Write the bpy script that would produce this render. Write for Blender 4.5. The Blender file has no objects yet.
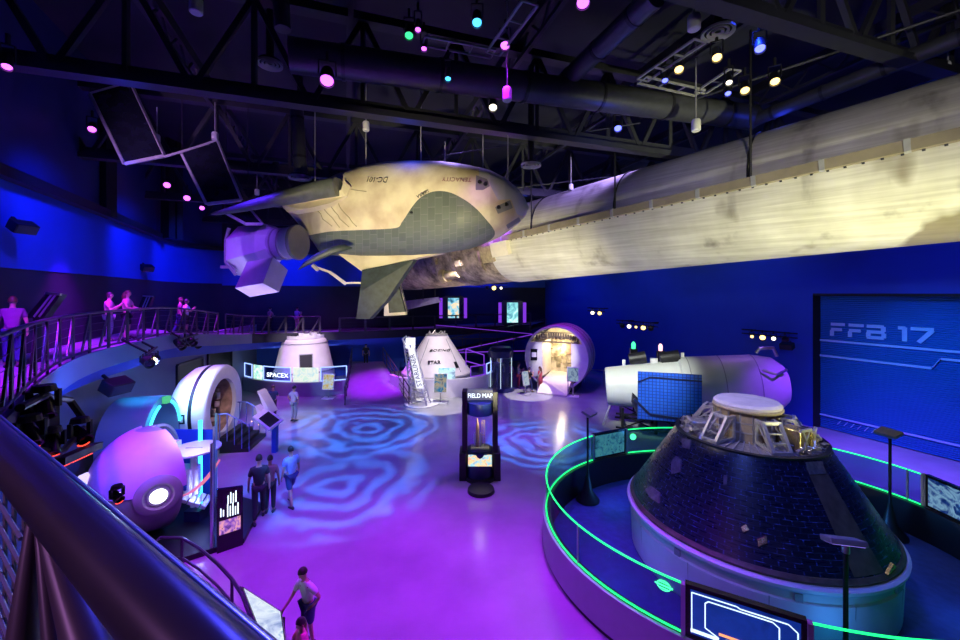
import bpy, math, random
from mathutils import Vector as V, Matrix
random.seed(7)
SC = bpy.context.scene
COL = SC.collection
PI = math.pi
H = 6.1            # eye height over the hall floor
HZ = 293.0         # horizon row of the photograph
F = 400.0          # focal length in pixels (960 wide)

def P(x, y, Y):
    return V(((x - 480.0) / F * Y, Y, H - (y - HZ) / F * Y))
def G(x, y, z=0.0):
    Y = F * (H - z) / (y - HZ)
    return V(((x - 480.0) / F * Y, Y, z))
def XY(x, Y, z):
    return V(((x - 480.0) / F * Y, Y, z))
def pix(p):
    return (480 + F * p.x / p.y, HZ + F * (H - p.z) / p.y)
def inpoly(x, y, poly):
    c = False
    j = len(poly) - 1
    for i in range(len(poly)):
        xi, yi = poly[i]; xj, yj = poly[j]
        if (yi > y) != (yj > y) and x < (xj - xi) * (y - yi) / (yj - yi) + xi:
            c = not c
        j = i
    return c
def lerp(tab, x):
    if x <= tab[0][0]: return tab[0][1]
    for (a, b), (c, d) in zip(tab, tab[1:]):
        if x <= c: return b + (d - b) * (x - a) / (c - a)
    return tab[-1][1]

# ------------------------------------------------------------ materials
def nm(name):
    m = bpy.data.materials.new(name); m.use_nodes = True
    nt = m.node_tree
    return m, nt, nt.nodes['Principled BSDF']
def setp(b, color=None, rough=.5, metal=0, spec=.5, coat=0):
    if color is not None: b.inputs['Base Color'].default_value = (*color, 1)
    b.inputs['Roughness'].default_value = rough
    b.inputs['Metallic'].default_value = metal
    b.inputs['Specular IOR Level'].default_value = spec
    b.inputs['Coat Weight'].default_value = coat
def mat(name, color, rough=.5, metal=0, spec=.5, var=.12, scale=4, bump=0, coat=0):
    """plain surface with a little noise in tone and, if asked, a fine bump"""
    m, nt, b = nm(name)
    setp(b, color, rough, metal, spec, coat)
    tc = nt.nodes.new('ShaderNodeTexCoord')
    n = nt.nodes.new('ShaderNodeTexNoise'); n.inputs['Scale'].default_value = scale; n.inputs['Detail'].default_value = 4
    nt.links.new(tc.outputs['Object'], n.inputs['Vector'])
    r = nt.nodes.new('ShaderNodeValToRGB')
    r.color_ramp.elements[0].position = .3; r.color_ramp.elements[1].position = .7
    r.color_ramp.elements[0].color = (*[c * (1 - var) for c in color], 1)
    r.color_ramp.elements[1].color = (*[min(1, c * (1 + var)) for c in color], 1)
    nt.links.new(n.outputs['Fac'], r.inputs['Fac']); nt.links.new(r.outputs['Color'], b.inputs['Base Color'])
    if bump:
        bp = nt.nodes.new('ShaderNodeBump'); bp.inputs['Strength'].default_value = bump; bp.inputs['Distance'].default_value = .02
        nt.links.new(n.outputs['Fac'], bp.inputs['Height']); nt.links.new(bp.outputs['Normal'], b.inputs['Normal'])
    return m
def emit(name, color, s):
    m, nt, b = nm(name)
    setp(b, (0, 0, 0), .5)
    b.inputs['Emission Color'].default_value = (*color, 1); b.inputs['Emission Strength'].default_value = s
    return m
def screen(name, cols, s, scale=3, seed=0.0, dist=1.2):
    """a lit display: soft colour fields"""
    m, nt, b = nm(name)
    setp(b, (.01, .01, .01), .15)
    tc = nt.nodes.new('ShaderNodeTexCoord')
    mp = nt.nodes.new('ShaderNodeMapping'); mp.inputs['Location'].default_value = (seed, seed * .7, seed * 1.3)
    nt.links.new(tc.outputs['Object'], mp.inputs['Vector'])
    n = nt.nodes.new('ShaderNodeTexNoise'); n.inputs['Scale'].default_value = scale; n.inputs['Detail'].default_value = 5
    n.inputs['Distortion'].default_value = dist
    nt.links.new(mp.outputs['Vector'], n.inputs['Vector'])
    r = nt.nodes.new('ShaderNodeValToRGB'); cr = r.color_ramp
    k = len(cols)
    while len(cr.elements) < k: cr.elements.new(.5)
    for i, c in enumerate(cols):
        cr.elements[i].position = .28 + .44 * i / max(1, k - 1); cr.elements[i].color = (*c, 1)
    nt.links.new(n.outputs['Fac'], r.inputs['Fac']); nt.links.new(r.outputs['Color'], b.inputs['Emission Color'])
    b.inputs['Emission Strength'].default_value = s
    return m
def glass(name, tint, gloss=.08, rough=.05):
    m = bpy.data.materials.new(name); m.use_nodes = True
    nt = m.node_tree; nt.nodes.clear()
    o = nt.nodes.new('ShaderNodeOutputMaterial'); mx = nt.nodes.new('ShaderNodeMixShader')
    t = nt.nodes.new('ShaderNodeBsdfTransparent'); g = nt.nodes.new('ShaderNodeBsdfGlossy')
    t.inputs['Color'].default_value = (*tint, 1); g.inputs['Roughness'].default_value = rough
    mx.inputs[0].default_value = gloss
    nt.links.new(t.outputs[0], mx.inputs[1]); nt.links.new(g.outputs[0], mx.inputs[2]); nt.links.new(mx.outputs[0], o.inputs['Surface'])
    return m

# ------------------------------------------------------------ mesh builder
class MB:
    def __init__(s, M=None):
        s.v = []; s.f = []; s.uv = {}; s.M = M or Matrix()
    def add(s, p):
        s.v.append(s.M @ V(p)); return len(s.v) - 1
    def box(s, c, size, R=None):
        c = V(c); h = V(size) / 2; R = R or Matrix.Identity(3)
        i = [s.add(c + R @ V((sx * h.x, sy * h.y, sz * h.z))) for sz in (-1, 1) for sy in (-1, 1) for sx in (-1, 1)]
        for q in ((0, 2, 3, 1), (4, 5, 7, 6), (0, 1, 5, 4), (2, 6, 7, 3), (0, 4, 6, 2), (1, 3, 7, 5)):
            s.f.append([i[k] for k in q])
        return s
    def bar(s, a, b, w, h=None, up=(0, 0, 1)):
        a = V(a); b = V(b); d = b - a
        if d.length < 1e-6: return s
        x = d.normalized(); u = V(up)
        if abs(x.dot(u)) > .98: u = V((1, 0, 0)) if abs(x.x) < .9 else V((0, 1, 0))
        y = u.cross(x).normalized(); z = x.cross(y)
        R = Matrix((x, y, z)).transposed()
        return s.box((a + b) / 2, (d.length, w, h or w), R)
    def prism(s, poly, off):
        off = V(off); n = len(poly)
        a = [s.add(V(p)) for p in poly]; b = [s.add(V(p) + off) for p in poly]
        s.f.append(list(reversed(a))); s.f.append(b)
        for k in range(n):
            s.f.append([a[k], a[(k + 1) % n], b[(k + 1) % n], b[k]])
        return s
    def loft(s, rings, caps=True, closed=True, uv=False):
        n = len(rings[0]); idx = [[s.add(p) for p in r] for r in rings]
        for j in range(len(rings) - 1):
            for k in range(n if closed else n - 1):
                k2 = (k + 1) % n
                s.f.append([idx[j][k], idx[j][k2], idx[j + 1][k2], idx[j + 1][k]])
                if uv: s.uv[len(s.f) - 1] = [(k / n, j), ((k + 1) / n, j), ((k + 1) / n, j + 1), (k / n, j + 1)]
        if caps and closed:
            s.f.append(list(reversed(idx[0]))); s.f.append(idx[-1])
        return s
    def lathe(s, prof, o=(0, 0, 0), n=32, R=None, a0=0, a1=2 * PI, caps=True, uv=False):
        o = V(o); R = R or Matrix.Identity(3)
        full = abs(a1 - a0 - 2 * PI) < 1e-6
        m = n if full else n + 1
        rings = [[o + R @ V((r * math.cos(a0 + (a1 - a0) * k / n), r * math.sin(a0 + (a1 - a0) * k / n), z)) for k in range(m)] for r, z in prof]
        return s.loft(rings, caps and full, full, uv)
    def tube(s, pts, r, n=8, closed=False):
        pts = [V(p) for p in pts]
        rings = []; prev = None
        N = len(pts)
        for i in range(N):
            if closed: d = (pts[(i + 1) % N] - pts[i - 1])
            else: d = pts[min(i + 1, N - 1)] - pts[max(i - 1, 0)]
            d.normalize()
            if prev is None:
                u = V((0, 0, 1)) if abs(d.z) < .9 else V((1, 0, 0))
                a = d.cross(u).normalized()
            else:
                a = (prev - d * prev.dot(d)).normalized()
            prev = a; b = d.cross(a)
            rr = r[i] if isinstance(r, (list, tuple)) else r
            rings.append([pts[i] + (a * math.cos(2 * PI * k / n) + b * math.sin(2 * PI * k / n)) * rr for k in range(n)])
        if closed: rings.append(rings[0])
        return s.loft(rings, not closed)
    def cyl(s, a, b, r, r2=None, n=16):
        return s.tube([a, b], [r, r if r2 is None else r2], n)
    def ball(s, c, r, n=12, m=8, sq=(1, 1, 1)):
        c = V(c)
        rings = []
        for j in range(m + 1):
            t = -PI / 2 + PI * j / m
            q = max(math.cos(t), .02)
            rings.append([c + V((sq[0] * r * q * math.cos(2 * PI * k / n), sq[1] * r * q * math.sin(2 * PI * k / n), sq[2] * r * math.sin(t))) for k in range(n)])
        return s.loft(rings)
    def build(s, name, m, parent=None, smooth=35, label=None, bevel=0):
        me = bpy.data.meshes.new(name)
        off = V((0, 0, 0))
        if parent is not None:
            p = parent
            while p is not None: off += p.location; p = p.parent
        me.from_pydata([tuple(p - off) for p in s.v], [], s.f)
        if s.uv:
            ul = me.uv_layers.new(name='UVMap')
            for fi, uvs in s.uv.items():
                for li, w in zip(me.polygons[fi].loop_indices, uvs): ul.data[li].uv = w
        me.update()
        if smooth:
            me.polygons.foreach_set('use_smooth', [True] * len(me.polygons))
            me.set_sharp_from_angle(angle=math.radians(smooth))
        me.materials.append(m)
        o = bpy.data.objects.new(name, me); COL.objects.link(o)
        if parent is not None: o.parent = parent
        if label: o['label'] = label
        if bevel:
            b = o.modifiers.new('b', 'BEVEL'); b.width = bevel; b.segments = 2; b.limit_method = 'ANGLE'
        return o
def thing(name, label, cat, loc=(0, 0, 0), group=None):
    o = bpy.data.objects.new(name, None); COL.objects.link(o)
    o.empty_display_size = .1
    o.location = loc; o['label'] = label; o['category'] = cat
    if group: o['group'] = group
    return o
def tag(o, label, cat, group=None):
    o['label'] = label; o['category'] = cat
    if group: o['group'] = group
    return o
def struct(o):
    o['kind'] = 'structure'; return o
def text(body, size, org, xd, up, m, parent, name='lettering', ext=.01, align='LEFT', label=None, spacing=1.0, sx=1.0, shear=0):
    c = bpy.data.curves.new('t', 'FONT'); c.body = body; c.size = size; c.extrude = ext; c.align_x = align
    c.space_character = spacing; c.shear = shear; c.resolution_u = 3
    t = bpy.data.objects.new('t', c); COL.objects.link(t)
    bpy.context.view_layer.update()
    me = bpy.data.meshes.new_from_object(t.evaluated_get(bpy.context.evaluated_depsgraph_get()))
    bpy.data.objects.remove(t)
    x = V(xd).normalized(); z0 = x.cross(V(up)).normalized(); y = z0.cross(x)
    b = MB()
    b.v = [V(org) + x * (v.co.x * sx) + y * v.co.y + z0 * v.co.z for v in me.vertices]
    b.f = [list(p.vertices) for p in me.polygons]
    o = b.build(name, m, parent, smooth=0, label=label)
    return o
def rot_to(d, up=(0, 0, 1)):
    """3x3 whose local -Z points along d (for lamps)"""
    return V(d).to_track_quat('-Z', 'Y')
def axis_frame(d):
    """3x3 whose local Z is d, X horizontal"""
    z = V(d).normalized(); u = V((0, 0, 1))
    if abs(z.z) > .98: u = V((0, 1, 0))
    x = u.cross(z).normalized(); y = z.cross(x)
    return Matrix((x, y, z)).transposed()
def hit_rev(o, R, rfun, x, y, tmin=.5, tmax=45):
    """first point where the ray of a photo pixel meets a surface of revolution: (height, angle, point)"""
    c = V((0, 0, H)); d = V(((x - 480) / F, 1, -(y - HZ) / F))
    Ri = R.transposed(); t = tmin
    while t < tmax:
        q = Ri @ (c + d * t - V(o))
        r = rfun(q.z)
        if r is not None and math.hypot(q.x, q.y) <= r:
            return q.z, math.atan2(q.y, q.x), c + d * t
        t += .01
    return None

# ------------------------------------------------------------ lights
def spot(loc, aim, color, power, angle=60, blend=.6, radius=.12, gobo=None):
    l = bpy.data.lights.new('spot_lamp', 'SPOT'); l.color = color; l.energy = power
    l.spot_size = math.radians(angle); l.spot_blend = blend; l.shadow_soft_size = radius
    o = bpy.data.objects.new('spot_lamp', l); COL.objects.link(o)
    o.location = loc; o.rotation_mode = 'QUATERNION'; o.rotation_quaternion = rot_to(V(aim) - V(loc))
    if gobo: gobo(l)
    return o
def area(loc, aim, color, power, sx, sy):
    l = bpy.data.lights.new('wash_lamp', 'AREA'); l.shape = 'RECTANGLE'; l.size = sx; l.size_y = sy; l.color = color; l.energy = power
    o = bpy.data.objects.new('wash_lamp', l); COL.objects.link(o)
    o.location = loc; o.rotation_mode = 'QUATERNION'; o.rotation_quaternion = rot_to(V(aim) - V(loc))
    return o
def point(loc, color, power, radius=.1):
    l = bpy.data.lights.new('bulb', 'POINT'); l.color = color; l.energy = power; l.shadow_soft_size = radius
    o = bpy.data.objects.new('bulb', l); COL.objects.link(o); o.location = loc
    return o

# ------------------------------------------------------------ palette
M = dict(
    black=mat('black_paint', (.012, .012, .016), .45),
    blackgloss=mat('black_gloss', (.01, .01, .013), .2),
    steel_dark=mat('dark_steel', (.05, .05, .065), .35, .6),
    beam=mat('painted_beam', (.03, .032, .045), .5),
    duct=mat('duct_metal', (.09, .095, .12), .4, .5, bump=.1),
    white=mat('white_paint', (.78, .78, .8), .45, var=.04),
    cream=mat('cream_panel', (.8, .74, .62), .5, var=.06),
    grey=mat('grey_plastic', (.35, .35, .37), .5),
    chrome=mat('bare_metal', (.6, .6, .62), .3, .9),
    bluepaint=mat('blue_wall_paint', (.015, .07, .5), .6, var=.05, scale=1),
    navy=mat('navy_wall_paint', (.02, .03, .16), .6, var=.1, scale=1),
    darkwall=mat('dark_wall_paint', (.018, .02, .035), .7, var=.15, scale=1),
    greywall=mat('grey_wall_paint', (.22, .25, .36), .65, var=.06, scale=1),
    bluecarpet=mat('blue_carpet', (.04, .07, .26), .8, var=.15, scale=6, bump=.2),
    navyplastic=mat('navy_plastic', (.015, .02, .09), .35),
    rail=mat('rail_paint', (.07, .06, .085), .3, .3, var=.15, scale=9),
    glass=glass('clear_glass', (.93, .97, .99), .06),
    glassgreen=glass('green_edge_glass', (.5, .86, .74), .07),
    glassblue=glass('blue_glass', (.6, .7, 1), .07),
    neon_green=emit('green_neon', (.012, 1, .2), 2.2),
    neon_teal=emit('teal_neon', (.05, .8, 1), 3),
    neon_white=emit('cool_white_strip', (.3, .45, 1), 2),
    neon_purple=emit('purple_strip', (.3, .05, 1), .75),
    lamp_warm=emit('warm_lens', (1, .66, .2), 4),
    lamp_white=emit('white_lens', (1, .9, .72), 3.5),
    lamp_mag=emit('magenta_lens', (.62, .1, 1), 4),
    lamp_blue=emit('blue_lens', (.1, .12, 1), 4.5),
    lamp_cyan=emit('cyan_lens', (.06, .5, 1), 3),
    lamp_green=emit('green_lens', (.05, 1, .3), 1.6),
    red=emit('red_led', (1, .06, .03), 2.2),
    exitgreen=emit('exit_green', (.05, .9, .3), 2.5),
    letter_black=mat('black_lettering', (.015, .015, .02), .6),
    letter_white=emit('lit_white_lettering', (.75, .85, 1), 2.2),
    skin=mat('skin', (.55, .33, .24), .5, var=.05),
    skin_dark=mat('brown_skin', (.3, .17, .11), .5, var=.05),
    hair=mat('dark_hair', (.02, .014, .012), .5),
    hair_b=mat('brown_hair', (.12, .06, .03), .5),
)
# ============================================================ ROOM SHELL
def floor_mat():
    m, nt, b = nm('polished_concrete')
    setp(b, (.42, .42, .45), .2, 0, .55)
    tc = nt.nodes.new('ShaderNodeTexCoord')
    n = nt.nodes.new('ShaderNodeTexNoise'); n.inputs['Scale'].default_value = .5; n.inputs['Detail'].default_value = 6
    n2 = nt.nodes.new('ShaderNodeTexNoise'); n2.inputs['Scale'].default_value = 2.5; n2.inputs['Detail'].default_value = 6
    for q in (n, n2): nt.links.new(tc.outputs['Object'], q.inputs['Vector'])
    r = nt.nodes.new('ShaderNodeValToRGB')
    r.color_ramp.elements[0].position = .3; r.color_ramp.elements[0].color = (.3, .3, .33, 1)
    r.color_ramp.elements[1].position = .7; r.color_ramp.elements[1].color = (.44, .44, .47, 1)
    nt.links.new(n.outputs['Fac'], r.inputs['Fac']); nt.links.new(r.outputs['Color'], b.inputs['Base Color'])
    mr = nt.nodes.new('ShaderNodeMapRange'); mr.inputs['To Min'].default_value = .12; mr.inputs['To Max'].default_value = .3
    nt.links.new(n2.outputs['Fac'], mr.inputs['Value']); nt.links.new(mr.outputs['Result'], b.inputs['Roughness'])
    return m
M['floor'] = floor_mat()
b = MB(); b.box((1, 17, -.1), (54, 56, .2)); struct(b.build('floor', M['floor'], smooth=0))

R0 = V((15.1, 18.3, 0)); RU = V((-.429, .903, 0)).normalized(); RN = V((-.903, -.429, 0)).normalized()   # right wall: along, into the hall
def RW(t, z, out=0): return R0 + RU * t + V((0, 0, z)) + RN * out
B0 = V((6.1, 37.3, 0)); BU = V((-.903, -.429, 0)).normalized(); BN = V((.429, -.903, 0)).normalized()
def BW(t, z, out=0): return B0 + BU * t + V((0, 0, z)) + BN * out
CEIL = 14.0
# right wall, with the opening of the shutter door (t from -9.5 to -.35, up to z 6.1)
b = MB()
def quadwall(b, a, c, z0, z1, th, n):
    b.prism([V(a) + V((0, 0, z0)), V(c) + V((0, 0, z0)), V(c) + V((0, 0, z1)), V(a) + V((0, 0, z1))], n * -th)
quadwall(b, RW(-.1, 0), RW(21.2, 0), 0, CEIL, .5, RN)
quadwall(b, RW(-9.8, 0), RW(-.1, 0), 6.08, CEIL, .5, RN)
quadwall(b, RW(-19, 0), RW(-9.8, 0), 0, CEIL, .5, RN)
struct(b.build('wall_right', M['bluepaint'], smooth=0))

def shutter_mat():
    m, nt, b = nm('blue_shutter_paint')
    setp(b, (.03, .2, .55), .4, .2)
    return m
M['shutter'] = shutter_mat()
b = MB()
rings = []
NS = 74
for k in range(NS + 1):
    z = 0.02 + 6.06 * k / NS
    for dz, o in ((0, -.34), (.03, -.30), (.055, -.30)):
        rings.append([RW(-9.8, z + dz, o), RW(-.12, z + dz, o)])
b.loft(rings, caps=False, closed=False)
door = struct(b.build('door_1', M['shutter'], smooth=0))
b = MB(); b.bar(RW(-.14, 0, -.25), RW(-.14, 6.08, -.25), .16, .45); b.bar(RW(-9.8, 6.02, -.25), RW(-.1, 6.02, -.25), .45, .12)
b.build('door_frame', M['black'], door, smooth=0)
M['stencil'] = mat('pale_blue_stencil', (.5, .68, .95), .6, var=.03)
# FFB 17 in wide square stencil letters, built from bars
def stencil(b, strokes, t0, z0, w, h, th=.13):
    for (x0, y0, x1, y1) in strokes:
        a = RW(t0 - w * x0, z0 + h * y0, -.275); c = RW(t0 - w * x1, z0 + h * y1, -.275)
        b.bar(a, c, .03, th) if abs(y0 - y1) < .01 else b.bar(a, c, th * 1.1, .03, up=RN)
LET = {'F': [(0, .9, 1, .9), (.02, .5, .8, .5), (.09, 0, .09, .44)],
       'B': [(0, .9, .95, .9), (.0, .5, .98, .5), (0, .1, .95, .1), (.09, .1, .09, .44), (.95, .1, .95, .44), (.92, .55, .92, .9)],
       '1': [(0, .9, .5, .9), (.45, 0, .45, .95)],
       '7': [(0, .9, 1, .9), (.95, .85, .35, 0)]}
tt = -.66
for ch, w, adv in (('F', .5, .63), ('F', .5, .6), ('B', .56, .95), ('1', .42, .36), ('7', .62, .7)):
    b = MB(); stencil(b, LET[ch], tt, 4.2, w, .58); b.build('lettering', M['stencil'], door, smooth=0); tt -= adv
b = MB()
b.bar(RW(-.25, 3.97, -.275), RW(-9.7, 3.97, -.275), .02, .09)
b.bar(RW(-.25, 3.27, -.275), RW(-3.75, 3.27, -.275), .02, .09)
b.bar(RW(-3.75, 3.25, -.275), RW(-4.0, 3.68, -.275), .02, .09, up=RN)
b.bar(RW(-4.0, 3.66, -.275), RW(-9.7, 3.66, -.275), .02, .09)
b.bar(RW(-.25, .6, -.275), RW(-9.7, .6, -.275), .02, .07)
b.build('stripe', M['stencil'], door, smooth=0)
b = MB()
for k in range(9): b.bar(RW(-.9 - .23 * k, .32, -.275), RW(-1.02 - .23 * k, .5, -.275), .02, .08, up=RN)
b.build('hazard_marking', M['stencil'], door, smooth=0)

# left wall line (outer) and walkway edge (inner), same number of stations
EDGE = [(3, -1.7, 4.5), (.6, -.14, 4.5), (-.22, .4, 4.5), (-1.44, 1.2, 4.5), (-4.4, 3.3, 4.5), (-6.2, 5.3, 4.5), (-8.4, 7.8, 4.5), (-10.1, 10.3, 4.5),
        (-11.1, 13, 4.5), (-11.9, 15.6, 4.45), (-12.7, 19.5, 4.05), (-13.2, 22.5, 3.75), (-12.6, 24.4, 3.6), (-10.4, 26.0, 3.5), (-5.2, 28.4, 3.47), (-.2, 30.8, 3.47), (4.2, 32.9, 3.47)]
OUT = [(-1, -7), (-4, -5.5), (-6, -3.5), (-7.2, 0), (-8.6, 2.7), (-9.8, 5.6), (-11.2, 8.8), (-12.6, 12), (-14.1, 15.3), (-15.6, 18.6), (-17, 21.6),
       (-17.6, 24.2), (-16.9, 26.2), (-14.3, 27.6), (-7.6, 30.8), (-1.2, 33.8), (6.1, 37.3)]
def spl(pts, sub=4):
    """Catmull-Rom through the stations"""
    out = []
    pts = [V(p) for p in pts]
    for i in range(len(pts) - 1):
        p0 = pts[max(i - 1, 0)]; p1 = pts[i]; p2 = pts[i + 1]; p3 = pts[min(i + 2, len(pts) - 1)]
        for k in range(sub):
            t = k / sub
            out.append(.5 * ((2 * p1) + (p2 - p0) * t + (2 * p0 - 5 * p1 + 4 * p2 - p3) * t * t + (-p0 + 3 * p1 - 3 * p2 + p3) * t ** 3))
    out.append(pts[-1])
    return out
E = spl(EDGE); O = spl([(x, y, 0) for x, y in OUT])
M['walkway'] = mat('walkway_vinyl', (.3, .28, .36), .4, var=.1, scale=2)
b = MB()
b.loft([[V((e.x, e.y, e.z)) for e in E], [V((o.x, o.y, e.z)) for o, e in zip(O, E)], [V((o.x, o.y, e.z - .45)) for o, e in zip(O, E)], [V((e.x, e.y, e.z - .45)) for e in E], [V((e.x, e.y, e.z)) for e in E]][::-1], caps=False, closed=False)
struct(b.build('floor_mezzanine', M['walkway'], smooth=20))
# fascia, pale near and darkened far, and the thin blue-lit lip below it
b = MB()
def off_in(pts, d):
    r = []
    for i, p in enumerate(pts):
        t = pts[min(i + 1, len(pts) - 1)] - pts[max(i - 1, 0)]
        n = V((t.y, -t.x, 0)).normalized(); r.append(p + n * d)
    return r
Ei = off_in(E, .03)
for nm_, i0, i1, m_ in (('trim_1', 0, 46, 'greywall'), ('trim_10', 45, len(E), 'darkwall')):  # far stretch coloured dark to offset the spill of the exhibit spots
    b = MB()
    b.loft([[p + V((0, 0, z)) + (q - p) * k for p, q in zip(E[i0:i1], Ei[i0:i1])] for z, k in ((.04, 0), (.04, 1), (-.5, 1), (-.5, -3))], caps=False, closed=False)
    struct(b.build(nm_, M[m_], smooth=20))
El = off_in(E, -.35)
b = MB()
b.loft([[V((p.x, p.y, p.z - z)) for p in El] for z in (.5, .9)], caps=False, closed=False)
struct(b.build('trim_2', M['bluepaint'], smooth=20))

def wallstrip(name, z0, z1, m, i0, i1, pts, off=0):
    pts = pts[i0:i1]
    q = off_in(pts, off) if off else pts
    q2 = off_in(pts, off - .25)
    b = MB()
    b.loft([[V((p.x, p.y, z0)) for p in q2], [V((p.x, p.y, z0)) for p in q], [V((p.x, p.y, z1)) for p in q], [V((p.x, p.y, z1)) for p in q2]], caps=False, closed=False)
    return struct(b.build(name, m, smooth=30))
NL = 4 * 12      # left part of the outer line ends at the corner station
wallstrip('wall_left', 3.2, 6.72, M['darkwall'], 0, NL + 1, O)
wallstrip('wall_left_band', 6.72, 8.85, M['bluepaint'], 0, NL + 1, O, .02)
wallstrip('wall_left_upper', 8.85, CEIL, M['navy'], 0, NL + 1, O)
wallstrip('wall_back', 3.2, 6.6, M['darkwall'], NL, len(O), O)
wallstrip('wall_back_band', 6.6, 8.85, M['bluepaint'], NL, len(O), O, .02)
wallstrip('wall_back_upper', 8.85, CEIL, M['darkwall'], NL, len(O), O)
wallstrip('wall_back_lower', 0, 3.2, M['bluepaint'], NL, len(O), O)
LOW = spl([(-1, -3, 0), (-3.4, .8, 0), (-5.6, 2.6, 0), (-7.7, 4.7, 0), (-9.8, 7.2, 0), (-11.6, 10, 0), (-12.7, 12.8, 0), (-13.5, 15.6, 0), (-14.2, 19.5, 0), (-14.8, 22.7, 0), (-15.2, 27.5, 0)])
wallstrip('wall_left_lower', 0, 3.95, M['greywall'], 0, len(LOW), LOW)
# wall behind the camera, closes the hall
b = MB(); b.box((8, -8.2, 7), (36, .4, 14)); struct(b.build('wall_front', M['darkwall'], smooth=0))
b = MB(); b.box((1, 15, CEIL + .1), (54, 52, .2)); struct(b.build('ceiling', M['darkwall'], smooth=0))

# two dark door openings in the lower left wall
def lowpt(x):
    """point of the lower left wall on the photo column x"""
    for a, c in zip(LOW, LOW[1:]):
        r = (x - 480) / F
        fa = a.x - r * a.y; fc = c.x - r * c.y
        if fa * fc <= 0 and a.y > 0:
            k = fa / (fa - fc); return a + (c - a) * k, (c - a).normalized()
    return LOW[-1], (LOW[-1] - LOW[-2]).normalized()
for i, (x0, x1, z1) in enumerate(((176, 201, 2.75), (207, 230, 2.9))):
    a, d = lowpt(x0); c, _ = lowpt(x1)
    n = V((d.y, -d.x, 0))
    b = MB(); b.prism([a + n * .03, c + n * .03, c + n * .03 + V((0, 0, z1)), a + n * .03 + V((0, 0, z1))], n * .04)
    o = struct(b.build('door_%d' % (i + 2), M['black'], smooth=0))
    b = MB()
    for p in (a, c): b.bar(p + n * .06, p + n * .06 + V((0, 0, z1)), .1, .12)
    b.bar(a + n * .06 + V((0, 0, z1)), c + n * .06 + V((0, 0, z1)), .12, .1)
    b.build('door_frame', M['steel_dark'], o, smooth=0)

# ---------------- roof steel
TV = V((.948, .318, 0)); TU = V((-.318, .948, 0))
def truss(a, length, zb, zt, label, step=2.4, w=.34):
    a = V(a); d = TV
    t = thing('roof_truss', label, 'truss', (a.x, a.y, zb), 'roof trusses')
    b = MB(); b.bar(a + V((0, 0, zb)), a + d * length + V((0, 0, zb)), w, .16); b.bar(a + V((0, 0, zb + .18)), a + d * length + V((0, 0, zb + .18)), .07, .22); b.build('bottom_chord', M['beam'], t, smooth=0)
    b = MB(); b.bar(a + V((0, 0, zt)), a + d * length + V((0, 0, zt)), w, .2); b.build('top_chord', M['beam'], t, smooth=0)
    b = MB(); n = int(length / step)
    for k in range(n):
        p = a + d * (k * step); q = a + d * ((k + .5) * step); r = a + d * ((k + 1) * step)
        b.bar(p + V((0, 0, zb)), q + V((0, 0, zt)), .12); b.bar(q + V((0, 0, zt)), r + V((0, 0, zb)), .12)
        b.bar(q + V((0, 0, zb)), q + V((0, 0, zt)), .1)
    b.build('web', M['beam'], t, smooth=0)
A0 = XY(0, 7.8, 0)
truss(A0 - TV * 4, 30, 10.6, 12.9, 'nearest dark steel roof truss, its long bottom beam crossing above the spaceplane')
truss(A0 + TU * 6.2 - TV * 4, 34, 10.6, 12.9, 'second dark steel roof truss, behind the beam over the spaceplane')
truss(A0 + TU * 12.4 - TV * 3, 34, 10.6, 12.9, 'third dark steel roof truss deep in the hall')
truss(A0 + TU * 18.6 - TV * 2, 30, 10.6, 12.9, 'farthest dark steel roof truss before the back wall')
truss(A0 - TU * 4.6 - TV * 2, 26, 11.6, 13.6, 'roof truss closest to the viewer, near the upper edge of the view')
# joists running the other way
for i, k in enumerate((2, 6.5, 11, 15.5, 20)):
    p = A0 + TV * k - TU * 5
    b = MB(); b.bar(p + V((0, 0, 13.2)), p + TU * 30 + V((0, 0, 13.2)), .18, .3); b.bar(p + V((0, 0, 12.6)), p + TU * 30 + V((0, 0, 12.6)), .12, .1)
    for j in range(25):
        b.bar(p + TU * (j * 1.2) + V((0, 0, 12.6)), p + TU * (j * 1.2 + .6) + V((0, 0, 13.2)), .05)
        b.bar(p + TU * (j * 1.2 + .6) + V((0, 0, 13.2)), p + TU * (j * 1.2 + 1.2) + V((0, 0, 12.6)), .05)
    struct(b.build('trim_%d' % (i + 3), M['beam'], smooth=0))
# black rail on top of the blue band and two posts over it
b = MB()
b.loft([[V((p.x, p.y, z)) for p in off_in(O[8:], o)] for o, z in ((.02, 8.85), (.3, 8.85), (.3, 9.12), (.02, 9.12))], caps=False, closed=False)
struct(b.build('trim_8', M['black'], smooth=30))
b = MB()
for x, Y in ((106, 14.6), (168, 20.5), (176, 21)):
    p = XY(x, Y, 0); b.bar(p + V((0, 0, 8.9)), p + V((0, 0, CEIL)), .42, .42)
struct(b.build('trim_9', M['black'], smooth=0))

def duct(p0, p1, r, label, bands=6):
    p0 = V(p0); p1 = V(p1)
    t = thing('air_duct', label, 'duct', p0, 'round air ducts')
    b = MB(); b.cyl(p0, p1, r, n=20); b.build('pipe', M['duct'], t)
    d = (p1 - p0)
    for k in range(bands):
        c = p0 + d * ((k + .5) / bands); b = MB(); b.cyl(c - d.normalized() * .04, c + d.normalized() * .04, r * 1.06, n=20); b.build('band', M['steel_dark'], t)
duct(XY(290, 9.0, 11.45), XY(752, 12.9, 11.75), .38, 'long round duct running under the roof, left to right above the beam')
duct(XY(656, 8.0, 12.05), XY(558, 11.4, 11.95), .24, 'blue-lit round duct meeting the long duct at the middle of the roof', 3)
duct(XY(752, 12.8, 11.6), XY(1010, 8.2, 11.75), .2, 'thin round duct under the roof over the right end of the rocket', 4)
duct(XY(283, 8.5, 11.7), XY(276, 8.5, 13.8), .16, 'short upright duct at the left end of the long duct', 2)
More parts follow.
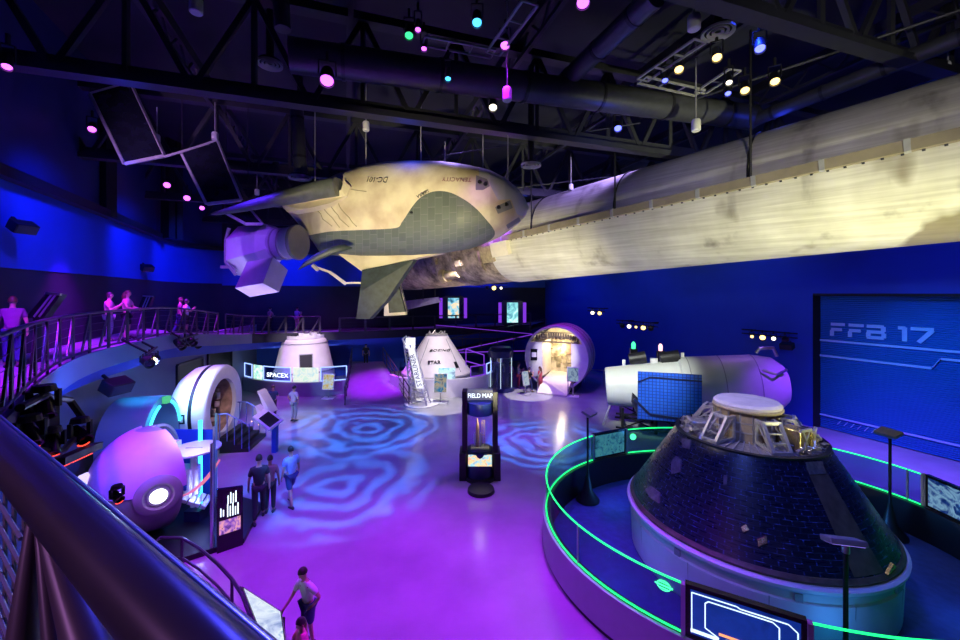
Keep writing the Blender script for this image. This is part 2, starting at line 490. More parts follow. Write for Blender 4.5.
duct(XY(301, 12.6, 9.75), XY(296, 12.6, 12.2), .2, 'drop duct with a round outlet above the spaceplane', 2)
for x, Y, z, r, lab in ((270, 9.5, 11.5, .28, 'round white-rimmed air outlet in the roof at the left'), (718, 9.4, 12.2, .36, 'larger round air outlet in the roof, above the warm stage lights'),
                        (300, 12.6, 9.7, .34, 'round air outlet at the foot of the drop duct'), (531, 12, 9.9, .3, 'small round air outlet beside the end of the spaceplane nose')):
    c = XY(x, Y, z); t = thing('air_diffuser', lab, 'air vent', c)
    for k, (ra, rb) in enumerate(((1, .8), (.66, .5), (.36, .2))):
        b = MB(); b.lathe([(r * rb, .03), (r * ra, 0), (r * ra, .06), (r * rb, .06), (r * rb, .03)], c, 28, caps=False); b.build('ring', M['grey'], t)
    b = MB(); b.cyl(c + V((0, 0, .05)), c + V((0, 0, .12)), r * .9, n=24); b.cyl(c + V((0, 0, .1)), c + V((0, 0, max(.2, 12.9 - c.z))), .09); b.build('back_plate', M['black'], t)

# pendant loudspeakers / sensors on thin rods
def pendant(x, y, Y, h, r, label, rod=2.2, m='white'):
    c = P(x, y, Y); t = thing('hanging_sensor', label, 'pendant', c, 'white pendants on rods')
    b = MB(); b.lathe([(.02, h / 2 + .03), (r * .8, h / 2), (r, h / 2 - .04), (r, -h / 2), (r * .85, -h / 2 - .02), (.02, -h / 2 - .02)], c, 16); b.build('housing', M[m], t)
    b = MB(); b.cyl(c + V((0, 0, h / 2)), V((c.x, c.y, min(CEIL, c.z + rod))), .018, n=6); b.build('rod', M['grey'], t)
for a in ((196, 5, 8, .3, .12, 'white cylinder pendant at the upper left of the roof', .8), (215, 136, 13, .24, .1, 'white pendant on a rod beside the second solar panel', 1.1),
          (157, 138, 13, .22, .09, 'white pendant on a rod between the first and second solar panel', 1.0), (257, 192, 18, .24, .1, 'small white pendant on a rod above the dark wing tip', 1),
          (366, 126, 12, .26, .1, 'white pendant on a rod over the spaceplane back'), (507, 94, 9.5, .3, .11, 'white bucket pendant on a long rod below the magenta lamp'),
          (694, 22, 8.5, .3, .13, 'white pendant on a rod beside the large air outlet'), (696, 125, 11, .3, .12, 'white pendant on a rod in front of the rocket top'),
          (571, 187, 16, .22, .09, 'small white pendant on a rod near the spaceplane nose', 1.2), (948, 64, 10, .1, .06, 'tiny white pendant above the rocket at the edge of the view', .6)):
    pendant(*a)
# ladder-like lighting grids
def ladder(pts, w, label):
    pts = [V(p) for p in pts]
    t = thing('lighting_grid', label, 'lighting rail', pts[0])
    for a, c in zip(pts, pts[1:]):
        d = (c - a).normalized(); s = V((-d.y, d.x, 0)) * w / 2
        for sg in (-1, 1):
            b = MB(); b.bar(a + s * sg, c + s * sg, .05); b.build('rail', M['grey'], t, smooth=0)
        b = MB(); n = max(2, int((c - a).length / .55))
        for k in range(n + 1):
            q = a + (c - a) * k / n; b.bar(q - s, q + s, .035)
        b.build('rungs', M['grey'], t, smooth=0)
zl = 11.9
ladder([G2 for G2 in (XY(530, 8.0, zl), XY(493, 9.7, zl), XY(424, 9.2, zl))], .35, 'ladder-shaped lighting rail beside the magenta lamp at the top')
ladder([XY(700, 9.2, zl), XY(642, 10.9, zl), XY(700, 11.6, zl), XY(735, 10.4, zl)], .35, 'square ladder-shaped lighting rail around the warm stage lights')
def pipe(a, c, r, label):
    b = MB(); b.cyl(a, c, r, n=8); return tag(b.build('conduit', M['beam'], smooth=40), label, 'pipe')
pipe(XY(640, 13.0, 11.8), XY(1000, 7.9, 11.95), .035, 'thin straight conduit slanting up to the right above the rocket')
pipe(XY(330, 13.5, 10.1), XY(640, 12, 11.2), .02, 'thin conduit strung over the spaceplane back')
pipe(XY(500, 17, 10.5), XY(612, 16.5, 10.9), .02, 'thin conduit over the rocket beside the spaceplane nose')

# ---------------- stage lights
def fixture(loc, aim, lens, label, r=.1, body='black', l=.34, up=.5, name='stage_light', group=None, hang=True):
    loc = V(loc); d = (V(aim) - loc).normalized()
    t = thing(name, label, 'stage light', loc, group)
    b = MB(); R = axis_frame(d)
    b.lathe([(.02, -l), (r * .9, -l), (r * 1.05, -l * .6), (r * 1.15, 0), (r * 1.25, .06), (r * 1.1, .06), (r * 1.05, .0), (.02, -.01)], loc, 18, R); b.build('can', M[body], t)
    b = MB(); b.lathe([(.005, .02), (r * .98, .012)], loc, 18, R, caps=False); b.build('lens', M[lens], t)
    if hang:
        c = loc - d * l * .5; s = d.cross(V((0, 0, 1)))
        s = s.normalized() if s.length > .1 else V((1, 0, 0))
        b = MB(); b.bar(c - s * r * 1.3, c - s * r * 1.3 + V((0, 0, up * .6)), .03, .02); b.bar(c + s * r * 1.3, c + s * r * 1.3 + V((0, 0, up * .6)), .03, .02)
        b.bar(c - s * r * 1.3 + V((0, 0, up * .6)), c + s * r * 1.3 + V((0, 0, up * .6)), .03, .02); b.bar(c + V((0, 0, up * .6)), c + V((0, 0, up)), .05, .05)
        b.build('yoke', M['black'], t, smooth=0)
    return t
EYE = V((0, 0, H))
def ceil_light(x, y, z, lens, label, r=.1, aim=None):
    Y = F * (z - H) / (HZ - y); p = V(((x - 480) / F * Y, Y, z))
    fixture(p, aim or V((p.x * .45, p.y * .35, 2)), lens, label, r)
    return p
CL = {}
for k, a in dict(
    l1=(7, 66, 10.2, 'lamp_mag', 'magenta stage light at the far left of the roof', .07), l2=(92, 129, 11.2, 'lamp_mag', 'magenta stage light left of the large solar panel', .1),
    l3=(167, 185, 11.0, 'lamp_mag', 'first of three magenta stage lights in a row below the solar panels', .13), l4=(187, 198, 10.2, 'lamp_mag', 'middle one of three magenta stage lights in a row below the solar panels', .12),
    l5=(202, 208, 11.0, 'lamp_mag', 'last of three magenta stage lights in a row, nearest the dark wing tip', .12),
    m1=(327, 80, 10.5, 'lamp_mag', 'bright magenta stage light above the beam over the spaceplane', .13), m2=(583, 2, 11.9, 'lamp_mag', 'bright magenta stage light at the top middle of the roof', .12),
    m3=(505, 45, 11.9, 'lamp_mag', 'magenta stage light at the corner of the ladder rail', .1), c1=(477, 22, 12.0, 'lamp_cyan', 'round cyan stage light near the ladder rail', .1),
    c2=(448, 78, 10.7, 'lamp_cyan', 'small cyan stage light under the long duct', .06), w1=(493, 107, 11.0, 'lamp_white', 'bright white stage light over the spaceplane nose', .1),
    b1=(618, 128, 11.0, 'lamp_blue', 'blue stage light above the rocket middle', .1), b2=(760, 48, 11.6, 'lamp_blue', 'bright blue stage light above the cluster of warm lights', .1),
    b3=(665, 80, 11.6, 'lamp_blue', 'dim blue stage light on the square ladder rail', .07), b4=(728, 93, 11.4, 'lamp_blue', 'dim blue stage light beside the lowest warm light', .07),
    a1=(679, 69, 11.7, 'lamp_warm', 'warm stage light on the near side of the square ladder rail', .1), a2=(717, 57, 11.7, 'lamp_warm', 'warm stage light right below the large round air outlet', .1),
    a3=(729, 82, 11.4, 'lamp_white', 'flat warm light seen edge-on in the roof cluster', .07), a4=(745, 90, 11.4, 'lamp_warm', 'lowest warm stage light of the roof cluster', .1),
    a5=(775, 81, 11.4, 'lamp_warm', 'warm stage light at the right end of the roof cluster', .1),
    g1=(409, 35, 11.9, 'lamp_green', 'green moving light on the ladder rail', .09), p1=(418, 29, 11.9, 'lamp_mag', 'purple lens of the moving light above the green one', .06), p2=(424, 48, 11.8, 'lamp_mag', 'purple moving light below the green one', .06),
).items():
    CL[k] = ceil_light(a[0], a[1], a[2], a[3], a[4], a[5])

def light_bar(x, y, Y, along, lens, label, back=None, n=3, r=.1, gap=.7):
    """a bar with dark cans, some of them lit"""
    c = P(x, y, Y); a = V(along).normalized()
    t = thing('light_bar', label, 'light bar', c)
    w = gap * (n - 1) / 2 + .5
    b = MB(); b.tube([c - a * w + V((0, 0, .32)), c + a * w + V((0, 0, .32))], .035); b.tube([c - a * w + V((0, 0, .12)), c + a * w + V((0, 0, .12))], .03)
    b.build('bar', M['black'], t)
    if back is not None:
        b = MB()
        for s in (-.6, .6): b.bar(c + a * w * s + V((0, 0, .32)), c + a * w * s + V(back) + V((0, 0, .32)), .05)
        b.build('bracket', M['black'], t, smooth=0)
    return c, a
def bar_set(x, y, Y, along, label, lenses, back, aimf, lab2, gap=.7, r=.1):
    c, a = light_bar(x, y, Y, along, None, label, back, len(lenses), r, gap)
    for k, ln in enumerate(lenses):
        p = c + a * gap * (k - (len(lenses) - 1) / 2)
        fixture(p, aimf(p), ln[0], '%s %s' % (ln[1], lab2), ln[2] if len(ln) > 2 else r, up=.32, l=.4)
M['off'] = mat('dark_lens', (.02, .02, .03), .1)
def to_eye(p): return V((p.x * .3, p.y * .2, 1.5))
bar_set(596, 313, 27.2, RU, 'black light bar on the blue wall over the round module mock-up', [('lamp_warm', 'warm lit can at the right end of', .12), ('lamp_white', 'white lit can at the left end of', .12)], -RN * .6, to_eye, 'the wall bar over the round module', .7)
bar_set(636, 327, 24.2, RU, 'black light bar on the blue wall above the white module', [('off', 'unlit can at the right end of', .12), ('lamp_warm', 'brightest warm lit can on', .13), ('lamp_warm', 'small warm lit can in the middle of', .07), ('lamp_white', 'pale lit can on', .12), ('off', 'unlit can at the left end of', .12)], -RN * .8, to_eye, 'the wall bar above the white module', .55)
bar_set(768, 338, 19.5, RU, 'black light bar on the blue wall near the shutter door', [('off', 'unlit can nearest the shutter door on', .12), ('lamp_white', 'pale lit can on', .09), ('lamp_warm', 'bright warm lit can on', .12), ('lamp_warm', 'small warm lit can on', .07)], -RN * .3, to_eye, 'the bar beside the shutter door', .5)
bar_set(494, 288, 29, TV, 'black light bar under the rocket engine end', [('off', 'unlit can on', .1), ('lamp_warm', 'golden lit can on', .15), ('lamp_white', 'small white lit can on', .09)], TU * 1.5, to_eye, 'the bar under the rocket engine end', .55)
bar_set(152, 361, 12.6, (-.5, .8, 0), 'light bar below the balcony edge with one lit lamp', [('off', 'unlit can at the near end of', .12), ('lamp_warm', 'bright warm can on', .13), ('off', 'unlit can at the far end of', .12)], (-.9, .1, .4), lambda p: p + V((3, 3, -4)) if False else V((0, 6, 2)), 'the balcony bar by the wall speaker', .5)
bar_set(188, 345, 16, (-.3, .9, 0), 'dark light bar below the middle of the balcony', [('off', 'near dark can on', .12), ('lamp_warm', 'faint warm can on', .03), ('off', 'far dark can on', .12)], (-.9, .1, .5), lambda p: p + V((4, -1, -3)), 'the dark balcony bar', .6)
bar_set(203, 344, 18.5, (-.3, .9, 0), 'farthest dark light bar below the balcony near the exit sign', [('off', 'near dark can on', .12), ('lamp_warm', 'faint warm can on', .04), ('off', 'far dark can on', .12)], (-.9, .1, .5), lambda p: p + V((4, -1, -3)), 'the farthest balcony bar', .6)

# ---------------- balcony railing: posts, V struts, wires
def railing(idx, zrail, label, group, nV=True, step=1.0, r=.035, wires=5):
    pts = off_in(E, -.06)[idx[0]:idx[1]]
    # resample by length
    L = [0]
    for a, c in zip(pts, pts[1:]): L.append(L[-1] + (c - a).length)
    def at(s):
        for k in range(len(L) - 1):
            if s <= L[k + 1]:
                q = (s - L[k]) / (L[k + 1] - L[k]); return pts[k] + (pts[k + 1] - pts[k]) * q
        return pts[-1]
    n = max(2, int(L[-1] / step)); st = [at(L[-1] * k / n) for k in range(n + 1)]
    t = thing('balcony_railing', label, 'railing', st[0], group)
    up = V((0, 0, 1))
    b = MB(); b.tube([p + up * zrail for p in pts], r, 10); b.build('handrail', M['rail'], t)
    b = MB(); b.tube([p + up * .1 for p in pts], .03, 8); b.build('bottom_rail', M['rail'], t)
    for k, p in enumerate(st):
        b = MB(); q = at(min(L[-1], L[-1] * k / n + .05)); d = (st[min(k + 1, n)] - st[max(k - 1, 0)]).normalized()
        b.bar(p - up * .1, p + up * zrail, .03, .13, up=d); b.build('post', M['rail'], t, smooth=0)
    if nV:
        for k in range(n):
            b = MB(); m = (st[k] + st[k + 1]) / 2
            b.bar(m + up * .12, st[k + 1] + up * (zrail - .05), .03, .08); b.build('strut', M['rail'], t, smooth=0)
    b = MB()
    for k in range(wires):
        z = .2 + (zrail - .3) * k / (wires - 1); b.tube([p + up * z for p in pts], .006, 4)
    b.build('wire_infill', M['steel_dark'], t)
railing((16, 41), 1.07, 'near curved balcony railing with dark posts along the left walkway', 'balcony railings')
railing((41, 53), 1.07, 'balcony railing with dark posts at the far left bend of the walkway', 'balcony railings')
railing((53, 65), .95, 'long straight balcony railing in front of the dark back wall', 'balcony railings', False, 1.6, .045, 4)
# purple glow strips on the ramps that cross the back wall
def glow_bar(a, c, label, w=.07):
    b = MB(); b.bar(a, c, w, w); return tag(b.build('light_strip', M['neon_purple'], smooth=0), label, 'light strip')
def ramp(a, c, w, label, lab2):
    a = V(a); c = V(c)
    t = thing('sloping_walkway', label, 'ramp', a)
    n = BN * -w
    b = MB(); b.prism([a, c, c - V((0, 0, .22)), a - V((0, 0, .22))], n); b.build('deck', M['navyplastic'], t, smooth=0)
    b = MB(); b.bar(a + V((0, 0, 1)), c + V((0, 0, 1)), .06); b.build('handrail', M['rail'], t, smooth=0)
    b = MB(); k = 8
    for j in range(k + 1):
        q = a + (c - a) * j / k; b.bar(q, q + V((0, 0, 1)), .05)
    b.build('balusters', M['rail'], t, smooth=0)
    b = MB(); b.bar(a + BN * .03, c + BN * .03, .04, .05); b.build('glow_edge', M['neon_purple'], t, smooth=0, label=lab2)
ramp(P(408, 361, 29), P(546, 331.5, 31.5), 1.2, 'dark ramp with a purple glowing edge rising right behind the white cone capsule', 'purple glowing edge strip')
ramp(P(560, 350, 31), P(432, 353, 29.5), 1.0, 'lower dark ramp with purple glow behind the round display case', 'purple glowing edge strip')
glow_bar(BW(23, 3.52, 2.2), BW(3, 3.5, 2.2), 'thin purple light strip along the foot of the back balcony', .03)
glow_bar(P(436, 325, 29.6), P(532, 334, 31), 'purple light strip slanting under the two wall screens', .035)
# ============================================================ ROCKET BOOSTER
RP1 = V((10.8, 9, 9.1)); RP2 = V((2.4, 19, 8.5)); RD = (RP2 - RP1).normalized(); RR = 1.83
def rocket_mat():
    m, nt, b = nm('sooty_rocket_skin')
    setp(b, (.7, .68, .62), .5, 0, .4)
    tc = nt.nodes.new('ShaderNodeTexCoord'); sp = nt.nodes.new('ShaderNodeSeparateXYZ')
    L = nt.links.new
    mp = nt.nodes.new('ShaderNodeMapping'); mp.inputs['Scale'].default_value = (1.2, 1.2, .16)
    L(tc.outputs['Object'], mp.inputs['Vector'])
    n = nt.nodes.new('ShaderNodeTexNoise'); n.inputs['Scale'].default_value = .8; n.inputs['Detail'].default_value = 6; n.inputs['Roughness'].default_value = .5
    L(mp.outputs['Vector'], n.inputs['Vector'])
    mp2 = nt.nodes.new('ShaderNodeMapping'); mp2.inputs['Scale'].default_value = (.5, .5, 14)
    L(tc.outputs['Object'], mp2.inputs['Vector'])
    n2 = nt.nodes.new('ShaderNodeTexNoise'); n2.inputs['Scale'].default_value = 1.0; n2.inputs['Detail'].default_value = 4
    L(mp2.outputs['Vector'], n2.inputs['Vector'])
    L(tc.outputs['Object'], sp.inputs['Vector'])
    r = nt.nodes.new('ShaderNodeValToRGB'); cr = r.color_ramp
    cr.elements[0].position = .3; cr.elements[0].color = (.3, .28, .24, 1)
    cr.elements[1].position = .4; cr.elements[1].color = (.62, .6, .53, 1)
    e = cr.elements.new(.7); e.color = (.78, .76, .7, 1)
    L(n.outputs['Fac'], r.inputs['Fac'])
    mx = nt.nodes.new('ShaderNodeMixRGB'); mx.blend_type = 'MULTIPLY'; mx.inputs[0].default_value = .6
    r2 = nt.nodes.new('ShaderNodeValToRGB'); r2.color_ramp.elements[0].position = .3; r2.color_ramp.elements[0].color = (.55, .53, .5, 1); r2.color_ramp.elements[1].position = .65
    L(n2.outputs['Fac'], r2.inputs['Fac']); L(r.outputs['Color'], mx.inputs[1]); L(r2.outputs['Color'], mx.inputs[2])
    # two old dark stains towards the interstage end
    mp3 = nt.nodes.new('ShaderNodeMapping'); mp3.inputs['Scale'].default_value = (.9, .9, .34); mp3.inputs['Location'].default_value = (3.1, .4, 1.7)
    n3 = nt.nodes.new('ShaderNodeTexNoise'); n3.inputs['Scale'].default_value = .75; n3.inputs['Detail'].default_value = 3
    L(tc.outputs['Object'], mp3.inputs['Vector']); L(mp3.outputs['Vector'], n3.inputs['Vector'])
    dist = nt.nodes.new('ShaderNodeVectorMath'); dist.operation = 'DOT_PRODUCT'; dist.inputs[1].default_value = tuple(RD)
    L(tc.outputs['Object'], dist.inputs[0])
    mk = nt.nodes.new('ShaderNodeMapRange'); mk.inputs['From Min'].default_value = -1.5; mk.inputs['From Max'].default_value = 3.6; mk.inputs['To Min'].default_value = .3; mk.inputs['To Max'].default_value = -.12
    L(dist.outputs['Value'], mk.inputs['Value'])
    ad = nt.nodes.new('ShaderNodeMath'); ad.operation = 'ADD'; L(n3.outputs['Fac'], ad.inputs[0]); L(mk.outputs['Result'], ad.inputs[1])
    r3 = nt.nodes.new('ShaderNodeValToRGB'); r3.color_ramp.elements[0].position = .6; r3.color_ramp.elements[0].color = (1, 1, 1, 1); r3.color_ramp.elements[1].position = .68; r3.color_ramp.elements[1].color = (.42, .38, .3, 1)
    L(ad.outputs[0], r3.inputs['Fac'])
    m3 = nt.nodes.new('ShaderNodeMixRGB'); m3.blend_type = 'MULTIPLY'; m3.inputs[0].default_value = 1
    L(mx.outputs[0], m3.inputs[1]); L(r3.outputs['Color'], m3.inputs[2])
    L(m3.outputs[0], b.inputs['Base Color'])
    return m
def soot_mat():
    m, nt, b = nm('burnt_engine_section')
    setp(b, (.4, .32, .22), .6)
    L = nt.links.new
    tc = nt.nodes.new('ShaderNodeTexCoord'); n = nt.nodes.new('ShaderNodeTexNoise'); n.inputs['Scale'].default_value = 1.6; n.inputs['Detail'].default_value = 9; n.inputs['Roughness'].default_value = .7
    L(tc.outputs['Object'], n.inputs['Vector'])
    r = nt.nodes.new('ShaderNodeValToRGB'); cr = r.color_ramp
    cr.elements[0].position = .35; cr.elements[0].color = (.08, .06, .04, 1); cr.elements[1].position = .62; cr.elements[1].color = (.58, .47, .34, 1)
    L(n.outputs['Fac'], r.inputs['Fac']); L(r.outputs['Color'], b.inputs['Base Color'])
    return m
M['rocket'] = rocket_mat(); M['soot'] = soot_mat()
M['gold'] = mat('gold_foil', (.62, .48, .22), .25, .85, bump=.6, scale=20)
M['tan'] = mat('tan_insulation', (.42, .34, .2), .6, var=.25, scale=8)
RX = axis_frame(RD)
rocket = thing('rocket_booster', 'huge soot-streaked white rocket booster hanging across the right half of the hall', 'rocket', RP1)
Lr = (RP2 - RP1).length
T = lambda t: t * Lr
def rocket_at(t, phi, r=RR):
    return RP1 + RD * T(t) + RX @ V((r * math.cos(phi), r * math.sin(phi), 0))
b = MB(); b.lathe([(.02, T(-1.05)), (RR, T(-1.05)), (RR, T(1.06)), (RR * .985, T(1.075))], RP1, 72, RX, uv=True); b.build('body', M['rocket'], rocket)
b = MB(); b.lathe([(RR * .97, T(1.06)), (RR * .97, T(1.3)), (RR * .99, T(1.3)), (RR * .99, T(1.33)), (RR * .96, T(1.34)), (RR * .94, T(1.78)), (RR * .9, T(1.9)), (.02, T(1.9))], RP1, 64, RX); b.build('engine_section', M['soot'], rocket)
# cable raceway with straps along the near side
zz, phi0, _ = hit_rev(RP1, RX, lambda z: RR, 800, 171)
zz2, phi1, _ = hit_rev(RP1, RX, lambda z: RR, 620, 212)
race = MB(); pts = 60
def strip(b, t0, t1, pa, pb, r0, r1, seg=1):
    rings = []
    for k in range(seg + 1):
        t = t0 + (t1 - t0) * k / seg; ph = phi0 + (phi1 - phi0) * (T(t) - zz) / (zz2 - zz)
        rings.append([rocket_at(t, ph + pa, r0), rocket_at(t, ph + pa * .85, r1), rocket_at(t, ph + pb * .85, r1), rocket_at(t, ph + pb, r0)])
    b.loft(rings)
strip(race, -1.05, 1.04, -.075, .075, RR - .02, RR + .1, 20)
M['raceway'] = mat('raceway_paint', (.27, .23, .165), .6, var=.15, scale=3)
rw = race.build('cable_raceway', M['raceway'], rocket, smooth=20)
b = MB()
for k in range(20): strip(b, -1.0 + k * .105, -.992 + k * .105, -.08, .08, RR, RR + .115)
strip(b, -1.05, 1.04, .07, .085, RR - .01, RR + .03, 20)
b.build('strap', M['grey'], rw, smooth=0)
b = MB()
for k in range(90): strip(b, -1.0 + k * .023, -.996 + k * .023, -.092, -.078, RR, RR + .03)
b.build('rivets', M['steel_dark'], rw, smooth=0)['kind'] = 'stuff'
# folded legs, pods and hardware on the engine end
def rocket_patch(t0, t1, pa, pb, r0, r1, name, m, seg=6):
    b = MB(); rings = []
    for k in range(seg + 1):
        ph = pa + (pb - pa) * k / seg
        rings.append([rocket_at(t0, ph, r0), rocket_at(t1, ph, r0), rocket_at(t1, ph, r1), rocket_at(t0, ph, r1)])
    b.loft(rings); return b.build(name, m, rocket, smooth=30)
def rphi(x, y):
    h = hit_rev(RP1, RX, lambda z: RR, x, y); return h[0] / Lr, h[1]
t, p = rphi(504, 248); rocket_patch(t - .03, t + .05, p - .16, p + .16, RR, RR + .22, 'hold_down_fitting', M['cream'])
t, p = rphi(489, 250); rocket_patch(t - .02, t + .04, p - .3, p + .1, RR, RR + .12, 'hatch', M['tan'])
t, p = rphi(448, 276)
b = MB(); c = rocket_at(t, p, RR - .1); b.cyl(c - RD * .9, c + RD * .1, .22, .3, 20); b.cyl(c + RD * .1, c + RD * .5, .38, .42, 20); b.build('thruster_pod', M['tan'], rocket)
for (x, y, w, hh) in ((470, 258, .05, .12), (458, 263, .04, .08), (478, 262, .03, .3), (432, 262, .06, .1)):
    t, p = rphi(x, y); rocket_patch(t - w / 2, t + w / 2, p - hh, p + hh, RR * .95, RR + .07, 'bracket', M['soot'])
# engine bells at the far end
for k in range(9):
    a = 2 * PI * k / 8; o = V((0, 0, 0)) if k == 8 else RX @ V((1.2 * math.cos(a), 1.2 * math.sin(a), 0))
    c = RP1 + RD * T(1.88) + o
    b = MB(); b.lathe([(.16, 0), (.2, .25), (.36, .7), (.46, 1.1), (.43, 1.1), (.33, .7), (.12, .1)], c, 20, RX, caps=False); b.build('engine_bell', M['gold'], rocket)
# long pale leg folded under the engine end
b = MB(); b.prism([P(404, 301, 27), P(438, 297, 24.5), P(441, 302, 24.5), P(406, 310, 27)], (0, .35, .0)); b.build('folded_leg', M['chrome'], rocket, smooth=0)
b = MB()
for x, y, Y in ((423, 300, 25.4), (435, 298, 24.8)): b.cyl(P(x, y, Y), P(x, y - 16, Y), .025, n=6)
b.build('leg_hanger', M['steel_dark'], rocket)
def cable(p, top, r, label, m='steel_dark'):
    b = MB(); b.cyl(p, V((p.x, p.y, top)), r, n=6)
    return tag(b.build('hanging_cable', M[m]), label, 'cable', 'suspension cables')
for x, lab in ((748, 'black hanging cable holding the rocket below the warm stage lights'), (614, 'black hanging cable holding the middle of the rocket under the blue lamp'), (531, 'black hanging cable holding the rocket behind the spaceplane nose')):
    d = V(((x - 480) / F, 1, 0)); k = (RP1.x - d.x * RP1.y) / (d.x * RD.y - RD.x)
    q = RP1 + RD * k; h = hit_rev(RP1, RX, lambda z: RR, x, {748: 180, 614: 214, 531: 232}[x])
    cable(h[2] + V((0, -.1, 0)), 13, .03, lab, 'black')
    t2 = h[0] / Lr
    b = MB(); b.tube([rocket_at(t2, h[1] + a, RR + .03) for a in (0, .2, .4, .6, .8, 1.0, 1.2)], .025, 6)
    b.build('sling', M['black'], rocket)

# ============================================================ SPACEPLANE
SN = V((1.32, 11.0, 8.4)); ST = V((-6.75, 14.0, 8.2))
plane = thing('spaceplane', 'white and dark-tiled lifting-body spaceplane hanging upside down in front of the rocket', 'spacecraft', (SN + ST) / 2)
TOP = [(283, 206), (288, 203), (300, 196), (320, 186), (335, 178), (360, 170), (385, 166), (410, 165), (440, 166), (470, 170), (490, 174), (505, 180.5), (518, 190), (525, 199), (529, 208)]
BOT = [(283, 208), (288, 212), (300, 225), (312, 240), (320, 252), (335, 255), (360, 256.5), (385, 256), (410, 255), (440, 253), (470, 248), (490, 241), (505, 233), (518, 223), (525, 216), (529, 208.5)]
def plane_center(x):
    r = (x - 480) / F; d = ST - SN
    k = (SN.x - r * SN.y) / (r * d.y - d.x)
    return SN + d * k
rings = []; cols = []
NX, NR = 260, 160
for i in range(NX + 1):
    u = i / NX
    x = 283 + (529 - 283) * (1 - (1 - u) ** 1.5 if False else u)
    if u > .93: x = 283 + 246 * (.93 + .07 * math.sin((u - .93) / .07 * PI / 2))
    c = plane_center(x); Y = c.y
    zt = H - (lerp(TOP, x) - HZ) / F * Y; zb = H - (lerp(BOT, x) - HZ) / F * Y
    zc = (zt + zb) / 2; rz = max((zt - zb) / 2, .01); w = min(rz * 1.25, 1.5)
    dirn = (SN - ST).normalized(); side = V((c.x, c.y, 0)).normalized()
    ring = []
    for k in range(NR):
        a = 2 * PI * k / NR; ca, sa = math.cos(a), math.sin(a)
        q = 2 / 2.5
        ring.append(V((c.x, c.y, zc)) + side * (w * math.copysign(abs(ca) ** q, ca)) + V((0, 0, rz * math.copysign(abs(sa) ** q, sa))))
    rings.append(ring)
TILE = [(306, 236), (330, 231.5), (360, 230), (395, 228), (402, 222), (412, 207), (420, 198), (430, 192.5), (440, 191), (450, 192.5), (460, 197), (472, 205), (484, 217), (495, 234), (480, 246), (450, 260), (340, 262), (314, 258)]
SENS = [[(476, 175), (487, 179), (490, 186), (483, 190), (475.5, 190)], [(495, 207), (510, 200), (513, 208), (498, 214)], [(506, 225), (519, 217), (521, 221), (508, 229)]]
RIM = [(479, 178), (488, 181), (498, 200), (511, 199), (517, 214), (521, 216), (540, 212), (530, 190), (510, 172), (479, 168)]
TILE = [(p.x, p.y) for p in spl([V((x, y, 0)) for x, y in TILE], 6)]
PX = [[pix(p) for p in r] for r in rings]
def sdist(x, y, poly):
    d = 1e9
    j = len(poly) - 1
    for i in range(len(poly)):
        x0, y0 = poly[j]; x1, y1 = poly[i]; j = i
        dx, dy = x1 - x0, y1 - y0; l = dx * dx + dy * dy
        t = 0 if l == 0 else max(0, min(1, ((x - x0) * dx + (y - y0) * dy) / l))
        d = min(d, (x - x0 - t * dx) ** 2 + (y - y0 - t * dy) ** 2)
    d = math.sqrt(d)
    return -d if inpoly(x, y, poly) else d
REG = {'belly_tiles': TILE, 'sensor_patch': SENS[0], 'sensor_patch.': SENS[1], 'sensor_patch..': SENS[2], 'nose_cap': RIM}
SD = {k: {} for k in REG}
def sd_of(key, i, k):
    q = SD[key]
    if (i, k) not in q: q[(i, k)] = sdist(*PX[i][k], REG[key])
    return q[(i, k)]
def clip(poly, sign):
    """poly: list of (point, uv, distances); keep the side where sign * distance[0] <= 0"""
    out = []
    for j in range(len(poly)):
        a, c = poly[j], poly[(j + 1) % len(poly)]
        da, dc = a[2][0] * sign, c[2][0] * sign
        if da <= 0: out.append(a)
        if (da <= 0) != (dc <= 0):
            t = da / (da - dc)
            out.append((a[0] + (c[0] - a[0]) * t, (a[1][0] + (c[1][0] - a[1][0]) * t, a[1][1] + (c[1][1] - a[1][1]) * t), [u + (w - u) * t for u, w in zip(a[2], c[2])]))
    return out
BX = {k: (min(p[0] for p in v) - 3, max(p[0] for p in v) + 3, min(p[1] for p in v) - 3, max(p[1] for p in v) + 3) for k, v in REG.items()}
groups = {'fuselage': []}; groups.update({k: [] for k in REG})
for i in range(NX):
    for k in range(NR):
        ids = [(i, k), (i, (k + 1) % NR), (i + 1, (k + 1) % NR), (i + 1, k)]
        q = [rings[a_][c_] for a_, c_ in ids]
        n = (q[2] - q[0]).cross(q[3] - q[1]); c = (q[0] + q[2]) / 2
        uvs = [(k / NR, i), ((k + 1) / NR, i), ((k + 1) / NR, i + 1), (k / NR, i + 1)]
        cur = [(p, u, []) for p, u in zip(q, uvs)]
        if n.dot(c - EYE) < 0:
            x, y = PX[i][k]
            act = [r for r in REG if BX[r][0] < x < BX[r][1] and BX[r][2] < y < BX[r][3]]
            cur = [(p, u, [sd_of(r, *w) for r in act]) for (p, u, _), w in zip(cur, ids)]
            for r in act:
                ins = clip(cur, 1); cur = clip(cur, -1) if cur else []
                if len(ins) > 2: groups[r].append(ins)
                cur = [(p, u, d[1:]) for p, u, d in cur]
                if len(cur) < 3: break
        if len(cur) > 2: groups['fuselage'].append(cur)
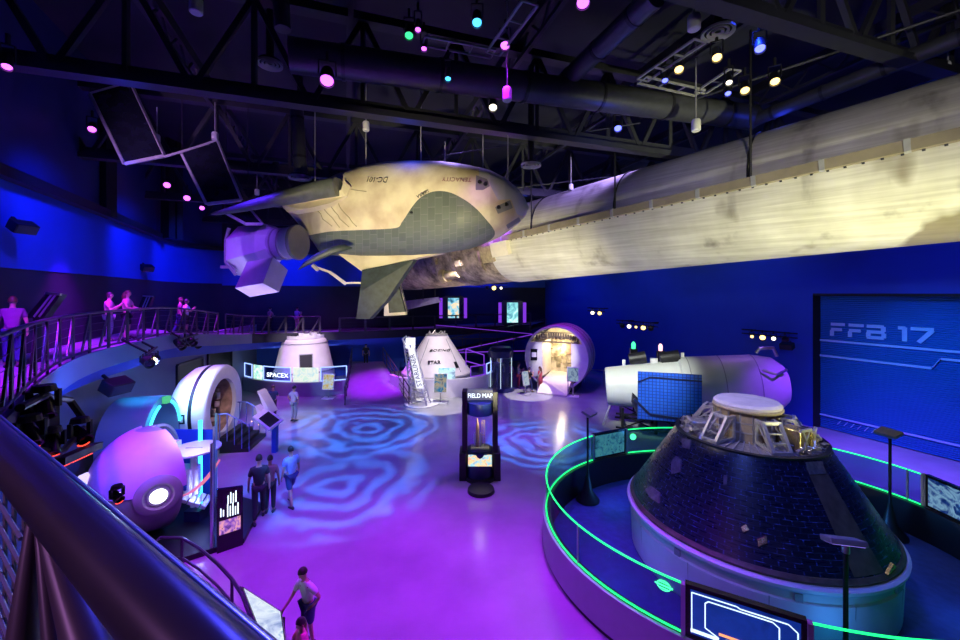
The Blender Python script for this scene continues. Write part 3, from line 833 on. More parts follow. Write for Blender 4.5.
def tile_mat(name, c0, c1, mortar, sx, sy, rough=.55, bump=.4):
    m, nt, b = nm(name); setp(b, c0, rough)
    L = nt.links.new
    uv = nt.nodes.new('ShaderNodeUVMap'); br = nt.nodes.new('ShaderNodeTexBrick')
    mp = nt.nodes.new('ShaderNodeMapping'); mp.inputs['Scale'].default_value = (sx, sy, 1)
    L(uv.outputs['UV'], mp.inputs['Vector']); L(mp.outputs['Vector'], br.inputs['Vector'])
    br.inputs['Color1'].default_value = (*c0, 1); br.inputs['Color2'].default_value = (*c1, 1); br.inputs['Mortar'].default_value = (*mortar, 1)
    br.inputs['Scale'].default_value = 1; br.inputs['Mortar Size'].default_value = .035; br.inputs['Brick Width'].default_value = 1; br.inputs['Row Height'].default_value = 1
    br.inputs['Bias'].default_value = 0
    L(br.outputs['Color'], b.inputs['Base Color'])
    bp = nt.nodes.new('ShaderNodeBump'); bp.inputs['Strength'].default_value = bump; bp.inputs['Distance'].default_value = .01; bp.invert = True
    L(br.outputs['Fac'], bp.inputs['Height']); L(bp.outputs['Normal'], b.inputs['Normal'])
    return m, nt, b, br
M['tiles'] = tile_mat('dark_belly_tiles', (.085, .11, .095), (.12, .145, .125), (.15, .17, .15), 26, 34 / 260)[0]
def hull_mat():
    m, nt, b = nm('cream_blanket_hull'); setp(b, (.72, .66, .52), .55)
    L = nt.links.new
    tc = nt.nodes.new('ShaderNodeTexCoord'); n = nt.nodes.new('ShaderNodeTexNoise'); n.inputs['Scale'].default_value = 1.2; n.inputs['Detail'].default_value = 6
    L(tc.outputs['Object'], n.inputs['Vector'])
    r = nt.nodes.new('ShaderNodeValToRGB'); r.color_ramp.elements[0].position = .35; r.color_ramp.elements[0].color = (.54, .44, .3, 1); r.color_ramp.elements[1].position = .6; r.color_ramp.elements[1].color = (.76, .69, .5, 1)
    L(n.outputs['Fac'], r.inputs['Fac']); L(r.outputs['Color'], b.inputs['Base Color'])
    v = nt.nodes.new('ShaderNodeTexNoise'); v.inputs['Scale'].default_value = 18; L(tc.outputs['Object'], v.inputs['Vector'])
    bp = nt.nodes.new('ShaderNodeBump'); bp.inputs['Strength'].default_value = .15; bp.inputs['Distance'].default_value = .02
    L(v.outputs['Fac'], bp.inputs['Height']); L(bp.outputs['Normal'], b.inputs['Normal'])
    return m
M['hull'] = hull_mat()
M['hullgrey'] = mat('grey_hull_patch', (.22, .22, .22), .5, var=.08)
M['nose'] = mat('pale_nose_shell', (.5, .5, .54), .35, var=.06)
for key, fs in groups.items():
    b = MB(); mp = {}
    for poly in fs:
        ids = []
        for p, u, _ in poly:
            kk_ = (round(p.x, 4), round(p.y, 4), round(p.z, 4))
            if kk_ not in mp: mp[kk_] = b.add(p)
            if mp[kk_] not in ids: ids.append(mp[kk_])
        if len(ids) < 3: continue
        b.f.append(ids)
        uu = []
        seen = set()
        for p, u, _ in poly:
            w = mp[(round(p.x, 4), round(p.y, 4), round(p.z, 4))]
            if w not in seen: seen.add(w); uu.append(u)
        b.uv[len(b.f) - 1] = uu
    kn = key.strip('.')
    b.build(kn, M[{'fuselage': 'hull', 'belly_tiles': 'tiles', 'sensor_patch': 'hullgrey', 'nose_cap': 'nose'}[kn]], plane, smooth=60)
NRM = (SN - ST).normalized().cross(V((0, 0, 1))).normalized()      # towards the viewer, across the hull
FACE = []
for i in range(0, NX, 2):
    for k in range(NR):
        p = rings[i][k]; n = (rings[i + 1][k] - p).cross(rings[i][(k + 1) % NR] - p)
        if -n.dot(p - EYE) < 0: FACE.append((*pix(p), p))
if min(q[2].y for q in FACE) > min(p.y for r in rings for p in r) + .6:
    FACE = [(*pix(p), p) for i in range(0, NX, 2) for p in rings[i] if (p - plane_center(pix(p)[0])).dot(NRM) > 0]
def hull_pt(x, y, out=.02):
    """point on the hull under a photo pixel"""
    best = min(FACE, key=lambda q: (q[0] - x) ** 2 + (q[1] - y) ** 2)
    return best[2] + NRM * out
def dots(name, pix_list, r, m, parent):
    for x, y in pix_list:
        b = MB(); c = hull_pt(x, y, 0); b.cyl(c - NRM * .05, c + NRM * .03, r, n=12); b.build(name, m, parent)
dots('port_hole', [(480, 182), (485, 183.5), (499.5, 207.5), (506, 204.5)], .05, M['black'], plane)
dots('port_hole', [(412, 212)], .035, M['black'], plane)
# registration upside down on the hull, as in the photograph
ax = (SN - ST).normalized()
def hull_text(t_, size, x0, y0, x1, y1, m, label=None):
    p = hull_pt(x0, y0, .02); q = hull_pt(x1, y1, .02); dn = hull_pt((x0 + x1) / 2, (y0 + y1) / 2 + 7) - hull_pt((x0 + x1) / 2, (y0 + y1) / 2)
    o = text(t_, size, p, q - p, dn, m, plane, ext=0, label=label)
    near = [f for f in FACE if abs(f[0] - x0) < 45 and abs(f[1] - y0) < 30]
    for v in o.data.vertices:          # lay the letters onto the curved hull
        w = V(v.co) + plane.location; x, y = pix(w)
        nb = sorted(near, key=lambda f: (f[0] - x) ** 2 + (f[1] - y) ** 2)[:6]
        v.co = P(x, y, sum(f[2].y for f in nb) / len(nb) - .03) - plane.location
hull_text('DC-101', .24, 388.5, 177, 371, 177.5, M['letter_black'], 'upside-down registration lettering')
hull_text('TENACITY', .17, 473, 178.5, 448, 178, mat('faded_red_lettering', (.3, .12, .14), .6), 'faded reddish name lettering')
hull_text('SIERRA', .13, 428, 190, 412, 198, M['letter_black'])
# panel seams sweeping over the rear flank
b = MB()
for sx in (328, 336, 345, 353):
    pl = [hull_pt(sx - 16 + 2 * k + .22 * k * k, 201 + 4.3 * k, .004) for k in range(7)]
    b.tube(pl, .015, 5)
b.tube([hull_pt(x, 190 + .14 * (x - 360), .004) for x in range(302, 372, 8)], .012, 5)
b.build('hull_seam', mat('olive_seam', (.36, .32, .2), .7), plane)
M['fin'] = mat('dark_teal_fin_tiles', (.03, .045, .048), .5, var=.3, scale=6)
def slab(name, pl, thick, m, smooth=0, label=None, bevel=.0):
    b = MB(); b.prism(pl, NRM * -thick); return b.build(name, m, plane, smooth=smooth, label=label, bevel=bevel)
# long dark wing edge reaching to the upper left
wing = []
Wt = [(340, 13.0, 179, 195), (337, 12.8, 177.5, 196), (330, 12.65, 178.5, 197), (320, 12.5, 180.5, 198.5), (300, 12.3, 186, 202.5), (275, 12.1, 193, 206.5), (250, 11.95, 200.5, 210.5), (230, 11.9, 207, 213.6), (216, 11.85, 211.5, 215.3), (211, 11.85, 213.4, 214.6)]
for x, Y, y0, y1 in Wt:
    Y = Y - 1.35; a = P(x, y0, Y); c = P(x, y1, Y); m_ = (a + c) / 2; h = (a - c) / 2
    wing.append([m_ + h * math.sin(2 * PI * k / 20) + V((0, 1, 0)) * (h.length * 1.3 * math.cos(2 * PI * k / 20)) for k in range(20)])
M['tiles2'] = mat('dark_wing_tiles', (.1, .115, .105), .5, var=.25, scale=5)
b = MB(); b.loft(wing); b.build('wing_edge', M['tiles2'], plane, label='long dark wing edge')
slab('wing_root_fairing', [P(282, 206, 11.9), P(300, 201, 11.7), P(325, 196, 11.6), P(341, 190, 11.6), P(344, 180, 11.7), P(350, 186, 11.6), P(346, 196, 11.6), P(330, 203, 11.6), P(305, 209, 11.7), P(287, 212, 11.9)], .4, M['hull'])
# small rear fin
b = MB()
fin = []
for x, y, w, Y in ((298, 270, .4, 12.3), (305, 264, 2.6, 12.3), (318, 256.5, 4.2, 12.35), (332, 250.5, 4.4, 12.4), (345, 247.5, 3.2, 12.5), (352, 248, .4, 12.6)):
    Y -= .9; c = P(x, y, Y); h = w * Y / F
    fin.append([c + V((.35 * h, 0, 1)).normalized() * h * math.sin(2 * PI * k / 14) + NRM * (h * .6 * math.cos(2 * PI * k / 14)) for k in range(14)])
b.loft(fin); b.build('body_flap', M['fin'], plane)
# cream under-plates and the two dark fins below
slab('elevon', [P(338, 254, 12.9), P(441, 253, 12.1), P(398, 262, 12.4), P(361, 271, 12.6)], .3, M['hull'])
slab('tail_fin', [P(362, 270, 12.5), P(414, 259.5, 12.4), P(386, 301, 12.4), P(369, 319, 12.4), P(356, 319, 12.4), P(360, 292, 12.4)], .22, M['fin'], label='large dark fin hanging below the hull')
slab('tail_fin', [P(387, 290, 13.6), P(397, 281, 13.6), P(405, 312, 13.6), P(389, 313, 13.6)], .2, M['fin'], label='smaller dark fin behind the large one')
b = MB(); b.prism([P(384, 300, 13.65), P(388, 290, 13.65), P(390, 312, 13.65), P(406, 311, 13.65), P(406, 315, 13.65), P(384, 316, 13.65)], (0, .25, 0)); b.prism([P(397, 281, 13.7), P(399, 281, 13.7), P(407, 312, 13.7), P(405, 313, 13.7)], (0, .25, 0)); b.build('fin_edge', M['cream'], plane, smooth=0)
b = MB(); b.bar(P(312, 266, 12.9), P(330, 272, 13), .08); b.bar(P(330, 272, 13), P(346, 284, 13.1), .2, .1); b.bar(P(344, 283, 13.1), P(361, 283, 13.2), .12, .06); b.bar(P(313, 265, 12.9), P(318, 270, 12.9), .16, .1); b.build('strut', M['cream'], plane, smooth=0)
for x, y, lab in ((366, 172, 'thin cable above the spaceplane registration'), (421, 168, 'thin cable over the middle of the spaceplane back'), (445, 168, 'short thin rod over the spaceplane back'), (483, 174, 'bright thin cable over the spaceplane nose'), (508, 184, 'rearmost thin cable at the spaceplane nose'), (315, 192, 'thin cable over the spaceplane tail')):
    c = plane_center(x); cable(V((c.x, c.y, H - (y + 2 - HZ) / F * c.y)), 12.4 if x != 445 else 10.6, .018, lab, 'grey')

# ============================================================ CARGO MODULE (white, faceted) and solar panels
MO = P(266, 250, 14.4)
M['module'] = mat('white_module_skin', (.72, .72, .76), .5, var=.05)
mod = thing('cargo_module', 'white faceted cargo module behind the spaceplane tail, lit violet', 'spacecraft module', MO)
def facet_loft(sections, m, name, parent, n=8, rot=PI / 8, smooth=0):
    b = MB(); rr = []
    for x, y, Y, ry, w in sections:
        c = P(x, y, Y); h = ry * Y / F
        vd_ = V((.2, .98, 0)).normalized()
        rr.append([c + V((0, 0, 1)) * h * math.sin(2 * PI * k / n + rot) + vd_ * (h * w * math.cos(2 * PI * k / n + rot)) for k in range(n)])
    b.loft(rr); return b.build(name, m, parent, smooth=smooth)
facet_loft([(242, 253, 15.1, 23, 1), (246, 252, 15, 26, 1), (270, 246, 14.3, 22.5, 1), (277, 244, 14.1, 16.5, 1)], M['module'], 'hull_drum', mod, 8, PI / 8)
facet_loft([(275, 244, 14.15, 15.5, 1), (289, 243, 13.4, 15.5, 1), (297, 242.5, 12.9, 17, 1)], M['module'], 'neck', mod, 24, 0, 40)
facet_loft([(296.5, 242.5, 12.95, 17.4, 1), (298.5, 242.4, 12.8, 17.8, 1), (299.5, 242.4, 12.75, 17, 1)], M['hullgrey'], 'adapter_ring', mod, 28, 0, 40)
for x, Y in ((279, 13.95), (286, 13.57)):
    facet_loft([(x, 244, Y, 16.2, 1), (x + 1.6, 243.8, Y - .08, 16.2, 1)], M['grey'], 'band', mod, 24, 0, 40)
b = MB()
t0, t1, t2, t3 = P(247, 262, 13.1), P(273, 257, 12.9), P(288, 270, 13.6), P(262, 272, 13.9)
w0, w1, w2, w3 = P(235, 288, 12.9), P(263, 283, 12.6), P(279, 292, 13.3), P(250, 297, 13.7)
i = [b.add(p) for p in (t0, t1, t2, t3, w0, w1, w2, w3)]
for f in ((0, 1, 2, 3), (4, 7, 6, 5), (0, 4, 5, 1), (1, 5, 6, 2), (2, 6, 7, 3), (3, 7, 4, 0)): b.f.append([i[k] for k in f])
b.build('side_pod', M['module'], mod, smooth=0)
b = MB(); b.bar(P(221, 267, 14.2), P(231, 267, 14.2), .1); b.bar(P(226, 263, 14.2), P(236, 272, 14.2), .08); b.tube([P(229, 228, 14.2), P(226, 240, 14.2), P(226, 262, 14.2), P(236, 275, 14.2)], .06); b.build('end_fitting', M['grey'], mod)
M['panel'] = mat('dark_solar_cells', (.012, .014, .03), .25, 0, .6, var=.3, scale=3)
M['panel_edge'] = mat('panel_edge_alloy', (.6, .55, .65), .4, .3)
def solar(pts, label, th=.1, rod=None):
    c = sum(pts, V((0, 0, 0))) / len(pts)
    t = thing('solar_panel', label, 'solar panel', c, 'hanging solar panels')
    n = (pts[1] - pts[0]).cross(pts[2] - pts[1]).normalized()
    if n.z < 0: n = -n
    inner = [c + (p - c) * .97 for p in pts]
    b = MB(); b.prism([p - n * .01 for p in inner], n * .05); b.build('cell_sheet', M['panel'], t, smooth=0)
    b = MB(); k = len(pts)
    for j in range(k): b.bar(pts[j], pts[(j + 1) % k], .09, .09)
    b.build('frame', M['panel_edge'], t, smooth=0)
    if rod:
        b = MB(); b.bar(rod[0], rod[1], .06); b.build('connecting_rod', M['panel_edge'], t, smooth=0)
    b = MB()
    for p in (pts[0], pts[1]): b.cyl(p, V((p.x, p.y, 12.5)), .012, n=5)
    b.build('hanger', M['steel_dark'], t)
solar([P(91, 94, 12), P(130, 83, 12.6), P(164, 156, 12.3), P(125, 164, 11.8)], 'large dark solar panel hanging at the upper left of the hall', rod=None)
solar([P(182, 153, 12.6), P(217, 141, 13), P(241, 200, 12.8), P(207, 204, 12.4)], 'second dark solar panel, joined by a thin rod to the larger one', rod=(P(164, 157, 12.3), P(217, 141, 13)))
solar([P(226, 213, 13.3), P(248, 208, 13.7), P(262, 224, 13.5), P(246, 224, 13.2)], 'small dark solar panel right above the white faceted module')
# ============================================================ DARK CAPSULE IN THE GLOWING RING
CC = V((6.13, 9.19, 0)); I3 = Matrix.Identity(3)
PHI = math.atan2(-9.19, -6.13)       # from the capsule axis towards the viewer
cap = thing('space_capsule', 'large dark-tiled cone space capsule on a round white stand inside the green glowing ring', 'space capsule', CC)
ZB, ZT, RB, RT = 1.26, 2.86, 2.46, 1.46
def conr(z, o=0):
    if z < ZB or z > ZT: return None
    return RB + (RT - RB) * (z - ZB) / (ZT - ZB) + o
def capsule_tiles():
    m, nt, b, br = tile_mat('glossy_black_tiles', (.006, .008, .022), (.012, .014, .036), (.014, .02, .07), 64, 1, .3, .6)
    L = nt.links.new
    br.offset = .5; br.inputs['Mortar Size'].default_value = .05
    uv = nt.nodes.new('ShaderNodeUVMap'); n = nt.nodes.new('ShaderNodeTexNoise'); n.inputs['Scale'].default_value = 9; n.inputs['Detail'].default_value = 3
    mp = nt.nodes.new('ShaderNodeMapping'); mp.inputs['Scale'].default_value = (6, .25, 1)
    L(uv.outputs['UV'], mp.inputs['Vector']); L(mp.outputs['Vector'], n.inputs['Vector'])
    mr = nt.nodes.new('ShaderNodeMapRange'); mr.inputs['To Min'].default_value = .12; mr.inputs['To Max'].default_value = .5
    L(n.outputs['Fac'], mr.inputs['Value']); L(mr.outputs['Result'], b.inputs['Roughness'])
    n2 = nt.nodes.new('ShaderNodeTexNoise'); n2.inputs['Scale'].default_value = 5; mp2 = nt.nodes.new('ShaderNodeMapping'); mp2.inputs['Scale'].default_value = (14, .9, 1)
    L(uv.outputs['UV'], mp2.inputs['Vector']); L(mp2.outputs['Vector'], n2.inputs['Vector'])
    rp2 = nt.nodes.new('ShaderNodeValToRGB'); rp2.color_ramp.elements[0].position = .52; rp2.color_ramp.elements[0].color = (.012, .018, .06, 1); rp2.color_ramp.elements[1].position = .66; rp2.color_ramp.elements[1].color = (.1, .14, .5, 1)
    L(n2.outputs['Fac'], rp2.inputs['Fac']); L(rp2.outputs['Color'], br.inputs['Mortar'])  # blue glints painted into the tile joint colour by noise
    b.inputs['Specular IOR Level'].default_value = .45
    return m
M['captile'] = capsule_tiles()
M['brownpanel'] = mat('scorched_brown_panel', (.12, .085, .06), .5, var=.35, scale=6)
M['foil'] = mat('crumpled_silver_foil', (.55, .52, .48), .3, .8, var=.3, scale=14, bump=.8)
M['bracket'] = mat('pale_alloy_bracket', (.55, .54, .5), .4, .5, var=.15, scale=12)
M['standpanel'] = mat('white_stand_panel', (.62, .64, .68), .5, var=.04)
b = MB(); N = 20
prof = [(RB + (RT - RB) * k / N, ZB + (ZT - ZB) * k / N) for k in range(N + 1)]
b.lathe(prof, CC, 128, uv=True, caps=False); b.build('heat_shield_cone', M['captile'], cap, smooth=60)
b = MB(); b.lathe([(RB - .3, 1.12), (RB + .02, 1.16), (RB + .05, 1.22), (RB, 1.28), (RB - .3, 1.28)], CC, 96); b.build('base_heat_shield', M['brownpanel'], cap)
def cone_patch(poly, o0, o1, name, m, sub=3, label=None):
    """flat patch lying on the cone; poly in photo pixels"""
    pts = []
    n = len(poly)
    for k in range(n):
        for s in range(sub):
            x = poly[k][0] + (poly[(k + 1) % n][0] - poly[k][0]) * s / sub; y = poly[k][1] + (poly[(k + 1) % n][1] - poly[k][1]) * s / sub
            h = hit_rev(CC, I3, lambda z: conr(z, .0), x, y, 5, 14)
            if h: pts.append(h)
    mk = lambda o: [CC + V(((conr(min(max(z, ZB), ZT)) + o) * math.cos(a), (conr(min(max(z, ZB), ZT)) + o) * math.sin(a), z)) for z, a, _ in pts]
    b = MB(); lo, hi = mk(o0), mk(o1); k = len(pts)
    cl = sum(hi, V((0, 0, 0))) / k
    il = [b.add(p) for p in lo]; ih = [b.add(p) for p in hi]
    b.f.append(ih)
    for j in range(k): b.f.append([il[j], il[(j + 1) % k], ih[(j + 1) % k], ih[j]])
    return b.build(name, m, cap, smooth=0, label=label)
def cone_strip(a0, a1, z0, z1, o, name, m, seg=10, segz=6, label=None):
    b = MB()
    rings = []
    for j in range(segz + 1):
        z = z0 + (z1 - z0) * j / segz
        rings.append([CC + V(((conr(z) + o) * math.cos(a0 + (a1 - a0) * k / seg), (conr(z) + o) * math.sin(a0 + (a1 - a0) * k / seg), z)) for k in range(seg + 1)])
    b.loft(rings, caps=False, closed=False); return b.build(name, m, cap, smooth=60, label=label)
# brown strip running down the right flank
h0 = hit_rev(CC, I3, conr, 812, 470, 5, 14); h1 = hit_rev(CC, I3, conr, 838, 480, 5, 14)
cone_strip(h0[1] - .07, h0[1] + .2, 1.3, 2.75, .006, 'side_panel', M['brownpanel'], label='brown panel strip down the flank')
cone_patch([(805, 462), (821, 461), (825, 473), (809, 474)], 0, .02, 'hatch_plate', M['foil'])
M['window'] = mat('pink_grey_window', (.17, .15, .18), .25, .2, var=.3, scale=10)
for q in ([(646, 489), (652, 486), (661, 493), (660, 503), (652, 498)], [(672, 462), (677, 456), (682, 460), (681, 472), (673, 474)], [(683, 438), (692, 440), (690, 449), (683, 447)], [(724, 475), (728, 475), (727, 484), (724, 484)]):
    cone_patch(q, 0, .03, 'window', M['window'], 2)
for q in ([(741, 526), (746, 523), (749, 529), (743, 531)], [(757, 538), (766, 535), (767, 542), (758, 545)]):
    cone_patch(q, 0, .035, 'thruster_port', M['gold'], 2)
cone_patch([(884, 573), (890, 562), (895, 570), (890, 578)], -.02, .05, 'thruster_port', M['gold'], 2)
# top deck, tunnel and forward bay
b = MB(); b.lathe([(RT, ZT - .02), (RT + .02, ZT + .04), (RT - .06, ZT + .05), (RT - .1, ZT - .06), (.2, ZT - .06)], CC, 96, caps=False); b.build('top_deck', M['black'], cap)
rib = MB()
for k in range(48):
    a = 2 * PI * k / 48; d = V((math.cos(a), math.sin(a), 0))
    rib.bar(CC + d * .66 + V((0, 0, ZT + .02)), CC + d * (RT - .08) + V((0, 0, ZT - .02)), .022, .03)
rib.build('deck_rib', M['bracket'], cap, smooth=0)
plates = MB()
for k in range(48):
    a0 = 2 * PI * (k + .12) / 48; a1 = 2 * PI * (k + .88) / 48
    q = [CC + V((r * math.cos(a), r * math.sin(a), ZT + zz)) for r, a, zz in ((.72, a0, -.02), (RT - .14, a0, -.04), (RT - .14, a1, -.04), (.72, a1, -.02))]
    plates.prism(q, (0, 0, .02))
plates.build('deck_plates', M['foil'], cap, smooth=0)
b = MB(); b.lathe([(.6, ZT - .05), (.6, 3.5)], CC, 48, caps=False); b.build('tunnel', M['tan'], cap)
b = MB()
for z in (3.05, 3.25): b.lathe([(.6, z - .015), (.625, z - .015), (.625, z + .015), (.6, z + .015)], CC, 48, caps=False)
for k in range(16):
    a = 2 * PI * k / 16; d = V((math.cos(a), math.sin(a), 0)); b.bar(CC + d * .605 + V((0, 0, ZT)), CC + d * .605 + V((0, 0, 3.5)), .02, .03)
b.build('tunnel_band', M['bracket'], cap, smooth=0)
b = MB(); b.lathe([(.62, 3.48), (.66, 3.52), (.67, 3.6), (.62, 3.65), (.2, 3.67), (.01, 3.67)], CC, 56, caps=False); b.build('docking_cover', mat('pale_pink_cover', (.66, .6, .6), .55), cap)
b = MB(); b.lathe([(.665, 3.47), (.69, 3.5), (.69, 3.53), (.665, 3.55)], CC, 56, caps=False); b.build('cover_rim', M['tan'], cap)
def gusset(a, name='gusset'):
    """one pierced triangular bracket between tunnel and deck rim"""
    d = V((math.cos(a), math.sin(a), 0)); s = V((-d.y, d.x, 0))
    b = MB()
    for sg in (-1, 1):
        o = CC + s * .17 * sg
        b.bar(o + d * .62 + V((0, 0, 3.38)), o + d * .85 + V((0, 0, 3.36)), .05, .06)
        b.bar(o + d * .85 + V((0, 0, 3.38)), o + d * 1.2 + V((0, 0, ZT)), .06, .07)
        b.bar(o + d * .64 + V((0, 0, 3.38)), o + d * .64 + V((0, 0, ZT)), .05, .05)
        b.bar(o + d * .64 + V((0, 0, ZT + .05)), o + d * 1.2 + V((0, 0, ZT + .02)), .05, .05)
        b.bar(o + d * .66 + V((0, 0, 3.34)), o + d * 1.1 + V((0, 0, ZT + .05)), .025, .04)
    b.bar(CC + d * .85 + s * .19 + V((0, 0, 3.38)), CC + d * .85 - s * .19 + V((0, 0, 3.38)), .06, .06)
    b.bar(CC + d * 1.2 + s * .19 + V((0, 0, ZT + .03)), CC + d * 1.2 - s * .19 + V((0, 0, ZT + .03)), .06, .06)
    b.bar(CC + d * .97 + s * .17 + V((0, 0, 3.2)), CC + d * .97 - s * .17 + V((0, 0, 3.2)), .03, .03)
    b.bar(CC + d * 1.08 + s * .17 + V((0, 0, 3.04)), CC + d * 1.08 - s * .17 + V((0, 0, 3.04)), .03, .03)
    return b.build(name, M['bracket'], cap, smooth=0)
for k, a in enumerate((-.62, .52, 1.5, 2.55, -1.75, -2.75)): gusset(PHI + a)
def clutter(a0, a1, r0, r1, n, name, m, seed, zmax=.2):
    rnd = random.Random(seed); b = MB()
    for k in range(n):
        a = PHI + rnd.uniform(a0, a1); r = rnd.uniform(r0, r1); z = ZT + rnd.uniform(0, zmax)
        c = CC + V((r * math.cos(a), r * math.sin(a), z))
        if rnd.random() < .55:
            a2 = a + rnd.uniform(-.18, .18); r2 = rnd.uniform(r0, r1)
            c2 = CC + V((r2 * math.cos(a2), r2 * math.sin(a2), ZT + rnd.uniform(-.02, zmax))); b.tube([c, (c + c2) / 2 + V((0, 0, rnd.uniform(0, .08))), c2], rnd.uniform(.012, .025), 6)
        else:
            b.box(c, (rnd.uniform(.05, .14), rnd.uniform(.05, .14), rnd.uniform(.04, .12)), Matrix.Rotation(rnd.uniform(0, 3), 3, 'Z') @ Matrix.Rotation(rnd.uniform(-.5, .5), 3, 'X'))
    return b.build(name, m, cap, smooth=30)
clutter(-1.7, -.75, .8, 1.38, 70, 'wiring_bundle', M['foil'], 1, .16)
clutter(.65, 1.9, .8, 1.38, 70, 'wiring_bundle', M['foil'], 2, .14)
clutter(1.9, 4.5, .8, 1.38, 60, 'wiring_bundle', M['bracket'], 3, .14)
# foil-wrapped parachute boxes right of the tunnel
for a, r, sz, zz in ((.98, .98, (.42, .36, .44), 3.1), (1.35, 1.02, (.36, .36, .4), 3.05), (-1.25, 1.02, (.34, .4, .24), 2.98)):
    b = MB(); rnd = random.Random(int(a * 100))
    c = CC + V((r * math.cos(PHI + a), r * math.sin(PHI + a), zz)); R = Matrix.Rotation(PHI + a, 3, 'Z')
    n = 7
    for ax_ in range(3):
        pass
    b.box(c, sz, R)
    o = b.build('parachute_box', M['gold'] if a > 0 else M['foil'], cap, smooth=0, bevel=.03)
    b = MB()
    for s in (-1, 1): b.bar(c + R @ V((sz[0] / 2 + .01, s * sz[1] * .3, -sz[2] / 2)), c + R @ V((sz[0] / 2 + .01, -s * sz[1] * .3, sz[2] / 2)), .03, .03)
    b.bar(c + R @ V((sz[0] / 2, -sz[1] / 2, sz[2] / 2)), c + R @ V((sz[0] / 2, sz[1] / 2, sz[2] / 2)), .05, .05)
    b.build('box_strap', M['bracket'], o if False else cap, smooth=0)

# round white stand
st = thing('display_stand', 'round white panelled stand under the dark capsule, with a violet-lit rim', 'stand', CC)
b = MB(); b.lathe([(2.44, .0), (2.44, .05), (2.47, .08), (2.5, .8), (2.5, .83), (2.46, .85), (2.46, .98), (2.5, 1.0), (2.54, 1.06), (2.3, 1.06)], CC, 96, caps=False); b.build('drum', M['standpanel'], st, smooth=30)
b = MB(); b.lathe([(2.5, 1.06), (2.57, 1.07), (2.58, 1.13), (2.54, 1.16), (2.4, 1.16), (2.4, 1.06)], CC, 96, caps=False); b.build('rim', M['white'], st)
b = MB(); b.lathe([(.1, 1.05), (2.42, 1.05), (2.42, 1.12), (.1, 1.12)], CC, 64); b.build('deck', M['black'], st)
for k in range(12):
    a = PHI + .13 + 2 * PI * k / 12; d = V((math.cos(a), math.sin(a), 0)); b = MB()
    b.bar(CC + d * 2.452 + V((0, 0, .06)), CC + d * 2.5 + V((0, 0, .84)), .012, .02); b.build('seam', M['grey'], st, smooth=0)
for k in range(8):
    a = PHI + .3 + 2 * PI * k / 8; d = V((math.cos(a), math.sin(a), 0)); s = V((-d.y, d.x, 0)); b = MB()
    b.bar(CC + d * 2.47 + s * .06 + V((0, 0, .915)), CC + d * 2.47 - s * .06 + V((0, 0, .915)), .06, .13); b.build('lift_bracket', M['grey'], st, smooth=0)

# ------------------------------------------------------------ the ring barrier
RC = V((6.3, 9.25, 0)); RA, RBB = 4.76, 4.15
def rp(a, z, o=0): return RC + V(((RA + o) * math.cos(a), (RBB + o) * math.sin(a), z))
ring = thing('ring_barrier', 'oval barrier with green glowing glass edges around the dark capsule', 'barrier', RC)
NA = 160
def ringloft(prof, a0=0, a1=2 * PI, n=NA, m=None, name='', smooth=40, parent=None):
    full = abs(a1 - a0 - 2 * PI) < 1e-6
    b = MB(); k = n if full else n + 1
    rings = [[rp(a0 + (a1 - a0) * j / n, z, o) for j in range(k)] for o, z in prof]
    b.loft(rings, caps=False, closed=full)
    return b.build(name, m, parent or ring, smooth=smooth)
M['ringwall'] = mat('pale_barrier_laminate', (.4, .4, .46), .35, var=.04)
ringloft([(.04, .1), (.04, .82), (-.02, .82)], m=M['ringwall'], name='outer_wall')
ringloft([(.0, .0), (.0, .1), (.04, .1)], m=M['black'], name='kick_plate')
ringloft([(-.02, .82), (-.14, .82), (-.14, .0)], m=M['black'], name='inner_wall')
# screens take these angle ranges; glass the rest
def ang(x, y, z): 
    p = G(x, y, z); return math.atan2((p.y - RC.y) / RBB, (p.x - RC.x) / RA) % (2 * PI)
SCR = {'near': (ang(687, 583, 1.6), ang(806, 620, 1.6)), 'far': (ang(592, 435, 1.6) - 2 * PI * 0, ang(624, 429, 1.6))}
far_a = sorted(SCR['far']); near_a = sorted(SCR['near'])
right_a = [-.16, .15]          # screen past the right edge of the view
GL = [(right_a[1], far_a[0]), (far_a[1], near_a[0]), (near_a[1], 2 * PI + right_a[0])]
seams = [ang(563, 528, 1.6), ang(904, 470, 1.6)]
for a0, a1 in GL:
    cuts = [a0] + [s for s in seams if a0 + .05 < s < a1 - .05] + [a1]
    for c0, c1 in zip(cuts, cuts[1:]):
        n = max(6, int((c1 - c0) / .05))
        ringloft([(-.05, .84), (-.05, 1.6), (-.035, 1.6), (-.035, .84)], c0 + .004, c1 - .004, n, M['glassgreen'], 'glass_panel')
        for z, nm_ in ((1.605, 'top'), (.85, 'bottom')):
            b = MB(); b.tube([rp(c0 + .004 + (c1 - c0 - .008) * k / n, z, -.042) for k in range(n + 1)], .016, 8)
            b.build('neon_edge', M['neon_green'], ring)
        b = MB(); b.bar(rp(c0, .84, -.042), rp(c0, 1.6, -.042), .03, .03); b.build('clamp', M['grey'], ring, smooth=0)
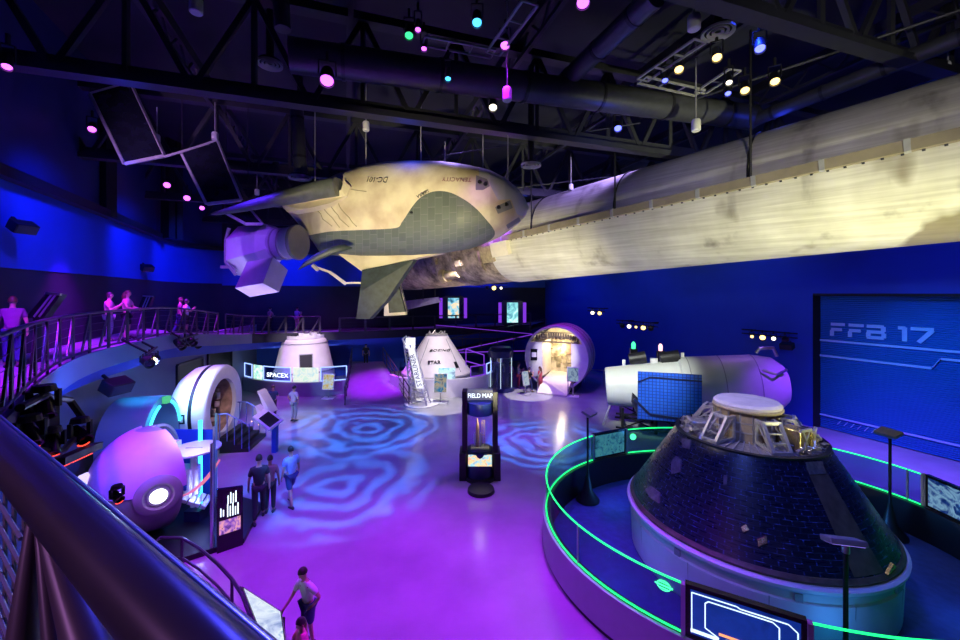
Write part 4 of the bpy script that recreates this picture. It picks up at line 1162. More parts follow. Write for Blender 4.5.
def barrier_screen(a0, a1, smat, label, inside=False):
    p, q = rp(a0, 0, -.02), rp(a1, 0, -.02)
    t = thing('display_screen', label, 'screen', p)
    d = (q - p).normalized(); n = V((d.y, -d.x, 0)); 
    if n.dot(p - RC) < 0: n = -n
    if inside: n = -n
    up = V((0, 0, 1))
    b = MB(); b.prism([p + up * .84, q + up * .84, q + up * 1.63, p + up * 1.63], n * -.1); b.build('casing', M['blackgloss'], t, smooth=0)
    ins = d * .07
    b = MB(); b.prism([p + ins + n * .012 + up * .9, q - ins + n * .012 + up * .9, q - ins + n * .012 + up * 1.57, p + ins + n * .012 + up * 1.57], n * -.01); b.build('display', smat, t, smooth=0)
    for r in (p - d * .03, q + d * .03):
        b = MB(); b.bar(r + up * .84, r + up * 1.63, .06, .1, up=n); b.build('end_post', M['ringwall'], t, smooth=0)
    return t, p, q, d, n, up
M['scr_blue'] = screen('deep_blue_display', [(.0, .01, .12), (.004, .03, .3), (.0, .015, .16)], 1.0, 1.2, 3)
M['scr_line'] = emit('display_line', (.6, .8, 1), 1.6)
M['scr_orange'] = emit('display_orange', (1, .35, .15), 1.5)
t, p, q, d, n, up = barrier_screen(near_a[0], near_a[1], M['scr_blue'], 'wide blue touch screen with white line frames at the front of the ring')
if (q - p).x < 0: p, q, d = q, p, -d
w = (q - p).length; o = p + n * .02
def sp_(u, v): return o + d * (u * w) + up * (.9 + .67 * v)
def polyline(pts, m, name, r=.006):
    b = MB()
    for a, c in zip(pts, pts[1:]): b.bar(sp_(*a), sp_(*c), r * 2, r * 2)
    return b.build(name, m, t, smooth=0)
polyline([(.06, .05), (.06, .95), (.45, .95), (.48, .92), (.86, .92), (.93, .8), (.93, .05)], M['scr_line'], 'frame_line')
polyline([(.30, .12), (.18, .25), (.18, .8), (.21, .86), (.74, .86), (.79, .78), (.79, .1)], M['scr_line'], 'frame_line')
polyline([(.05, .1), (.3, .1)], M['scr_line'], 'caption_bar', .018)
polyline([(.3, .22), (.6, .22)], M['scr_orange'], 'orange_bar', .012)
polyline([(.36, .12), (.6, .12)], M['scr_line'], 'caption_bar', .012)
M['scr_map'] = screen('teal_map_display', [(.0, .02, .08), (.05, .3, .5), (.1, .5, .6), (.0, .05, .2)], .4, 5, 11)
t_, *_r = barrier_screen(far_a[0], far_a[1], M['scr_map'], 'dark screen with a teal map at the far side of the ring', True)
M['scr_space'] = screen('space_picture_display', [(.0, .01, .06), (.01, .05, .3), (.3, .6, .9), (.02, .1, .4), (.5, .15, .15)], .55, 3, 23)
barrier_screen(right_a[0], right_a[1], M['scr_space'], 'screen with bright planets on the ring, toward the shutter door', True)
# green emblem on the near glass: oval badge with a bar
def emblem(x, y, s):
    a = ang(x, y - 30, 1.6); p = rp(a, 1.45, -.02); d = (rp(a + .05, 1.45, -.02) - p).normalized(); 
    if d.x < 0: d = -d
    n = V((d.y, -d.x, 0)); 
    b = MB(); up = V((0, 0, 1))
    b.tube([p + d * s * math.cos(2 * PI * k / 24) + up * s * .75 * math.sin(2 * PI * k / 24) for k in range(24)], .008, 5, True)
    b.bar(p - d * s * 1.35, p + d * s * 1.35, .012, .02)
    for v in (-.45, .45): b.bar(p - d * s * .8 + up * s * v, p + d * s * .8 + up * s * v, .012, .012)
    b.build('emblem', M['exitgreen'], ring, smooth=0)
emblem(672, 598, .1); emblem(640, 436, .12) if False else None
b = MB(); c = rp(ang(630, 428, 1.6), 1.36, -.06); b.lathe([(.01, 0), (.1, .0), (.1, .02), (.01, .02)], c, 20, axis_frame((0, -1, 0))); b.build('emblem', M['exitgreen'], ring)
# carpet inside the ring
b = MB(); b.loft([[rp(2 * PI * k / 80, .012, -.15) for k in range(80)], [rp(2 * PI * k / 80, .03, -.16) for k in range(80)]], caps=True)
cp = tag(b.build('carpet', M['bluecarpet'], smooth=0), 'blue carpet covering the floor inside the glowing ring', 'carpet')
# slim black lamp posts in the ring
def lamp_post(base, top, aim, label):
    base = V(base); t = thing('lamp_post', label, 'lamp', base, 'slim lamp posts in the ring')
    b = MB(); b.lathe([(.01, .02), (.34, .02), (.33, .07), (.14, .3), (.04, .8), (.01, .82)], base, 20); b.build('foot', M['black'], t)
    b = MB(); b.cyl(base + V((0, 0, .05)), V((base.x, base.y, top)), .032, n=12); b.build('pole', M['black'], t)
    c = V((base.x, base.y, top + .06)); d = (V(aim) - c); d.z = 0; d.normalize(); s = V((-d.y, d.x, 0))
    R = Matrix((s, d, V((0, 0, 1)))).transposed() @ Matrix.Rotation(-.35, 3, 'X')
    b = MB(); b.box(c + d * .05, (.46, .3, .08), R); b.build('head', M['grey'], t, smooth=0, bevel=.015)
    b = MB(); b.box(c + d * .05 - R @ V((0, 0, .043)), (.4, .24, .006), R); b.build('lens', M['lamp_blue_dim'], t, smooth=0)
    b = MB(); b.cyl(c - V((0, 0, .14)), c, .05, n=12); b.build('joint', M['chrome'], t)
M['lamp_blue_dim'] = emit('violet_lens', (.3, .2, 1), 1.5)
lamp_post((3.15, 11.7, .03), 2.55, CC, 'slim black lamp post on the far left inside the ring')
lamp_post((5.33, 5.83, .03), 2.4, CC, 'slim black lamp post in front of the dark capsule, closest to the viewer')
lamp_post((10.25, 10.0, .03), 2.55, CC, 'slim black lamp post on the right inside the ring, before the shutter door')

# ============================================================ WHITE MODULE WITH BLUE PANEL
WA = P(606, 386, 18.6); WB = P(779, 384, 16.6)
WD = (WB - WA); WL = WD.length; WD = WD.normalized(); WX = axis_frame(WD)
wm = thing('cylindrical_spacecraft', 'long white cylindrical spacecraft with a blue panel on its side, before the blue wall', 'spacecraft', V(((WA + WB) / 2).xy.to_3d()))
M['whitehull'] = mat('white_spacecraft_skin', (.74, .76, .74), .45, var=.04, scale=1.5)
b = MB(); b.lathe([(.01, 0), (.82, 0), (.86, .04), (.98, WL * .22), (1.08, WL * .45)], WA, 64, WX); b.build('forward_section', M['whitehull'], wm, smooth=30)
b = MB(); b.lathe([(1.08, WL * .45), (1.2, WL * .46), (1.24, WL * .5), (1.24, WL * .86), (1.2, WL * .9), (1.1, WL * .97), (.8, WL * 1.02), (.01, WL * 1.03)], WA, 64, WX); b.build('cargo_section', M['whitehull'], wm, smooth=30)
b = MB()
for k in (.5, .68, .86): b.lathe([(1.235, WL * k - .01), (1.25, WL * k - .01), (1.25, WL * k + .02), (1.235, WL * k + .02)], WA, 64, WX, caps=False)
b.build('seam_ring', M['grey'], wm)
nrm = WX @ V((math.cos(0), math.sin(0), 0))
VN = WD.cross(V((0, 0, 1))).normalized()
if VN.y > 0: VN = -VN
def panel_mat():
    m, nt, b = nm('blue_cell_grid'); setp(b, (.02, .1, .6), .35, 0, .5)
    L = nt.links.new; tc = nt.nodes.new('ShaderNodeTexCoord'); br = nt.nodes.new('ShaderNodeTexBrick'); br.offset = 0
    sp = nt.nodes.new('ShaderNodeSeparateXYZ'); cb = nt.nodes.new('ShaderNodeCombineXYZ')
    L(tc.outputs['Object'], sp.inputs[0]); L(sp.outputs['X'], cb.inputs['X']); L(sp.outputs['Z'], cb.inputs['Y']); L(cb.outputs[0], br.inputs['Vector'])
    br.inputs['Color1'].default_value = (.02, .12, .8, 1); br.inputs['Color2'].default_value = (.035, .15, .8, 1); br.inputs['Mortar'].default_value = (.012, .04, .3, 1)
    br.inputs['Scale'].default_value = 1; br.inputs['Brick Width'].default_value = .13; br.inputs['Row Height'].default_value = .13; br.inputs['Mortar Size'].default_value = .012
    L(br.outputs['Color'], b.inputs['Base Color']); return m
M['cellgrid'] = panel_mat()
pa, pb, pc, pd = P(638, 371.5, 16.55), P(702, 375, 15.75), P(702, 424, 15.75), P(637.5, 419, 16.55)
b = MB(); b.prism([pa, pb, pc, pd], (.02, .06, 0)); pn = b.build('solar_panel', M['cellgrid'], wm, smooth=0, label='blue gridded panel')
b = MB(); q = [pa + (pd - pa) * .22, pa + (pb - pa) * .2 + (pd - pa) * .1, pb + (pc - pb) * .13]; 
for a_, c_ in zip(q, q[1:]): b.bar(a_ + VN * .03, c_ + VN * .03, .03, .05)
q = [pd + (pa - pd) * .42 - (pb - pa) * .06, pd + (pb - pa) * .2 + (pa - pd) * .12, pc + (pb - pc) * .04]
for a_, c_ in zip(q, q[1:]): b.bar(a_ + VN * .03, c_ + VN * .03, .05, .09)
b.build('panel_arm', M['navyplastic'], pn, smooth=0)
b = MB(); b.prism([P(633, 393, 16.9), P(640, 400, 16.6), P(640, 420, 16.6), P(632, 402, 16.9)], (0, .1, 0)); b.build('panel_hinge', M['steel_dark'], wm, smooth=0)
# two dark round pods on top, a small antenna and bracket
top = lambda k, r: WA + WD * (WL * k) + V((0, 0, r))
for k0, k1, nme in ((.15, .25, 'sensor_pod'), (.34, .45, 'sensor_pod')):
    b = MB(); b.cyl(top(k0, 1.22), top(k1, 1.3), .24, .27, 24); o = b.build(nme, M['black'], wm)
    b = MB(); b.cyl(top(k0 - .005, 1.22), top(k0 + .01, 1.23), .2, n=20); b.build('pod_cap', M['steel_dark'], o)
for k_, r_, sz_ in ((.3, 1.1, (.3, .3, .24)), (.115, 1.02, (.14, .14, .34)), (.47, 1.27, (.12, .1, .34))):
    b = MB(); b.box(top(k_, r_), sz_, Matrix.Rotation(-.35, 3, 'Z')); b.build('mounting_block', M['white'], wm, smooth=0)
b = MB(); b.tube([top(.88, 1.32), top(.9, 1.5), top(.97, 1.5), top(.99, 1.15)], .07); b.build('grapple_fixture', M['chrome'], wm); b = MB(); b.tube([WA + WD * (WL * .86) + VN * 1.1 + V((0, 0, .8)), WA + WD * (WL * .92) + VN * 1.25 + V((0, 0, .65)), WA + WD * (WL * .99) + VN * .9 + V((0, 0, .75))], .05); b.build('grapple_fixture', M['chrome'], wm)
b = MB()
for s in (-.75, .75):
    for k in (.1, .3, .5, .7, .9):
        c = WA + WD * (WL * k) + VN * s; b.bar(V((c.x, c.y, 0)), V((c.x, c.y, WA.z - .75)), .1, .1)
    for z in (.15, .75): b.bar(V((*(WA + WD * (WL * .06) + VN * s).xy, z)), V((*(WA + WD * (WL * .94) + VN * s).xy, z)), .07, .07)
    for k in (.1, .3, .5, .7):
        c = WA + WD * (WL * k) + VN * s; e = WA + WD * (WL * (k + .2)) + VN * s
        b.bar(V((c.x, c.y, .15)), V((e.x, e.y, .75)), .05); b.bar(V((c.x, c.y, .75)), V((e.x, e.y, .15)), .05)
for k in (.1, .5, .9):
    c = WA + WD * (WL * k)
    for z in (.15, .75): b.bar(V((c.x, c.y, z)) + VN * .75, V((c.x, c.y, z)) - VN * .75, .07)
so = b.build('support_truss', M['black'], smooth=0); tag(so, 'black lattice trestle under the white spacecraft with the blue panel', 'trestle')
b = MB(); b.bar(G(603, 425), WA + V((.1, -.5, -.55)), .06); b.build('prop_strut', M['white'], wm, smooth=0)
text('CYG', .1, P(612, 378, 17.75), WD, (0, 0, 1), M['letter_black'], wm, ext=.02) if False else None
# small lit figures of equipment standing behind the pods
def mini_lamp(x, y, Y, m, label):
    c = P(x, y, Y); t = thing('signal_lamp', label, 'lamp', V((c.x, c.y, 0)))
    b = MB(); b.cyl(V((c.x, c.y, 0)), c - V((0, 0, .15)), .04, n=8); b.box(c - V((0, 0, .45)), (.34, .2, .62)); b.build('stand', M['black'], t, smooth=0)
    b = MB(); b.lathe([(.01, -.18), (.09, -.14), (.1, .1), (.06, .2), (.01, .22)], c, 14); b.build('bulb', m, t)
mini_lamp(633.5, 346, 20.5, M['exitgreen'], 'green-lit lamp standing behind the left pod of the white spacecraft')
mini_lamp(660.5, 348, 20, emit('pink_bulb', (1, .55, .6), 2), 'pale pink lamp standing behind the right pod of the white spacecraft')
# reader rail just outside the ring, left
# ============================================================ FAR EXHIBITS
UP = V((0, 0, 1))
M['blush'] = mat('white_capsule_skin', (.78, .74, .74), .5, var=.06, scale=2)
# ---- blunt cargo capsule at the far left with its curved counter
DC_ = V((-11.4, 26.0, 0))
dr = thing('cargo_capsule', 'scorched white blunt capsule with a dark square window behind the curved blue counter', 'space capsule', DC_)
b = MB(); b.lathe([(1.84, .6), (1.84, 1.0), (1.78, 1.15), (1.36, 3.1), (1.28, 3.2), (.2, 3.25)], DC_, 48); b.build('body', M['blush'], dr, smooth=25)
b = MB(); b.lathe([(1.79, 1.12), (1.82, 1.14), (1.8, 1.22), (1.75, 1.22)], DC_, 48, caps=False); b.lathe([(1.4, 2.9), (1.43, 2.9), (1.42, 2.96), (1.39, 2.96)], DC_, 48, caps=False); b.build('seam_ring', M['grey'], dr)
b = MB(); rnd = random.Random(4)
for k in range(44):
    a = rnd.uniform(0, 2 * PI); r = rnd.uniform(.4, 1.25); b.box(DC_ + V((r * math.cos(a), r * math.sin(a), 3.3 + rnd.uniform(0, .2))), (.24, .2, .16), Matrix.Rotation(rnd.uniform(0, 3), 3, 'Z'))
b.lathe([(1.1, 3.2), (1.25, 3.22), (1.25, 3.4), (1.1, 3.4)], DC_, 32, caps=False); b.build('top_hardware', M['white'], dr, smooth=0)
pd_ = math.atan2(-26, 11.4) + .05
def cone2(a, z, o=0, c=DC_): r = 1.78 - (z - 1.15) * .42 / 1.95 + o; return c + V((r * math.cos(a), r * math.sin(a), z))
b = MB(); b.prism([cone2(pd_ - .2, 1.5, .0), cone2(pd_ + .2, 1.5, .0), cone2(pd_ + .23, 2.3, .0), cone2(pd_ - .23, 2.3, .0)], V((.4, -.9, 0)) * .05); b.build('window', M['black'], dr, smooth=0)
b = MB(); q = [cone2(pd_ - .21, 1.48, .06), cone2(pd_ + .21, 1.48, .06), cone2(pd_ + .24, 2.32, .06), cone2(pd_ - .24, 2.32, .06)]
for k in range(4): b.bar(q[k], q[(k + 1) % 4], .05)
b.build('window_frame', M['grey'], dr, smooth=0)
b = MB(); b.cyl(DC_, DC_ + UP * .6, 1.6, 1.6, 40); tag(b.build('plinth', M['navyplastic']), 'dark round plinth under the scorched white capsule', 'plinth')
# counters: a curved base with a row of glass or lit panels on top
def counter(pts, zb, mwall, name, label, panels, zt, cat='counter', th=.25):
    t = thing(name, label, cat, pts[0]); pts = [V(p) for p in pts]
    inn = off_in(pts, th)
    b = MB(); b.loft([[p + UP * .1 for p in pts], [p + UP * zb for p in pts], [p + UP * zb for p in inn], [p + UP * .0 for p in inn]], caps=False, closed=False)
    b.prism([pts[0], inn[0], inn[0] + UP * zb, pts[0] + UP * zb], (.001, 0, 0)); b.prism([pts[-1], inn[-1], inn[-1] + UP * zb, pts[-1] + UP * zb], (.001, 0, 0))
    b.build('base_wall', mwall, t, smooth=30)
    b = MB(); b.loft([[p + (q - p) * .2 for p, q in zip(pts, inn)], [p + (q - p) * .2 + UP * .12 for p, q in zip(pts, inn)]], caps=False, closed=False); b.build('kick_plate', M['black'], t)
    L = [0]
    for a, c in zip(pts, pts[1:]): L.append(L[-1] + (c - a).length)
    mid = [(a + c) / 2 for a, c in zip(pts, inn)]
    def at(s):
        s *= L[-1]
        for k in range(len(L) - 1):
            if s <= L[k + 1] + 1e-6: return mid[k] + (mid[k + 1] - mid[k]) * ((s - L[k]) / (L[k + 1] - L[k]))
        return mid[-1]
    for s0, s1, m, outline, nme in panels:
        n = 5
        row = [at(s0 + (s1 - s0) * k / n) for k in range(n + 1)]
        b = MB(); b.loft([[p + UP * z + o for p in row] for z, o in ((zb + .02, V((0, 0, 0))), (zt, V((0, 0, 0))), (zt, V((.0, .06, 0))), (zb + .02, V((0, .06, 0))))], caps=False, closed=False)
        o = b.build(nme, m, t, smooth=20)
        if outline:
            b = MB()
            for z in (zb + .05, zt): b.tube([p + UP * z - V((0, .02, 0)) for p in row], .03, 6)
            for p in (row[0], row[-1]): b.cyl(p + UP * (zb + .05) - V((0, .02, 0)), p + UP * zt - V((0, .02, 0)), .03, n=6)
            b.build('glow_edge', outline, o)
    return t, at
M['scr_a'] = screen('pale_green_display', [(.05, .3, .5), (.5, .9, .7), (.9, 1, .8)], 1.3, 3, 1)
M['scr_b'] = screen('bright_pale_display', [(.5, .8, .9), (.95, 1, .9), (.6, .9, .8)], .95, 2.5, 5)
M['counterblue'] = mat('grey_blue_laminate', (.3, .3, .38), .4, var=.04)
cp1 = [(-14.8, 25.4, 0), (-13.6, 24.6, 0), (-12.2, 24.0, 0), (-10.6, 23.75, 0), (-9.2, 23.95, 0), (-8.15, 24.4, 0)]
t, at = counter(spl(cp1, 3), .82, M['counterblue'], 'display_counter', 'curved counter with white-edged blue glass panels before the scorched capsule',
    [(.0, .13, M['glassblue'], M['neon_white'], 'glass_panel'), (.15, .27, M['scr_a'], None, 'display'), (.29, .56, M['glassblue'], M['neon_white'], 'glass_panel'), (.58, .78, M['scr_b'], None, 'display'), (.80, 1, M['glassblue'], M['neon_white'], 'glass_panel')], 1.68)
text('SPACEX', .36, at(.345) + UP * 1.12 - V((0, .2, 0)), at(.52) - at(.345), UP, M['letter_white'], t, sx=1.2)
text('Y', .3, at(.91) + UP * 1.55 - V((0, .2, 0)), at(.99) - at(.91), UP, M['letter_white'], t) if False else None
# ---- white cone capsule with its round counter
SL = V((-2.8, 25.9, 0))
sc = thing('crew_capsule', 'white cone crew capsule with black lettering behind the white round counter', 'space capsule', SL)
b = MB(); b.lathe([(1.6, .55), (2.2, .85), (2.25, 1.0), (2.1, 1.22), (.78, 3.25), (.7, 3.36), (.3, 3.4), (.01, 3.4)], SL, 56); b.build('body', M['blush'], sc, smooth=25)
b = MB(); b.lathe([(2.24, .98), (2.27, 1.0), (2.25, 1.06), (2.2, 1.08)], SL, 56, caps=False); b.build('base_ring', M['bracket'], sc)
b = MB(); b.lathe([(.7, 3.36), (.72, 3.44), (.6, 3.46), (.6, 3.4)], SL, 32, caps=False)
for k in range(7):
    a = 2 * PI * k / 7; b.tube([SL + V((.55 * math.cos(a), .55 * math.sin(a), 3.4)), SL + V((.5 * math.cos(a + .2), .5 * math.sin(a + .2), 3.62)), SL + V((.5 * math.cos(a + .5), .5 * math.sin(a + .5), 3.42))], .04, 6)
b.build('docking_ring', M['bracket'], sc)
pS = math.atan2(-25.9, 2.8)
def coneS(a, z, o=0): r = 2.1 - (z - 1.22) * 1.32 / 2.03 + o; return SL + V((r * math.cos(a), r * math.sin(a), z))
def slab_text(s, size, z, a0, a1, off=.12, **k):
    p = coneS(a0, z, off); q = coneS(a1, z, off); text(s, size, p, q - p, coneS((a0 + a1) / 2, z + .3) - coneS((a0 + a1) / 2, z), M['letter_black'], sc, ext=.04, **k)
slab_text('BOEING', .2, 2.5, pS - .34, pS + .5, shear=.3, sx=1.75)
slab_text('STAR', .3, 1.82, pS - .3, pS + .2, sx=1.1)
b = MB()
for a in (pS - .62, pS + .78, pS - 1.2): b.bar(coneS(a, 1.25, .01), coneS(a, 3.2, .01), .03)
b.build('hull_seam', M['grey'], sc, smooth=0)
for a in (pS + .72, pS - .9):
    b = MB(); b.prism([coneS(a - .07, 1.5, .02), coneS(a + .07, 1.5, .02), coneS(a + .07, 1.85, .02), coneS(a - .07, 1.85, .02)], (0, -.03, 0)); b.build('window', M['black'], sc, smooth=0)
b = MB(); b.lathe([(2.1, .3), (2.16, .4), (2.16, .6), (1.7, .62)], SL, 48, caps=False); b.cyl(SL, SL + UP * .58, 1.75, n=40); tag(b.build('plinth', M['white']), 'white round plinth carrying the white cone capsule', 'plinth')
arc = [SL + V((3.15 * math.cos(a), 3.15 * math.sin(a) * .8, 0)) + V((.25, .1, 0)) for a in [pS - 1.25 + 2.75 * k / 20 for k in range(21)]]
M['counterwhite'] = mat('white_counter_laminate', (.72, .7, .74), .4, var=.03)
M['scr_c'] = screen('pale_teal_display', [(.1, .5, .7), (.6, .9, .95), (.2, .3, .5)], 1.2, 3, 9)
t, at = counter(arc, 1.05, M['counterwhite'], 'display_counter', 'white round counter with glass panels before the white cone capsule',
    [(.44, .56, M['scr_c'], None, 'display'), (.68, .83, M['glassblue'], M['neon_purple'], 'glass_panel'), (.85, .99, M['glassblue'], M['neon_white'], 'glass_panel')], 1.7)
text('Crew', .3, at(.72) + UP * 1.2 - V((0, .15, 0)), at(.82) - at(.72), UP, M['letter_white'], t, shear=.2) if False else None
b = MB(); fr = [P(466, 361, 25.6), P(466, 349, 25.6), P(484, 355, 25.0), P(484, 366, 25.0)]
for k in range(4): b.bar(fr[k], fr[(k + 1) % 4], .05)
b.cyl(fr[0], V((*fr[0].xy, .9)), .03); b.cyl(fr[3], V((*fr[3].xy, .9)), .03); tag(b.build('neon_square', M['neon_purple'], smooth=0), 'violet glowing open frame above the right end of the white round counter', 'light frame')
# ---- lit lattice tower
tb = V((-3.05, 21.3, 0))
tw = thing('lattice_tower', 'leaning white lattice tower with a bright lettered light box beside the purple ramp', 'tower', tb)
cb = [G(412, 404), G(427, 406.5), G(431, 403.5), G(416, 401)]
ct = [P(404, 345, 21.4), P(410, 345, 20.9), P(414, 345, 21.5), P(408, 345, 21.9)]
b = MB()
for k in range(4): b.bar(cb[k], ct[k], .06)
b.build('corner_posts', M['white'], tw, smooth=0)
b = MB(); n = 9
for j in range(n):
    f0, f1 = j / n, (j + 1) / n
    for k in range(4):
        k2 = (k + 1) % 4; L4 = lambda c_, t_, f: c_ + (t_ - c_) * f
        b.bar(L4(cb[k], ct[k], f0), L4(cb[k2], ct[k2], f1), .03); b.bar(L4(cb[k], ct[k], f1), L4(cb[k2], ct[k2], f1), .03)
b.build('lattice', M['white'], tw, smooth=0)
b = MB(); lp = [P(416.5, 388.5, 20.7), P(423.5, 388.5, 20.5), P(414, 348, 20.7), P(408, 348, 20.9)]
b.prism(lp, (0, .1, 0)); lb = b.build('light_box', emit('white_light_box', (.9, .9, 1), 1.15), tw, smooth=0, label='bright white light box')
text('CREWTOWER'[:0] + 'STARLINER', .34, P(421.8, 386, 20.4), P(413.2, 350, 20.6) - P(421.8, 386, 20.4), P(416.5, 388.5, 20.7) - P(423.5, 388.5, 20.5) if False else V((-1, 0, -.18)), mat('blue_grey_lettering', (.2, .2, .35), .5), lb, ext=.02)
b = MB(); b.box(P(410.5, 343, 21.2), (.42, .5, .5)); b.build('top_box', emit('white_top_box', (.9, .9, 1), 1.6), tw, smooth=0)
b = MB(); b.tube([P(405, 345, 21.3), P(402.5, 339, 21.3), P(406, 336, 21.3), P(407.5, 341, 21.3)], .06); b.tube([P(408, 337, 21.2), P(411, 338, 21.2)], .05); b.build('access_arm', M['white'], tw)
b = MB(); o = sum(cb, V((0, 0, 0))) / 4; b.lathe([(.01, .0), (.95, .0), (.95, .05), (.01, .05)], o + V((0, -.0, .0)), 32); b.build('base_plate', M['white'], tw)
# ---- poster stands
def poster(x, yb, Y, w, h, zc, m, label, tilt=.25, rz=0.0, mframe='white'):
    p = V(((x - 480) / F * Y, Y, 0)); t = thing('poster_stand', label, 'sign', p)
    R = Matrix.Rotation(rz, 3, 'Z') @ Matrix.Rotation(-tilt, 3, 'X')
    c = p + UP * zc
    b = MB(); b.box(c, (w + .08, .05, h + .08), R); b.build('frame', M[mframe], t, smooth=0)
    b = MB(); b.box(c + R @ V((0, -.03, 0)), (w, .01, h), R); b.build('poster', m, t, smooth=0)
    b = MB(); b.bar(p + UP * .04, c + R @ V((0, .05, -h * .2)), .06); b.build('post', M['grey'], t, smooth=0)
    b = MB(); b.box(p + UP * .02, (w * 1.1, .5, .04), Matrix.Rotation(rz, 3, 'Z')); b.build('foot', M['white' if mframe == 'white' else 'grey'], t, smooth=0)
M['po_blue'] = screen('blue_poster_print', [(.02, .12, .4), (.05, .3, .6), (.7, .6, .4), (.02, .1, .3)], .55, 2.2, 2)
M['po_sun'] = screen('sunrise_poster_print', [(.02, .1, .3), (.7, .5, .1), (.6, .8, 1), (.1, .1, .1)], .7, 2.4, 31)
M['po_navy'] = screen('navy_poster_print', [(.02, .04, .3), (.5, .7, .9), (.05, .1, .5)], .5, 2.5, 14)
M['po_pale'] = screen('pale_poster_print', [(.4, .6, .8), (.7, .8, .9), (.1, .3, .6)], .6, 2.2, 41)
poster(440.5, 0, 22.2, .68, .98, 1.1, M['po_blue'], 'blue poster stand on the lit floor circle beside the lattice tower')
poster(328.5, 0, 23.2, .6, .85, .95, M['po_sun'], 'poster stand with a golden sunrise picture before the blue counter')
poster(573, 0, 23.6, .62, .78, 1.3, M['po_navy'], 'navy poster stand at the mouth of the round module', .1, -.3)
poster(525.5, 0, 24.1, .42, .8, .95, M['po_pale'], 'pale blue poster stand between the visitors and the round display case', .2, .6, 'grey')
# ---- round glass display case with a suit
rc = V((1.32, 25.2, 0))
k_ = thing('display_case', 'round glass display case with a dark blue base and canopy, holding a space suit', 'display case', rc)
b = MB(); b.lathe([(.01, 0), (.85, 0), (.85, .22), (.75, .24), (.01, .24)], rc, 36); b.build('base', M['navyplastic'], k_)
b = MB(); b.lathe([(.01, 2.1), (.78, 2.1), (.8, 2.5), (.6, 2.7), (.01, 2.7)], rc, 36); b.build('canopy', M['navyplastic'], k_)
b = MB(); b.lathe([(.72, .24), (.72, 2.1)], rc, 36, caps=False); b.build('glass', M['glass'], k_)
b = MB()
for a in (-2.7, -1.65, -.5): b.cyl(rc + V((.73 * math.cos(a), .73 * math.sin(a), .24)), rc + V((.73 * math.cos(a), .73 * math.sin(a), 2.1)), .02, n=6)
b.build('mullion', emit('pale_edge_light', (.6, .8, 1), 1.2), k_)
b = MB(); b.box(rc + V((.3, .1, 1.1)), (.45, .5, 1.7)); b.build('back_panel', M['navyplastic'], k_, smooth=0)
# ---- round module mock-up with its warm lit interior
HC = P(555.5, 358, 24.6); HD = V((.42, .9, 0)).normalized(); HX = axis_frame(HD); HR = 1.98
hm = thing('module_mockup', 'round white space station module mock-up with a warm lit cut-open interior', 'space station module', V((HC.x, HC.y, 0)))
b = MB(); b.lathe([(HR * .94, 0), (HR, 0), (HR + .03, .1), (HR + .03, 2.4), (HR * .9, 2.9), (.01, 2.95)], HC, 64, HX, caps=False); b.build('shell', M['white'], hm, smooth=30)
b = MB()
for z in (.9, 1.7): b.lathe([(HR + .02, z), (HR + .06, z), (HR + .06, z + .05), (HR + .02, z + .05)], HC, 64, HX, caps=False)
b.build('shell_band', M['grey'], hm)
def hmp(u, v, d=0): return HC + HX @ V((u, v, 0)) + HD * d
uv_ = 1 if (HX @ V((1, 0, 0))).x > 0 else -1
def hm_(u, z, d=0): return V((HC.x, HC.y, HC.z)) + HX @ V((1, 0, 0)) * (u * uv_) + UP * z + HD * d
def capz(u): return math.sqrt(max(.01, (HR * .95) ** 2 - u * u))
# pale curved side cheeks and ceiling racks inside, back wall with equipment
M['interior'] = mat('warm_interior_panel', (.72, .6, .42), .5, var=.3, scale=3)
b = MB(); b.lathe([(.01, 2.2), (HR * .93, 2.2)], HC, 48, HX, caps=False); b.build('back_wall', M['interior'], hm)
for u0, u1, m, nme in ((-1.84, -.88, 'white', 'side_wall'), (.95, 1.84, 'white', 'side_wall')):
    pl = [hm_(u0 + (u1 - u0) * k / 8, -min(1.25, capz(u0 + (u1 - u0) * k / 8)), .05) for k in range(9)] + [hm_(u1 + (u0 - u1) * k / 8, min(.9, capz(u1 + (u0 - u1) * k / 8)), .05) for k in range(9)]
    b = MB(); b.prism(pl, HD * .1); b.build(nme, M[m], hm, smooth=0)
b = MB(); b.prism([hm_(-.88, -1.2, .1), hm_(-.88, -1.2, 2.2), hm_(-.88, .95, 2.2), hm_(-.88, .95, .1)], (.04, 0, 0)); b.prism([hm_(.95, -1.2, .1), hm_(.95, -1.2, 2.2), hm_(.95, .95, 2.2), hm_(.95, .95, .1)], (.04, 0, 0)); b.build('passage_wall', M['cream'], hm, smooth=0)
rnd = random.Random(3)
rk = MB()
for k in range(60):
    u = rnd.uniform(-.85, .9); z = rnd.uniform(-.9, 1.0); w = rnd.uniform(.08, .3); h = rnd.uniform(.06, .3)
    rk.box(hm_(u, z, 2.12), (w, .1, h), HX.to_3x3() @ Matrix.Rotation(PI / 2, 3, 'X'))
rk.build('equipment_rack', M['tan'], hm, smooth=0)['kind'] = 'stuff'
rk = MB()
for k in range(18):
    u = -1.2 + 2.5 * k / 17; z = 1.28 + .25 * math.cos(u * 1.1); rk.bar(hm_(u, z - .3, .2), hm_(u * 1.05, z, .2), .07, .1)
rk.bar(hm_(-1.3, .95, .15), hm_(1.35, .95, .15), .08); rk.bar(hm_(-1.0, 1.55, .15), hm_(1.0, 1.55, .15), .06)
for k in range(10): rk.box(hm_(-1 + .22 * k, 1.2, .6), (.14, .3, .16))
rk.build('ceiling_rack', mat('dark_rack', (.16, .13, .1), .5), hm, smooth=0)
b = MB(); b.lathe([(.01, 0), (.34, 0), (.36, .05), (.01, .06)], hm_(.42, .3, 2.02), 24, HX); b.build('hatch', mat('brown_hatch', (.3, .18, .12), .4, var=.3, scale=8), hm)
